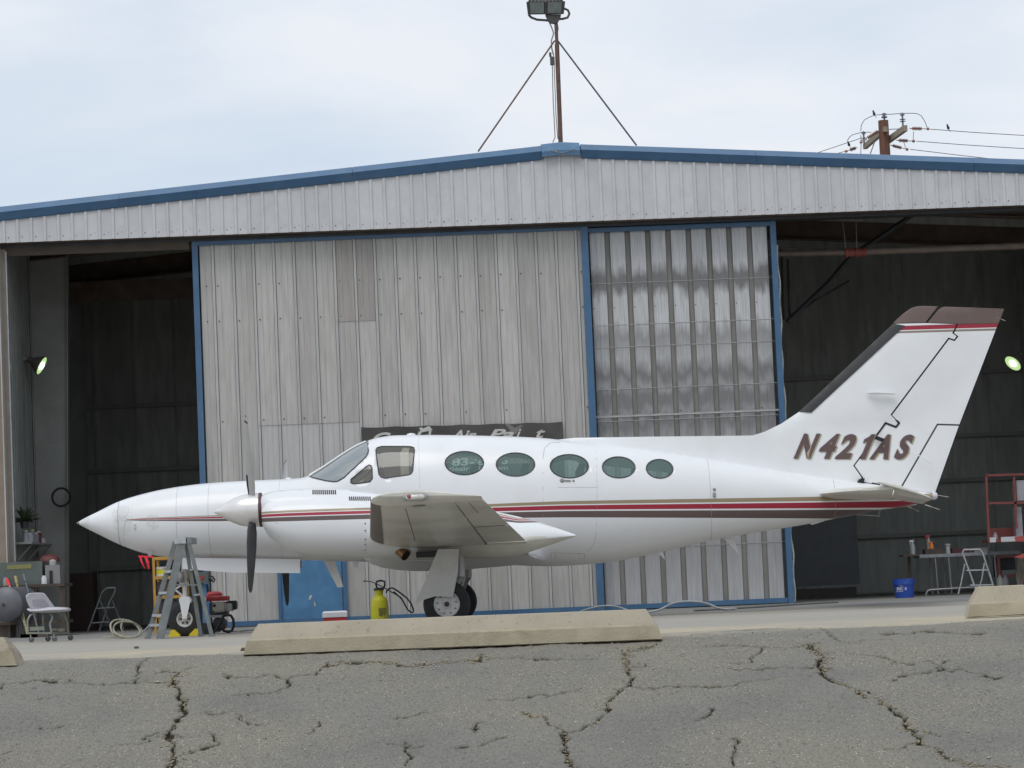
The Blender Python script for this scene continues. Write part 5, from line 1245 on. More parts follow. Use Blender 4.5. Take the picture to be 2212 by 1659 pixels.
# nose gear
ng=bpy.data.objects.new('nose_landing_gear',None); col.objects.link(ng); ng.parent=plane; ORG[ng.name]=AO
nc=P(400,1337,.0); rn=nc.z-float(gz(0,YA)); wheel(nc,rn,.15,.094,ng,1,True)
m=MB(); m.tube([P(398,1195,0),P(398,1262,0)],.034,14); m.lathe(P(398,1262,0),(0,0,-1),[(.03,-.03),(.055,-.02),(.055,.015),(.03,.03)],16); m.tube([P(399,1262,0),P(400,1295,0)],.027,12)
m.bar(P(393,1264,0),P(377,1273,0),.02,.02); m.bar(P(377,1273,0),P(395,1287,0),.02,.02); m.build('strut',rimm,ng)
m=MB(); fk=[(391,1290),(410,1289),(414,1297),(411,1307),(405,1336),(396,1336),(391,1305),(388,1296)]
for s_ in (1,-1): m.prism([P(x,y,0)+Vector((0,-s_*.095,0)) for x,y in fk],(0,s_*.018,0)); 
m.prism([P(x,y,0)+Vector((0,-.076,0)) for x,y in ((392,1289),(409,1289),(409,1297),(392,1297))],(0,.152,0)); m.build('fork',white,ng)
m=MB(); m.lathe(P(392,1246,.08),(-1,-.45,0),[(.0001,-.03),(.05,-.02),(.072,.01),(.072,.03),(.06,.038),(.0001,.042)],20); m.build('taxi_light',stm,ng)

# ================================================================== MAST ON THE RIDGE
YM=41.6
mast=thing('floodlight_mast','rusty floodlight mast with two diagonal struts on the hangar ridge','floodlight mast',at(1210,312,YM))
m=MB(); m.tube([at(1212,330,YM),at(1211,305,YM),at(1203,95,YM)],.034,12); m.tube([at(1203,95,YM),at(1200.5,42,YM)],.026,12); m.build('pole',rust,mast)
m=MB(); m.tube([at(1198,88,YM),at(1033,327,YM-.6)],.013,6); m.build('strut',rust,mast)
m=MB(); m.tube([at(1205,88,YM),at(1375,314,YM-.6)],.013,6); m.build('strut',mat('strut_dark',(.05,.05,.09),.6),mast)
m=MB(); m.tube([at(1186,47,YM),at(1192,60,YM),at(1196,72,YM),at(1191,88,YM),at(1192,105,YM),at(1196,120,YM)],.012,6); m.tube([at(1193,140,YM),at(1195,220,YM),at(1199,296,YM),at(1194,308,YM)],.009,6); m.tube([at(1197,140,YM),at(1201,250,YM),at(1205,300,YM)],.008,6); m.tube([at(1204,50,YM),at(1206,62,YM),at(1204,74,YM)],.008,6); m.build('conduit',stm,mast)
m=MB(); a=at(1188,122,YM-.05); b=at(1197,141,YM+.05); m.box((min(a.x,b.x),a.y,b.z),(max(a.x,b.x)+.01,b.y,a.z)); a=at(1186,113,YM-.03); m.box((a.x,a.y,a.z-.06),(a.x+.035,a.y+.05,a.z)); m.build('junction_box',mastg,mast)
FL=[at(1139,5,YM-.12),at(1219,4,YM-.12),at(1216,30,YM-.05),at(1142,31,YM-.05)]
m=MB(); back=[p+Vector((0,.34,.12)) for p in FL]; back=[back[0]+Vector((.05,0,.02)),back[1]+Vector((-.05,0,.02)),back[2]+Vector((-.05,0,.02)),back[3]+Vector((.05,0,.02))]
m.loft([FL,back],sm=False); 
rim_=[[p+(sum(FL,Vector())/4-p)*-.05 for p in FL],[p+(sum(FL,Vector())/4-p)*-.05+Vector((0,-.02,0)) for p in FL]]; m.loft(rim_,sm=False)
mm_=(FL[0]+FL[1])/2; nn_=(FL[2]+FL[3])/2; m.bar(mm_+Vector((0,-.03,0)),nn_+Vector((0,-.03,0)),.02,.02)
for t in np.linspace(.05,.95,10):
    p=FL[0].lerp(FL[1],t); q=back[0].lerp(back[1],t); m.bar(p+Vector((0,0,.012)),q+Vector((0,0,.012)),.006,.03)
fl=m.build('floodlight_housing',mastg,mast)
for i in range(2):
    t0,t1=(.04,.47) if i==0 else (.53,.96); q=[FL[0].lerp(FL[1],t0),FL[0].lerp(FL[1],t1),FL[3].lerp(FL[2],t1),FL[3].lerp(FL[2],t0)]; c_=sum(q,Vector())/4
    m=MB(); m.prism([c_+(p-c_)*Vector((1,1,1)).x*.9+Vector((0,-.026,0)) for p in q],(0,-.006,0)); m.build('glass_pane',glpane,fl)
m=MB(); m.prism([at(1178,31,YM-.04),at(1212,31,YM-.04),at(1210,38,YM-.04),at(1203,50,YM-.04),at(1190,48,YM-.04),at(1184,44,YM-.04)],(0,.12,0)); m.build('bracket',mastg,mast)
m=MB(); m.tube([at(1142,32,YM),at(1148,38,YM),at(1160,42.5,YM),at(1188,44.5,YM)],.018,8); m.tube([at(1218,18,YM),at(1227,22,YM),at(1230,30,YM),at(1226,38,YM),at(1215,41,YM),at(1200,41,YM)],.018,8); m.build('yoke',mastg,mast)

# ================================================================== POWER POLE, WIRES, BIRDS
YP=90.
def Q(zx,zy,Y=YP): return at(1836+zx*.09765,216+zy*.09765,Y)
ppole=thing('power_pole','brown wooden power pole with crossarm and insulators behind the hangar','power pole',Vector((at(1911,400,YP).x+.6,YP,0)))
a=Q(735,455); b=Q(778,1200); dn=(b-a); m=MB(); e_=a+Vector((dn.x/dn.z*(0-a.z),0,-a.z)); m.tube([Vector((a.x,YP,a.z)),Vector((b.x,YP,b.z)),Vector((e_.x,YP,0))],[.165,.172,.24],16); m.build('pole',polew,ppole)
ca=Q(780,640); arm=[(Q(330,1040,92.9),Q(780,600,90.0)),(Q(760,900,91.2),Q(1240,600,88.6))]
m=MB(); p0=Q(330,1035,92.4); p1=Q(790,640,89.7); m.bar(p0,p1,.13,.17); m.build('crossarm',armw,ppole)
m=MB(); p0=Q(800,930,90.6); p1=Q(1230,620,88.7); m.bar(p0,p1,.13,.19); m.build('crossarm',armw,ppole)
m=MB(); m.tube([Q(545,930),Q(450,1190)],.02,6); m.build('arm_brace',insg,ppole)
def pin(x,y0,y1,Y=YP):
    m=MB(); t=Q(x,y0,Y); b=Q(x,y1,Y); h=t.z-b.z; c_=Vector((b.x,Y,b.z)); m.tube([c_,c_+Vector((0,0,h))],.03,8)
    m.lathe(c_+Vector((0,0,h*.86)),(0,0,1),[(.0001,-.03),(.07,-.03),(.075,.03),(.0001,.06)],10)
    for q in (.35,.5): m.lathe(c_+Vector((0,0,h*q)),(0,0,1),[(.02,-.01),(.10,-.006),(.10,.004),(.02,.015)],12)
    m.build('pin_insulator',insg,ppole)
pin(762,300,440); pin(1172,280,575,88.8); pin(315,690,990,92.2)
def strain(x0,y0,x1,y1,Y=YP,nb=7):
    a=Q(x0,y0,Y); b=Q(x1,y1,Y); m=MB(); d=(b-a); pr=[]
    for i in range(nb):
        s0=d.length*(i+.1)/nb; s1=d.length*(i+.5)/nb; s2=d.length*(i+.95)/nb; pr+=[(.03,s0),(.072,s1),(.03,s2)]
    m.lathe(a,d,[(.0001,0)]+pr+[(.0001,d.length)],10); m.tube([a-d*.25,a],.018,6); m.tube([b,b+d*.45],.014,6); m.lathe(b+d*.6,d,[(.0001,-.04),(.045,-.03),(.045,.05),(.0001,.06)],8); m.build('strain_insulator',insul,ppole)
strain(1375,630,1590,635,88.7); strain(1080,893,1280,903,89.2); strain(945,1010,1140,1060); strain(620,690,390,840); strain(130,1060,0,1105,92)
m=MB()
m.tube([Q(240,690),Q(250,560),Q(320,440),Q(450,370),Q(560,335),Q(700,322),Q(900,315),Q(1120,298),Q(1350,292),Q(1480,300),Q(1580,350),Q(1650,460),Q(1690,560),Q(1710,620)],.012,5); m.tube([Q(-60,900),Q(0,810),Q(70,765),Q(240,722),Q(360,713),Q(470,713)],.012,5); m.tube([Q(240,780),Q(245,1000),Q(240,1200)],.012,5); m.tube([Q(870,650),Q(1090,640)],.014,5); m.tube([Q(1405,700),Q(1400,880)],.01,5); m.tube([Q(1190,930),Q(1230,1060)],.01,5)
m.build('jumper_wire',wirem,ppole)
def Dq(x,y,Y=YP): return at(x,y,Y)
for i,(p,q,Y0,Y1,lb) in enumerate((((2009,279),(2260,282.3),88.7,88,'highest of the three power wires leaving the pole to the right'),((1979.5,305),(2260,311),89.2,88.5,'middle of the three power wires leaving the pole to the right'),((1966,322.5),(2260,343),90,89,'lowest of the three power wires leaving the pole to the right'))):
    a=at(*p,Y0); b=at(*q,Y1); d=b-a; b2=a+d*4; pts=[a.lerp(b2,t)-Vector((0,0,.25*4*t*(1-t))) for t in np.linspace(0,1,12)]; m=MB(); m.tube(pts,.012,5); tag(m.build('power_line',wirem),lb,'power line','power lines from the pole')
for (p,q,Y0,lb) in (((1858,299),(1700,352),91,'upper power wire running down left from the pole behind the roof'),((1836,324),(1700,360),92,'lower power wire running down left from the pole behind the roof')):
    m=MB(); m.tube([at(*p,Y0),at(*q,Y0+6)],.012,5); tag(m.build('power_line',wirem),lb,'power line','power lines from the pole')
def bird(x,y,lb,Y=YP,s=1.0,tail=1):
    c_=at(x,y,Y); b=thing('bird',lb,'bird',c_-Vector((0,0,.07)),'birds on the power wires'); m=MB(); h=.13*s
    m.lathe(c_+Vector((.02*tail,0,-h*.5)),Vector((-.28*tail,0,1)),[(.0001,0),(.028*s,.01*s),(.045*s,.05*s),(.044*s,.08*s),(.03*s,.115*s),(.026*s,.13*s),(.03*s,.15*s),(.022*s,.175*s),(.0001,.185*s)],10); m.build('body',feather,b)
    m=MB(); t0=c_+Vector((.02*tail,0,-h*.4)); m.bar(t0,t0+Vector((.05*tail,0,-.09)),.02,.012); m.build('tail',feather,b)
    m=MB(); hd=c_+Vector((-.035*tail,0,h*.72)); m.lathe(hd,(-1*tail,-.2,0),[(.008,0),(.0001,.03)],6); m.build('beak',dkm,b)
bird(1888,245.5,'small dark bird perched on the arched jumper wire above the pole'); bird(2048,275.5,'small dark bird perched on the highest wire right of the pole',88.6); bird(1833.6,312,'small dark bird on the wire left of the pole, just over the roof',92)

# ================================================================== PARKING STOPS
mossy = mat('stop_concrete_stained', (.42,.37,.27), .9, var=.10, scale=9, bump=.3, bscale=120, dirt=(.17,.16,.09), dirt_amt=.5, dscale=8, dlo=.52, dhi=.75)
def stop(pL,pR,name_label,h=.143,rough=0.0,seed=1,mt=concr):
    """pL,pR ground points of the front bottom edge"""
    pL=Vector(pL); pR=Vector(pR); d=(pR-pL); Ln=d.length; d.normalize(); n=Vector((-d.y,d.x,0)).normalized(); n=n if n.y>0 else -n; up_=Vector((0,0,1))
    prof_=[(0.012,.005),(0,.010),(.0,.070),(.004,.077),(.036,h-.004),(.041,h),(.119,h),(.124,h-.004),(.156,.077),(.16,.070),(.16,.010),(.148,.005)]
    rr=[]; rs=random.Random(seed)
    K=40
    for i in range(K+1):
        t=i/K; ring=[]
        for (o_,z_) in prof_:
            inset=.0+.022*min(z_/.07,1)+(.048*max(0,(z_-.070))/(h-.070))
            s_=inset+(Ln-2*inset)*t
            j=.0007; jj=rough
            ring.append(pL+d*(s_+rs.uniform(-jj,jj))+n*(o_+rs.uniform(-j-jj*.6,j+jj*.6))+up_*(z_+rs.uniform(-j*.5-jj*.6,j*.5+jj*.3)-.006*(z_==0)))
        rr.append(ring)
    m=MB(); m.loft(rr,sm=True); nf=len(prof_)
    for i in range(K*nf):
        if i%nf in (0,1,2,8,9,10): m.m[i]=1
    return tag(m.build('parking_stop',[mt,mossy],sharp=24),name_label,'parking stop','concrete parking stops')
A_=gp(545,1412); B_=gp(1430,1381)
s0=stop((A_.x,12.56,float(gz(0,12.56))),(B_.x,12.46,float(gz(0,12.46))),'long clean concrete parking stop in the middle, in front of the main wheels')
B2=at(2092,1335,13.9); s1=stop((B2.x,13.95,float(gz(0,13.95))),(B2.x+1.83,13.85,float(gz(0,13.85))),'concrete parking stop at the right edge before the aluminium step stool',h=.155,seed=3,rough=.002)
roughc=mat('broken_concrete',(.36,.31,.24),.95,var=.35,scale=16,bump=.9,bscale=50,dirt=(.12,.12,.07),dirt_amt=.8,dscale=8)
B3=at(38,1433,12.5); s2=stop((B3.x-1.83,12.55,float(gz(0,12.55))),(B3.x,12.5,float(gz(0,12.5))),'rough broken end of a parking stop at the left edge',h=.135,seed=5,rough=.006,mt=roughc)
# clods
def clod(x,y,s,lb,mt):
    g=gp(x,y); bm=bmesh.new(); bmesh.ops.create_icosphere(bm,subdivisions=2,radius=s); rs=random.Random(int(x))
    for v in bm.verts: v.co=Vector((v.co.x*1.2,v.co.y,v.co.z*.7))*(.75+.5*rs.random())+g+Vector((0,0,s*.4))
    m=MB(); bm.verts.index_update(); m.add([v.co for v in bm.verts],[[v.index for v in f.verts] for f in bm.faces]); bm.free(); tag(m.build('clod',mt),lb,'stone')
clod(295,1401,.013,'small round brown stone on the sandy strip left of the long stop',woodm)
m=MB(); g=gp(530,1406); m.prism([g+Vector(v) for v in ((-.025,0,.0),(.02,0,0),(.018,0,.012),(.012,0,.026),(.006,0,.013),(-.02,0,.012))],(0,.02,.004)); tag(m.build('dry_leaf',woodm),'dry curled brown leaf beside the left end of the long stop','leaf')

# ================================================================== THINGS AROUND THE NOSE
# stepladder
YL,YL2=32.35,32.85
lad=thing('stepladder','grey-green aluminium stepladder standing open under the aircraft nose','stepladder',G(390,32.6))
def onG(x,Y,y=1372): 
    p=at(x,y,Y); return Vector((p.x,Y,float(gz(0,Y))))
def Lq(x,y,Y=YL): return at(x,y,Y)
f0,f1=onG(345,YL),onG(319,YL2); t0,t1=Lq(394,1168),Lq(379,1170,YL2)
for a,b in ((f0,t0),(f1,t1)):
    m=MB(); m.bar(a,b,.088 if a is f0 else .055,.028,0,(0,1,0)); m.build('front_rail',laddg,lad)
for t in (.30,.53,.75,.25):
    if t==.25: continue
    a=f0.lerp(t0,t-.06); b=f1.lerp(t1,t-.06); m=MB(); m.bar(a,b+Vector((.01,0,0)),.075,.03); m.build('step',alum,lad)
a=f0.lerp(t0,.14); b=f1.lerp(t1,.14); m=MB(); m.bar(a,b+Vector((.01,0,0)),.075,.03); m.build('step',alum,lad)
bf0,bf1=onG(458,YL+.02),onG(434,YL2); bt0,bt1=Lq(408,1172),Lq(402,1176,YL2)
for a,b in ((bf0,bt0),(bf1,bt1)):
    m=MB(); m.bar(a,b,.045,.025,0,(0,1,0)); m.build('rear_rail',laddg,lad)
for t in (.45,.72):
    a=bf0.lerp(bt0,t); b=bf1.lerp(bt1,t); m=MB(); m.bar(a,b,.02,.02); m.build('rear_brace',alum,lad)
m=MB(); m.bar(f0.lerp(t0,.55),bf0.lerp(bt0,.55),.018,.022,0,(0,1,0)); m.build('spreader',laddg,lad)
m=MB(); a=Lq(377,1163); b=Lq(402,1172); m.box((a.x,YL-.03,b.z-.01),(b.x,YL2+.03,a.z+.01)); m.build('top_cap',alum,lad)
m=MB(); a=Lq(404,1163); b=Lq(414,1174); m.box((a.x,YL-.02,b.z),(b.x,YL2+.02,a.z+.01)); m.build('hinge_cap',laddg,lad)
for a in (f0,f1,bf0,bf1):
    m=MB(); m.box((a.x-.035,a.y-.02,a.z),(a.x+.035,a.y+.02,a.z+.03)); m.build('foot',laddg,lad)
# chocks
def chock(x,flip,lb):
    p=onG(x,YA-.05,1372); m=MB(); s_=-1 if flip else 1; w_=.14
    m.prism([(p.x-s_*w_,p.y-.12,p.z+.001),(p.x,p.y-.12,p.z+.001),(p.x+s_*.0,p.y-.12,p.z+.02),(p.x-s_*.07,p.y-.12,p.z+.085),(p.x-s_*.10,p.y-.12,p.z+.085)],(0,.24,0)); tag(m.build('wheel_chock',choky),lb,'wheel chock','yellow chocks at the nose wheel')
chock(391,False,'yellow wheel chock in front of the nose wheel, on its left'); chock(411,True,'yellow wheel chock behind the nose wheel, on its right')
# generator
YG=34.7
gen=thing('portable_engine','red and grey petrol engine in a black tubular carrying frame','engine',G(475,YG))
def Gq(x,y,dy=0): return at(x,y,YG+dy)
def gbox(x0,y0,x1,y1,dy0,dy1,name,mt,bev=.01,par=None):
    a=at(x0,y1,YG+dy0); b=at(x1,y0,YG+dy0); bm=bmesh.new(); bmesh.ops.create_cube(bm,size=1)
    for v in bm.verts: v.co=Vector(((a.x+b.x)/2+v.co.x*(b.x-a.x),YG+(dy0+dy1)/2+v.co.y*(dy1-dy0),(a.z+b.z)/2+v.co.z*(b.z-a.z)))
    bmesh.ops.bevel(bm,geom=bm.edges[:],offset=bev,segments=2,affect='EDGES'); bm.verts.index_update(); m=MB(); m.add([v.co for v in bm.verts],[[v.index for v in f.verts] for f in bm.faces]); bm.free(); return m.build(name,mt,par or gen)
gbox(431,1287,495,1300,-.18,.2,'fuel_tank',redp,.03); 
m=MB(); c_=Gq(463,1286); m.lathe(c_,(0,0,1),[(.10,-.01),(.10,.02),(.07,.045),(.0001,.05)],20); 
m.build('starter_cover',redp,gen)
gbox(437,1290,445,1299,-.195,-.17,'tank_label',whitep,.003)
gbox(452,1300,490,1330,-.12,.15,'engine_block',dkm,.015); gbox(459,1299,487,1323,-.20,-.08,'muffler_shield',mat('shield_grey',(.33,.31,.27),.5,.2),.02); gbox(485,1303,501,1321,-.15,.1,'cylinder_head',stm,.01); gbox(490,1297,509,1318,-.12,.12,'air_filter',black,.012)
m=MB(); m.lathe(Gq(463,1308,-.2),(0,-1,0),[(.02,0),(.02,.01),(.0001,.012)],12); m.build('knob',black,gen)
gbox(453,1328,483,1335,-.18,.18,'base_plate',stm,.004)
m=MB(); m.lathe(Gq(472,1348,-.15),(0,1,0),[(.0001,0),(.07,0),(.085,.02),(.085,.26),(.07,.28),(.0001,.28)],20); m.build('pump_housing',dkm,gen)
gz0=float(gz(0,YG))
for dy in (-.2,.2):
    p=[(458,1364),(466,1362),(475,1345),(483,1330),(490,1327.5),(499,1330),(504,1338),(505,1352),(501,1362),(494,1365),(484,1363),(477,1356)]
    m=MB(); m.tube([Vector((Gq(x,y,dy).x,YG+dy,max(Gq(x,y,dy).z,gz0+.018))) for x,y in p],.017,8); m.build('frame_tube',black if dy<0 else dkm,gen)
m=MB(); a=Gq(440,1366); m.box((a.x,YG-.2,gz0+.001),(a.x+.12,YG+.2,gz0+.14)); m.build('battery_box',dkm,gen)
# winch post behind
YW=36.0
win=thing('winch_stand','grey winch head with hook on a blue post behind the stepladder','winch',G(440,YW))
def wq(x,y,dy=0): return at(x,y,YW+dy)
m=MB(); a=wq(436,1262); b=wq(446,1342); m.box((a.x,YW-.04,float(gz(0,YW))+.02),(a.x+.06,YW+.04,a.z)); m.build('post',bluedoor,win)
m=MB(); m.box((a.x-.12,YW-.2,float(gz(0,YW))),(a.x+.2,YW+.2,float(gz(0,YW))+.025)); m.build('foot_plate',dkm,win)
m=MB(); p0=wq(430,1236); p1=wq(452,1259); m.box((p0.x,YW-.09,p1.z),(p1.x,YW+.09,p0.z)); m.build('winch_head',boxg,win)
m=MB(); p0=wq(433,1244,-.1); m.box((p0.x,YW-.096,p0.z-.05),(p0.x+.04,YW-.09,p0.z)); m.build('red_label',redp,win)
m=MB(); m.tube([wq(452,1243),wq(460,1246),wq(464,1252),wq(462,1257),wq(457,1254)],.012,6); m.tube([wq(452,1250),wq(459,1253)],.025,6); m.build('hook',dkm,win)
m=MB(); m.bar(wq(447,1262),wq(453,1296),.03,.03); m.build('stay',dkm,win)
# orange rack
YR=37.0
rack=thing('storage_rack','yellow-orange steel storage rack behind the aircraft nose wheel','rack',G(365,YR))
def rq(x,y,dy=0): return at(x,y,YR+dy)
zr=float(gz(0,YR)); xl=rq(333,1250).x; xr_=rq(396,1250).x; ztop=rq(333,1205).z
for X in (xl,xr_):
    for dy in (0,.45):
        m=MB(); m.box((X-.016,YR+dy-.016,zr),(X+.016,YR+dy+.016,ztop)); m.build('post',orange,rack)
for y in (1206,1248,1290,1331):
    z_=rq(350,y).z; m=MB(); 
    for dy in (0,.45): m.box((xl,YR+dy-.012,z_-.02),(xr_,YR+dy+.012,z_+.02))
    for X in (xl,xr_): m.box((X-.012,YR,z_-.02),(X+.012,YR+.45,z_+.02))
    m.box((xl,YR,z_-.024),(xr_,YR+.45,z_-.018)); m.build('shelf',orange,rack)
bxs=[((339,1224,361,1246),yellow,'yellow and white carton on the top shelf of the orange rack'),((364,1228,388,1247),black,'black case on the top shelf of the orange rack'),((342,1256,378,1289),woodm,'brown box on the middle shelf of the orange rack'),((345,1298,390,1330),dkm,'dark crate on the bottom shelf of the orange rack')]
for (x0,y0,x1,y1),mt,lb in bxs:
    a=rq(x0,y1,.08); b=rq(x1,y0,.08); m=MB(); m.box((a.x,YR+.03,a.z),(b.x,YR+.4,b.z)); o=m
    if mt is yellow:
        t=thing('carton',lb,'carton',Vector((a.x,YR+.1,a.z))); m.build('box',mt,t); m2=MB(); m2.box((a.x,YR+.026,b.z-.03),(b.x,YR+.03,b.z)); m2.box((a.x,YR+.026,a.z),(b.x,YR+.03,a.z+.03)); m2.build('white_band',whitep,t)
        m3=MB(); m3.box((a.x+.09,YR+.022,b.z-.022),(a.x+.115,YR+.0255,b.z-.012)); m3.build('red_mark',redp,t)
    else: tag(m.build('box',mt),lb,'box')
# rolling chair
YC=34.2
chair=thing('rolling_chair','grey plastic bucket seat on a green-grey tubular base with four casters','rolling chair',G(105,YC))
def cq(zx,zy,dy=0): return at(zx*.19535,1080+zy*.19535,YC+dy)
outl=[(280,1055),(330,1030),(470,1026),(508,1058),(580,1155),(640,1168),(740,1178),(766,1200),(766,1228),(640,1240),(480,1246),(370,1240),(325,1205),(290,1120)]
def cpoly(pts,mt,name,th,dyf,par,bev=.012):
    P3=[cq(x,z,dyf(x,z)) for x,z in pts]; c0_=sum(P3,Vector())/len(P3); m=MB(); off=Vector((0,th,0))
    rings=[]
    for k_,o_ in ((.93,0.0),(1.0,.012),(1.0,th-.012),(.93,th)): rings.append([c0_+(p-c0_)*k_+Vector((0,o_,0)) for p in P3])
    m.loft(rings,sm=True); return m.build(name,mt,par,sharp=70)
bdy=lambda x,z: -.16+.30*(x-280)/320
cpoly([(283,1062),(300,1040),(335,1028),(400,1025),(465,1026),(492,1036),(512,1062),(545,1110),(585,1162),(600,1180),(560,1205),(470,1220),(390,1225),(345,1212),(318,1180),(292,1115)],seatgrey,'backrest',.045,bdy,chair)
seath=mat('chair_plastic_inner',(.36,.35,.38),.55,var=.06)
cpoly([(352,1108),(372,1097),(430,1093),(490,1098),(512,1112),(535,1148),(548,1172),(500,1184),(430,1187),(385,1180),(364,1155)],seath,'backrest_recess',.05,lambda x,z:bdy(x,z)-.006,chair)
m=MB(); rr__=[]
for x,zt_,zb_,wd_ in ((322,1196,1222,.15),(350,1204,1240,.19),(430,1206,1246,.21),(540,1186,1247,.215),(620,1182,1243,.215),(700,1186,1238,.20),(745,1190,1232,.18),(764,1200,1226,.14)):
    a_=cq(x,zt_); b_=cq(x,zb_); n__=18; ring=[]
    for k_ in range(n__):
        t=2*math.pi*k_/n__; ring.append(Vector((a_.x,YC+wd_*math.copysign(abs(math.cos(t))**.7,math.cos(t)),(a_.z+b_.z)/2+(a_.z-b_.z)/2*math.copysign(abs(math.sin(t))**.8,math.sin(t)))))
    rr__.append(ring)
m.loft(rr__,sm=True); m.build('seat',seatgrey,chair,sharp=60)
zg=float(gz(0,YC))
legs=[((310,1470),(305,1330),(335,1275),(395,1252),-.18),((490,1470),(478,1330),(480,1285),(470,1252),.16),((570,1470),(553,1370),(582,1300),(560,1252),-.16),((755,1470),(745,1350),(715,1275),(660,1252),.18)]
for a,b,c_,d_,dy in legs:
    m=MB(); m.tube([cq(*a,dy),cq(*b,dy),cq(*c_,dy*.9),cq(*d_,dy*.7)],.013,8); m.build('leg',greenm,chair)
m=MB(); C4=[cq(312,1472,-.18),cq(570,1472,-.18),cq(755,1472,.18),cq(490,1472,.18)]; 
for i in range(4): m.bar(C4[i],C4[(i+1)%4],.02,.02)
m.build('lower_frame',greenm,chair)
m=MB(); m.prism([cq(325,1405,-.17),cq(490,1398,-.17),cq(490,1440,-.17),cq(325,1448,-.17)],(0,.01,0)); m.build('side_tray',greenm,chair)
for (x,dy) in ((348,-.2),(530,.16),(603,-.16),(780,.2)):
    p=cq(x,1522,dy); p.z=zg+.034; m=MB(); m.lathe(p+Vector((0,.012,0)),(0,-1,0),[(.0001,0),(.03,0),(.034,.004),(.034,.02),(.03,.024),(.0001,.024)],16); w__=m.build('caster',mat('caster_grey',(.12,.115,.11),.6) if x==348 else bpy.data.materials['caster_grey'],chair)
    m=MB(); m.tube([p+Vector((-.012,0,.06)),p+Vector((0,-.018,0))],.008,6); m.build('caster_fork',greenm,chair)
m=MB(); 
for k in range(5):
    p=cq(590+k*26,1438+4*(k%2),-.05); m.lathe(p,(1,.4,.3),[(.0001,-.03),(.018,-.02),(.02,.02),(.0001,.03)],8)
tag(m.build('rag_bundle',mat('rags',(.22,.2,.17),.9,var=.5,scale=30)),'crumpled rags lying in the rolling chair base','rags')
# hose coils
def hose(pts,r,mt,lb,cat='hose',name='hose'):
    m=MB(); q=[]
    P3=[Vector(p) for p in pts]
    for i in range(len(P3)-1):
        p0=P3[max(i-1,0)];p1=P3[i];p2=P3[i+1];p3=P3[min(i+2,len(P3)-1)]
        for j in range(6):
            t=j/6; q.append(.5*((2*p1)+(p2-p0)*t+(2*p0-5*p1+4*p2-p3)*t*t+(-p0+3*p1-3*p2+p3)*t**3))
    q.append(P3[-1]); m.tube(q,r,6); return tag(m.build(name,mt),lb,cat)
YHs=33.9
def hq(zx,zy,dy=0): 
    p=at(zx*.19535,1080+zy*.19535,YHs+dy); p.z=max(p.z,float(gz(0,YHs))+.012); return p
hose([hq(1135,1522),hq(1250,1518),hq(1400,1522),hq(1540,1500,.1),hq(1560,1420,.2),hq(1480,1360,.1),hq(1360,1345,0),hq(1280,1370,-.1),hq(1255,1430,-.1),hq(1300,1490,-.15),hq(1420,1520,-.2),hq(1520,1500,-.1),hq(1540,1430,.1),hq(1440,1340,.15),hq(1290,1325,.1),hq(1225,1370,0),hq(1235,1450,-.1),hq(1290,1500,-.1),hq(1370,1490,0),hq(1340,1420,0),hq(1350,1350,.05),hq(1370,1315,.05)],.011,hosem,'beige hose coiled on the ground left of the stepladder')
hose([hq(1500,1515,.3),hq(1620,1420,.8),hq(1700,1300,1.2),hq(1740,1180,1.5)],.008,hoseg,'thin grey hose rising from the coil towards the orange rack')
gg=lambda x,y,Y: Vector((at(x,y,Y).x,Y,float(gz(0,Y))+.014))
hose([gg(500,1360,35.5),gg(530,1356,36),gg(560,1352,36.5),gg(600,1350,36.3),gg(640,1350,36)],.013,hoseg,'grey hose lying flat between the engine and the blue door')
hose([gg(515,1362,35.2),gg(545,1352,36.8),gg(575,1350,37.2),gg(545,1349,37.6),gg(520,1355,36.6)],.012,hosem,'beige hose loop lying near the foot of the door left of the long stop')
hose([gg(1240,1330,36),at(1262,1318,36),at(1300,1309,36),at(1335,1311,36),gg(1370,1318,36)],.013,hoseg,'low grey hose arch showing behind the right half of the long stop')
hose([gg(1395,1324,36),at(1425,1317,36),at(1455,1303,36),at(1490,1299,36),at(1525,1303,36),at(1550,1313,36),gg(1575,1322,36)],.016,hoseg,'tall grey hose arch standing right of the long stop')
hose([gg(1500,1325,36.4),gg(1570,1320,36.8),gg(1650,1315,37.5),gg(1720,1310,38.4),gg(1810,1305,39.2)],.016,mat('hose_dark',(.15,.15,.145),.7),'dark grey hose lying along the foot of the narrow door')
hose([gg(1575,1322,36),gg(1562,1320,36.2),gg(1578,1318,36.3),gg(1590,1319,36.2)],.02,hoseg,'knotted grey hose end right of the tall hose arch')
# sprayer
YS=35.6
spr=thing('pump_sprayer','yellow pump sprayer with black handle, wand and looped hose','pump sprayer',G(821,YS))
def sq_(x,y,dy=0): return at(x,y,YS+dy)
b0=Vector((sq_(821,1345).x,YS,float(gz(0,YS)))); zt_=sq_(821,1298).z-b0.z; zn=sq_(821,1275).z-b0.z; sh_=sq_(821,1288).z-b0.z
m=MB(); m.lathe(b0,(0,0,1),[(.0001,0),(.105,0),(.116,.015),(.118,.05),(.113,zt_*.7),(.105,zt_),(.095,zt_+.03),(.06,sh_),(.05,sh_+.01),(.055,zn-.02),(.06,zn),(.0001,zn)],28); m.build('tank',yellow,spr)
m=MB(); m.lathe(b0+Vector((0,0,zn)),(0,0,1),[(.066,0),(.066,.02),(.05,.03),(.0001,.03)],20); m.build('cap',dkm,spr)
m=MB(); m.tube([sq_(815,1271),sq_(812,1262),sq_(814,1256),sq_(822,1254),sq_(831,1256),sq_(831,1264),sq_(829,1271)],.012,8); m.bar(sq_(815,1271),sq_(829,1271),.02,.02); m.build('pump_handle',black,spr)
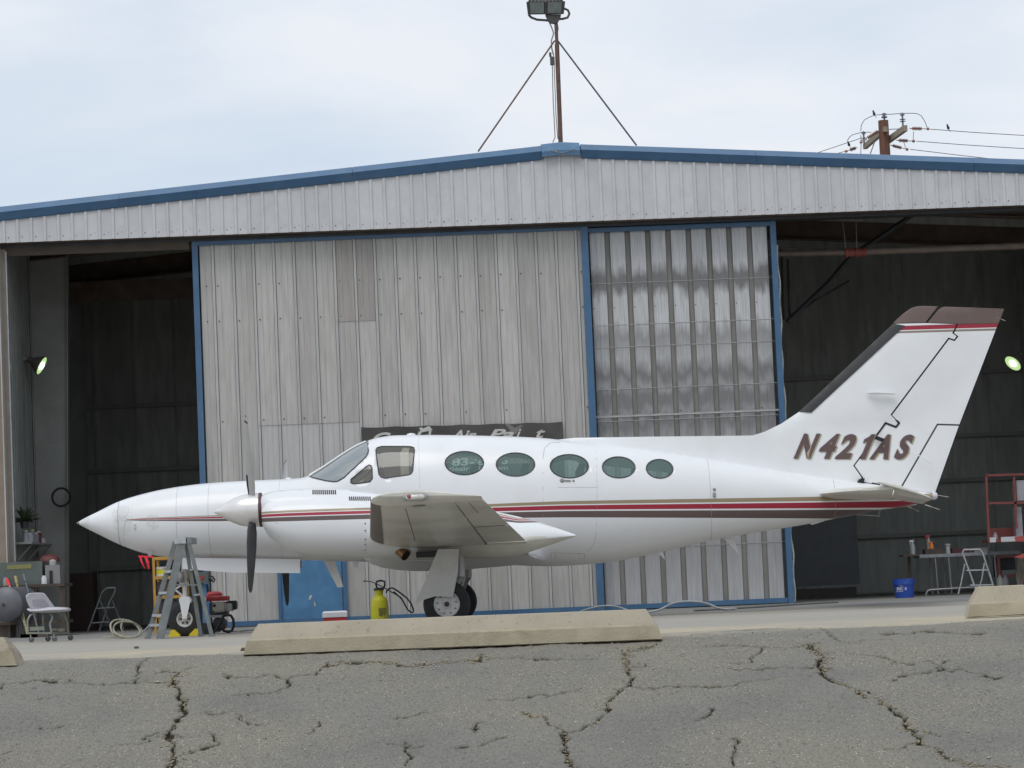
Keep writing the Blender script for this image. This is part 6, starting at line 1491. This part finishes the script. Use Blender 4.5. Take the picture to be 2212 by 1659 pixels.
m=MB(); m.tube([sq_(786,1255,-.02),sq_(800,1256,-.04),sq_(812,1260,-.08),sq_(830,1270,-.08),sq_(842,1277,-.05),sq_(855,1284,0),sq_(867,1291,0)],.007,6); m.tube([sq_(786,1254,-.02),sq_(788,1256,-.02)],.013,6); m.build('wand',dkm,spr)
hs=[(834,1281),(836,1276),(841,1271),(848,1270),(858,1276),(869,1284),(880,1293),(888,1304),(893,1316),(893,1322),(888,1323),(880,1316),(873,1303),(868,1294),(858,1285),(850,1278)]
m=MB(); m.tube([sq_(x,y,.0+.002*i) for i,(x,y) in enumerate(hs)],.010,7); m.build('hose',black,spr)
m=MB(); pts=[]; 
for s_ in (0,1):
    pass
lab=[b0+Vector((.116*math.sin(t),-.1165*math.cos(t),zz)) for zz in (zt_*.28,zt_*.72) for t in (-.05,.25,.55,.85)]; m.add(lab,[(0,1,5,4),(1,2,6,5),(2,3,7,6)],0); m.build('printed_label',mat('label_print',(.25,.26,.05),.5,var=.6,scale=60,dirt=(.05,.05,.02),dirt_amt=.9,dscale=45),spr)
# cooler
YK=38.2
co_=thing('cooler','small cooler with grey-white lid and red base below the blue door','cooler',G(724,YK)); a=at(697,1320,YK); b=at(751,1338,YK); zk=float(gz(0,YK))
m=MB(); m.box((a.x+.01,YK-.1,zk),(b.x-.01,YK+.12,at(720,1333.5,YK).z)); m.build('tub',redp,co_)
m=MB(); zz1=at(720,1333.5,YK).z+.002; zz2=at(720,1320,YK).z; m.loft([[(a.x,YK-.11,zz1),(b.x,YK-.11,zz1),(b.x,YK+.13,zz1),(a.x,YK+.13,zz1)],[(a.x,YK-.11,zz2-.02),(b.x,YK-.11,zz2-.02),(b.x,YK+.13,zz2-.02),(a.x,YK+.13,zz2-.02)],[(a.x+.02,YK-.09,zz2),(b.x-.02,YK-.09,zz2),(b.x-.02,YK+.11,zz2),(a.x+.02,YK+.11,zz2)]],sm=False); m.build('lid',whitep,co_)

# ================================================================== LEFT BAY CONTENTS
def wbox(x0,y0,x1,y1,Y,dep,name,mt,label=None,cat=None,par=None,ground=False,mk=True):
    a=at(x0,y1,Y); b=at(x1,y0,Y); z0=float(gz(0,Y)) if ground else a.z; m=MB(); m.box((min(a.x,b.x),Y,z0),(max(a.x,b.x),Y+dep,b.z)); o=m.build(name,mt,par)
    if label: tag(o,label,cat)
    return o
YB=40.1
bench=thing('workbench','dark wooden workbench crowded with gear in the left bay','workbench',G(60,YB))
a=at(-30,1262,YB); b=at(140,1258,YB); m=MB(); m.box((a.x,YB-.05,b.z-.05),(b.x,YB+.7,b.z-.01)); m.build('bench_top',woodm,bench)
for x in (-20,70,136):
    p=at(x,1300,YB); m=MB(); m.box((p.x-.035,YB-.02,0),(p.x+.035,YB+.05,b.z-.05)); m.build('leg',woodm if x!=70 else redox,bench)
m=MB(); m.box((a.x,YB,.18),(b.x,YB+.65,.22)); m.build('lower_shelf',woodm,bench)
BZ=b.z-.01  # gear on the bench has darkened colours in place of bay shade
def onb(x0,y0,x1,Y=YB+.1,dep=.3,name='box',mt=boxg,label='',cat='box'):
    p=at(x0,y0,Y); q=at(x1,y0,Y); m=MB(); m.box((p.x,Y,BZ),(q.x,Y+dep,p.z)); return tag(m.build(name,mt),label,cat)
o=onb(-6,1216,91,label='large grey-green metal chest on the workbench',name='metal_chest',cat='chest')
p=at(15,1221,YB+.1); q=at(68,1226,YB+.1); m=MB(); m.box((p.x,YB+.095,q.z-.012),(q.x,YB+.1,p.z)); tag(m.build('yellow_tape',mat('tape_yellow',(.24,.23,.08),.6)),'faded yellow strip stuck on the grey-green metal chest','tape')
mch=thing('white_machine','boxy off-white machine on the right end of the workbench','machine',Vector((at(97,1256,YB+.1).x,YB+.1,BZ)))
p=at(97,1221,YB+.1); q=at(130,1256,YB+.1); m=MB(); m.box((p.x,YB+.1,BZ),(q.x,YB+.4,p.z)); m.build('housing',mat('machine_white',(.24,.235,.23),.6),mch)
m=MB(); c_=at(113,1240,YB+.09); m.box((c_.x-.04,YB+.08,BZ),(c_.x+.0,YB+.1,c_.z+.05)); m.build('front_slot',black,mch); m=MB(); m.lathe(at(114,1216,YB+.2),(0,0,1),[(.05,-.03),(.05,.03),(.02,.05),(.0001,.05)],12); m.build('top_knob',mat('knob_white',(.4,.4,.38),.6),mch)
m=MB(); m.lathe(at(107,1211,YB+.55)-Vector((0,0,.02)),(0,0,1),[(.15,0),(.15,.03),(.13,.07),(.07,.10),(.0001,.11)],18); tag(m.build('helmet',mat('helmet_shaded',(.13,.035,.035),.6)),'red hard hat resting behind the off-white machine','hard hat')
for (x,y,mt,lb) in ((95,1249,whitep,'small white jar beside the off-white machine'),(12,1250,mat('jar_green',(.25,.27,.24),.5),'pale jar at the left end of the workbench')):
    c_=at(x,y,YB+.0); m=MB(); m.lathe(Vector((c_.x,YB+.02,BZ)),(0,0,1),[(.0001,0),(.04,0),(.04,.08),(.03,.1),(.03,.12),(.0001,.12)],14); tag(m.build('jar',mt),lb,'jar')
# compressor tank
tk=thing('air_tank','round grey steel tank end with its body behind, at the left bay edge','tank',G(12,39.6)); c_=at(9,1306,39.3); m=MB(); m.lathe(c_,(.18,1,0),[(.0001,-.03),(.10,-.02),(.20,.01),(.245,.06),(.245,.75),(.2,.8),(.0001,.83)],32); m.build('tank_shell',tankm,tk); m=MB(); m.lathe(c_,(.18,1,0),[(.0001,-.045),(.02,-.045),(.02,-.02)],10); m.build('drain_plug',dkm,tk)
for dx in (-.15,.18): m=MB(); m.bar(c_+Vector((dx,.15,-.2)),Vector((c_.x+dx*1.3,c_.y+.15,0.0)),.04,.03); m.build('leg',dkm,tk)
for (x0,y0,x1,y1,mt,tip,lb) in ((16,1254,62,1330,stm,redbright,'grey broom handle with red grip leaning by the tank'),(34,1248,58,1322,mat('pole_yellow',(.3,.26,.1),.6),None,'yellowish broom handle leaning among the poles'),(52,1244,84,1335,mat('pole_dark',(.10,.12,.15),.6),None,'dark pole leaning right of the broom handles')):
    a=at(x0,y0,39.9); b=Vector((at(x1,y1,39.2).x,39.2,.02)); t=thing('broom',lb,'broom',b,'poles leaning in the left bay'); m=MB(); m.tube([a,b],.014,8); m.build('handle',mt,t)
    m=MB(); m.tube([a+(b-a)*-.02,a+(b-a)*.10],.022,8); m.build('grip',tip or mt,t); m=MB(); m.box((b.x-.12,b.y-.03,0.001),(b.x+.12,b.y+.03,.05)); m.build('head',woodm,t)
# wall shelf with jars (fixed to the side wall)
zsh=hl(10,1174,.6); sh=thing('wall_shelf','narrow wooden shelf on the left side wall of the hangar','shelf',hw(USL+.02,.3,zsh.z-.02))
m=MB(); P4=[hw(USL+.03,.2,zsh.z),hw(USL+.27,.2,zsh.z),hw(USL+.27,2.45,zsh.z),hw(USL+.03,2.45,zsh.z)]; m.prism(P4,(0,0,-.03)); m.build('board',colm,sh)
for dd in (.4,1.4,2.3): m=MB(); m.bar(hw(USL+.04,dd,zsh.z-.25),hw(USL+.25,dd,zsh.z-.03),.025,.025); m.build('bracket',colm,sh)
jl=['tall white bottle nearest on the wall shelf','squat white jar second on the wall shelf','grey can with yellow lid on the wall shelf','pale blue bottle on the wall shelf','dark red can on the wall shelf','small white tub at the far end of the wall shelf']
for i,(dd,h_,r_,mt) in enumerate(((.45,.17,.05,mat('jar_w1',(.40,.40,.42),.5)),(.75,.14,.07,mat('jar_w2',(.45,.45,.43),.5)),(1.15,.2,.045,mat('can_grey',(.25,.25,.27),.5)),(1.5,.16,.05,mat('jar_b',(.25,.28,.32),.5)),(1.85,.19,.045,mat('can_red',(.2,.05,.05),.5)),(2.2,.09,.06,whitep))):
    t=thing('jar',jl[i],'jar',hw(USL+.15,dd,zsh.z+.001),'jars on the wall shelf'); b_=hw(USL+.15,dd,zsh.z+.001); m=MB(); m.lathe(b_,(0,0,1),[(.0001,0),(r_,0),(r_,h_*.8),(r_*.6,h_*.92)],14); m.build('body',mt,t); m=MB(); m.lathe(b_+Vector((0,0,h_*.9)),(0,0,1),[(r_*.7,0),(r_*.7,h_*.12),(.0001,h_*.12)],12); m.build('lid',mat('lid_y',(.5,.45,.1),.5) if i==2 else whitep,t)
# plant above shelf
pl=thing('potted_plant','dark leafy pot plant hanging by the left bay edge','plant',hw(USL+.15,.35,zsh.z+.2)); b_=hw(USL+.16,.3,zsh.z+.20)
m=MB(); m.lathe(b_,(0,0,1),[(.0001,0),(.05,0),(.07,.1),(.06,.1),(.0001,.09)],12); m.build('pot',dkm,pl)
m=MB(); rs=random.Random(4)
for k in range(70):
    an=rs.random()*6.28; el=rs.random()*1.3; ln=.12+.18*rs.random(); d_=Vector((math.cos(an)*math.cos(el),math.sin(an)*math.cos(el),math.sin(el))); s0_=b_+Vector((0,0,.1)); e1=s0_+d_*ln; sd_=d_.cross(Vector((0,0,1))).normalized()*.025; m.add([s0_,s0_+d_*ln*.6+sd_,e1+Vector((0,0,-.03)),s0_+d_*ln*.6-sd_],[(0,1,2,3)])
m.build('foliage',leafm,pl)
# notice on the dark post
wbox(133,1134,148,1150,44.2,.01,'notice_sheet',mat('paper_dim',(.30,.31,.32),.7),'pale square notice pinned up in the left bay, left of the aircraft nose','notice')
# brown cupboard beneath
wbox(150,1237,200,1262,45.5,.5,'drawer_unit',mat('cabinet_brown',(.07,.04,.035),.7),'dark reddish drawer unit at the back of the left bay','drawers',ground=True)
# tyre on the column
c_=at(132,1074,43.1); m=MB(); m.lathe(c_,(0,-1,0),[(.12,0),(.13,-.03),(.145,-.03),(.155,0),(.145,.03),(.13,.03),(.12,0)],28); tag(m.build('coiled_cable',rubber),'dark coiled cable hung on the light frame column','cable')
# small dark stepladder in left bay
def stool(name,label,YY,FR,BK,steps,mt,topc,thick=.012):
    t=thing(name,label,'step stool',Vector((at(FR[0][-1][0],1300,YY).x,YY,0)))
    for k,pl_ in enumerate(FR):
        pts=[at(x,y,YY+.02*k) for x,y in pl_]; pts[-1].z=.012; m=MB(); m.tube(pts,thick,8); m.build('front_rail',mt,t)
    for k,pl_ in enumerate(BK):
        pts=[at(x,y,YY+.25) for x,y in pl_]; pts[-1].z=.012; m=MB(); m.tube(pts,thick*.9,8); m.build('rear_rail',mt,t)
    for (x0,y0,x1,y1) in steps:
        a=at(x0,y0,YY+.03); b=at(x1,y1,YY+.03); m=MB(); m.bar(a,b,.10,.018,0,(0,0,1)); m.build('step',mt,t)
    a,b=topc; m=MB(); m.tube([at(*a,YY),at(*b,YY+.02)],thick,8); m.build('hand_bar',mt,t); return t
zB=lambda *p:[(a*.19535,1080+b*.19535) for a,b in p]
lal=mat('aluminium_dim',(.30,.33,.33),.5,.4)
stool('step_stool','dark aluminium step stool standing inside the left bay',43.3,[zB((1180,975),(1130,1020),(1095,1110),(970,1468)),zB((1275,972),(1265,1030),(1215,1120),(1100,1468))],[zB((1105,1110),(1230,1400),(1245,1440)),zB((1240,1110),(1350,1380),(1370,1440))],[(211,1314,248,1312),(200,1345.5,237,1343)],lal,(zB((1180,975))[0],zB((1275,972))[0]))
# ================================================================== RIGHT BAY CONTENTS
zC=lambda *p:[(1890+a*.1953,999+b*.1953) for a,b in p]
stool('step_stool','bright aluminium step stool behind the right parking stop',42.6,[zC((985,965),(968,995),(1060,1250),(1130,1480)),zC((1160,962),(1190,1000),(1310,1370),(1345,1480))],[zC((995,1120),(950,1350),(925,1510)),zC((1212,1110),(1180,1300),(1140,1500))],[(2087,1232,2132,1231),(2095,1264,2144,1263)],alum,(zC((985,965))[0],zC((1160,962))[0]),.015)
# table
YT=43.4
tb=thing('work_table','long grey folding table with thin tube legs in the right bay','table',G(2060,YT)); a=at(1986,1198,YT); b=at(2203,1195,YT); zt_=(a.z+b.z)/2
m=MB(); m.box((a.x,YT-.02,zt_-.03),(b.x,YT+.65,zt_+.02)); m.build('table_top',mat('table_grey',(.26,.27,.29),.5,var=.2,scale=20),tb)
for x in (2022,2051,2150):
    p=at(x,1240,YT); m=MB(); m.tube([(p.x,YT,zt_-.03),(p.x+.02,YT,.02)],.012,8); m.build('leg',stm,tb); m=MB(); m.tube([(p.x,YT+.6,zt_-.03),(p.x+.02,YT+.6,.02)],.012,8); m.build('leg',stm,tb)
m=MB(); m.tube([at(2001,1299,YT-.1).lerp(at(2001,1299,YT-.1),0),at(2001,1282,YT-.1),at(2004,1276,YT-.1),at(2010,1274,YT-.1),at(2077,1270,YT-.1),at(2120,1268,YT-.1)],.015,8); tag(m.build('tube_rail',stm),'low bent steel tube rail under the folding table','rail')
m=MB(); a=at(1949,1196,YT+.1); b=at(1992,1195,YT+.1); m.box((a.x,YT,zt_-.0),(b.x,YT+.5,zt_+.03)); pk_=thing('plank_trestle','short wooden plank on a trestle left of the folding table','plank',Vector((a.x,YT+.1,0))); m.build('plank',woodm,pk_); m=MB(); m.box((a.x+.1,YT+.2,0),(a.x+.14,YT+.25,zt_)); m.build('leg',woodm,pk_)
m=MB(); a=at(1998,1186,YT+.1); b=at(2035,1187,YT+.1); m.box((a.x,YT+.05,zt_+.021),(b.x,YT+.4,a.z)); tag(m.build('wooden_tray',woodm),'wooden tray on the table below the orange bottle','tray')
zt2=a.z
def bottle(x,zbase,h_,r_,mt,lb,trig=None,Yb=YT+.15):
    p=at(x,1190,Yb); b_=Vector((p.x,Yb,zbase+.001)); t=thing('spray_bottle',lb,'bottle',b_,'bottles in the right bay'); m=MB(); m.lathe(b_,(0,0,1),[(.0001,0),(r_,0),(r_,h_*.5),(r_*.75,h_*.65),(r_*.35,h_*.8),(r_*.3,h_*.85)],14); m.build('body',mt,t)
    m=MB(); m.box((b_.x-.045,b_.y-.012,b_.z+h_*.86),(b_.x+.02,b_.y+.012,b_.z+h_)); m.bar(b_+Vector((-.03,0,h_*.86)),b_+Vector((-.045,0,h_*.68)),.01,.01); m.build('trigger',trig or whitep,t)
bottle(1972,zt_+.03,.22,.04,mat('bottle_clear',(.34,.35,.35),.4),'clear spray bottle on the plank left of the table'); bottle(2007,zt2,.21,.03,mat('bottle_grey',(.30,.30,.30),.4),'spray bottle with red and white trigger on the wooden tray',redp); bottle(2013,zt2,.11,.03,mat('bottle_orange',(.75,.22,.03),.5),'orange bottle on the wooden tray',mat('trig_orange',(.75,.22,.03),.5),YT+.1)
m=MB(); p=at(2048,1190,YT+.15); m.lathe(Vector((p.x,YT+.15,zt_+.021)),(0,0,1),[(.0001,0),(.035,0),(.035,.12),(.045,.125),(.045,.15),(.0001,.15)],14); tag(m.build('paint_can',mat('can_pale',(.45,.45,.45),.5)),'pale cup standing on the folding table right of the tray','cup')
for (x0,x1,y0,mt,lb) in ((2057,2095,1189,mat('case_maroon',(.10,.03,.035),.6),'long dark maroon case lying on the folding table'),(2105,2135,1191,stm,'low grey tray at the right of the maroon case')):
    a=at(x0,y0,YT+.3); b=at(x1,y0,YT+.3); m=MB(); m.box((a.x,YT+.3,zt_+.021),(b.x,YT+.55,max(a.z,zt_+.06)+.03)); tag(m.build('case',mt),lb,'case')
# bucket
YBk=42.0; bk=thing('bucket','blue plastic bucket with white mark on the right bay floor','bucket',Vector((at(1954,1290,YBk).x,YBk,0))); b_=ORG[bk.name]; hh=at(1954,1250,YBk).z
m=MB(); m.lathe(b_,(0,0,1),[(.0001,0),(.135,0),(.138,.02),(.152,hh-.09),(.162,hh-.088),(.162,hh-.03),(.158,hh-.028),(.16,hh),(.15,hh),(.14,hh-.05),(.125,.02),(.0001,.02)],32); m.build('pail',bucketb,bk)
def bkf(q): 
    dx=q.x-b_.x; return Vector((q.x,b_.y-math.sqrt(max(.150**2-dx*dx,1e-4))-.003,q.z))
m=MB(); put_text(m,"ES",(b_.x-.12,0,.115),(b_.x-.055,0,.115),(0,0,.045),fn=bkf,offset=.03); put_text(m,"8",(b_.x-.01,0,.115),(b_.x+.015,0,.115),(0,0,.045),fn=bkf,offset=.02)
for a,b in (((-.135,.095),(-.04,.095)),((-.04,.095),(-.04,.175)),((-.04,.175),(-.09,.185)),((-.09,.185),(-.12,.21))):
    m.tube([bkf(Vector((b_.x+a[0],0,a[1]))),bkf(Vector((b_.x+(a[0]+b[0])/2,0,(a[1]+b[1])/2))),bkf(Vector((b_.x+b[0],0,b[1])))],.003,4)
m.build('printed_mark',whitep,bk)
m=MB(); m.tube([bkf(Vector((b_.x-.1,0,.16)))+Vector((0,-.01,.02)),bkf(Vector((b_.x,0,.2)))+Vector((0,-.012,.02)),bkf(Vector((b_.x+.08,0,.29)))+Vector((0,-.01,.0))],.003,4); m.build('bail_handle',stm,bk)
# red rack
YRr=42.9; rr_=thing('red_shelf_frame','tall red steel shelf frame with white boxes at the right edge','shelf frame',G(2160,YRr))
def rb(x,y,dy=0): return at(x,y,YRr+dy)
redr=mat('rack_red',(.22,.06,.05),.6,var=.15)
for pts in ([(2130,1027),(2136,1170)],[(2130,1027),(2260,1023)],[(2190,1030),(2196,1142)],[(2136,1087),(2260,1085)]):
    for dy in (0,.5): m=MB(); m.bar(rb(*pts[0],dy),rb(*pts[1],dy),.035,.035); m.build('frame_bar',redr,rr_)
for pts in ([(2136,1170),(2139,1297)],[(2225,1024),(2235,1294)]):
    for dy in (0,.5):
        a=rb(*pts[0],dy); b=rb(*pts[1],dy); b.z=0; m=MB(); m.bar(a,b,.03,.03); m.build('post',dkm,rr_)
a=rb(2135,1172); b=rb(2270,1165); m=MB(); m.box((a.x,YRr-.02,a.z),(b.x,YRr+.5,a.z+.04)); m.build('tray',redr,rr_); TZ=a.z+.04
a=rb(2135,1150,.5); m=MB(); m.box((a.x,YRr+.45,TZ),(b.x,YRr+.47,TZ+.18)); m.build('tray_back',redr,rr_)
for i,(x0,x1,y0) in enumerate(((2138,2151,1160),(2162,2195,1158))):
    a=rb(x0,y0,-.03); b=rb(x1,y0,-.03); m=MB(); m.box((a.x,YRr-.028,TZ-.04),(b.x,YRr-.021,TZ+.035)); m.build('white_sticker',whitep,rr_)
a=rb(2196,1077,.1); b=rb(2240,1036,.1); bz_=rb(2136,1087).z
m=MB(); m.box((a.x,YRr+.05,bz_+.02),(b.x,YRr+.4,b.z)); tag(m.build('white_box',mat('box_white',(.42,.42,.44),.5)),'white box standing high in the red shelf frame','box')
m=MB(); a=rb(2192,1140,.1); m.box((a.x+.02,YRr+.1,TZ),(a.x+.12,YRr+.3,rb(2190,1095).z)); tag(m.build('white_roll',mat('roll_white',(.38,.38,.4),.6)),'upright pale box on the lower tray of the red shelf frame','box')
m=MB(); p=rb(2150,1160,.1); m.lathe(Vector((p.x,YRr+.1,TZ+.001)),(0,0,1),[(.0001,0),(.04,0),(.04,.06),(.02,.09),(.02,.11),(.0001,.11)],12); tag(m.build('jar',mat('jar_pale',(.35,.33,.33),.5)),'small pale bottle on the lower tray of the red shelf frame','jar')
lr=thing('red_cabinet','low open red-framed cabinet under the right end of the table','cabinet',G(2180,YT+.2))
a=at(2157,1245,YT+.1); b=at(2202,1201,YT+.1); m=MB(); zz0=a.z
for (p,q) in (((a.x,b.z),(b.x,b.z)),((a.x,zz0),(b.x,zz0)),((a.x,0),(a.x,b.z)),((b.x,0),(b.x,b.z))): m.bar((p[0],YT+.05,p[1]),(q[0],YT+.05,q[1]),.05,.04)
m.build('frame',redr,lr); m=MB(); m.box((a.x,YT+.08,zz0-.02),(b.x,YT+.55,zz0+.0)); m.box((a.x,YT+.5,zz0),(b.x,YT+.55,b.z)); m.build('shelf',dkm,lr); m=MB(); m.box((a.x+.05,YT+.1,zz0),(b.x-.03,YT+.4,zz0+.09)); m.build('drawer',mat('drawer_grey',(.2,.2,.2),.6),lr)
for x,h_,mt,lb in ((2161,.14,mat('jug',(.32,.33,.30),.5),'pale plastic jug on the floor under the red cabinet'),(2172,.12,mat('jug2',(.2,.2,.2),.5),'grey can on the floor beside the pale jug')):
    p=at(x,1270,YT-.1); m=MB(); m.lathe(Vector((p.x,YT-.1,0.001)),(0,0,1),[(.0001,0),(.05,0),(.05,.2),(.03,.24),(.02,.25),(.02,.27),(.0001,.27)],14); tag(m.build('jug',mt),lb,'jug')
a=at(2180,1266,YT-.2); m=MB(); m.box((a.x,YT-.25,.002),(a.x+.25,YT,a.z)); tag(m.build('blue_crate',bucketb),'low blue crate behind the top of the right parking stop','crate')
m=MB(); 
for k in range(6):
    m.tube([at(2200+k*2,1205,YT-.1),at(2198+k*2.5,1225,YT-.1-.02*k),at(2196+k*3,1250,YT-.1),at(2200+k*1.5,1267,YT-.1)],.006,5)
tag(m.build('cord_bundle',hosem),'tangled beige cords hanging from the table end at the right edge','cord')
m=MB(); m.prism([at(2192,1160,42.3),at(2260,1150,42.3),at(2260,1168,42.3),at(2195,1170,42.3)],(0,.03,0)); m.prism([at(2190,1204,42.3),at(2225,1190,42.3),at(2260,1190,42.3),at(2260,1210,42.3)],(0,.03,0)); m.bar(at(2255,1150,42.3),at(2262,1292,42.3),.05,.05); tag(m.build('red_stand',mat('stand_red',(.42,.07,.06),.5)),'red painted steel stand at the right picture edge','stand')
# dark cabinet at back right, pale board
wbox(1712,1110,1850,1268,46.5,.05,'dark_board',mat('board_dark',(.085,.09,.095),.6),'large dark board standing at the back of the right bay','board',ground=False)
wbox(1720,1268,1850,1305,46.4,.4,'low_cabinet',mat('low_cab',(.05,.045,.04),.7),'low dark cabinet below the board in the right bay','cabinet',ground=True)
# work lamps (lit)
def lamp(px,py,Y,aim,lb,face_r=.13,sc_=1.0,arm=None):
    c_=at(px,py,Y); aim=Vector(aim).normalized(); t=thing('work_lamp',lb,'lamp',c_,'lit work lamps in the hangar bays')
    m=MB(); m.lathe(c_,-aim,[(face_r,0),(face_r*.98,.03),(face_r*.7,.10),(face_r*.35,.17),(face_r*.3,.24),(.0001,.25)],24); m.build('reflector',mat('lamp_shade',(.16,.14,.12),.5,.3) if 'lamp_shade' not in bpy.data.materials else bpy.data.materials['lamp_shade'],t)
    m=MB(); m.lathe(c_+aim*.002,-aim,[(.0001,.0),(face_r*.95,.0)],24); m.build('lens',lampon,t)
    m=MB(); m.lathe(c_+aim*.004,aim,[(face_r*.4,0),(face_r*.3,.02),(.0001,.03)],14); m.build('bulb',bulbon,t)
    if arm:
        m=MB(); m.bar(at(*arm[0],Y+.05),at(*arm[1],Y+.05),.05,.05,0); m.build('arm',colm,t)
    return t
lamp(2188,785,44.5,(-.64,-.42,-.64),'bright lit work lamp hanging at the right edge of the right bay',.15)
lamp(90,790,42.6,(.87,-.10,-.48),'lit work lamp on a white arm in the left bay',.15,arm=((22,772),(62,775)))
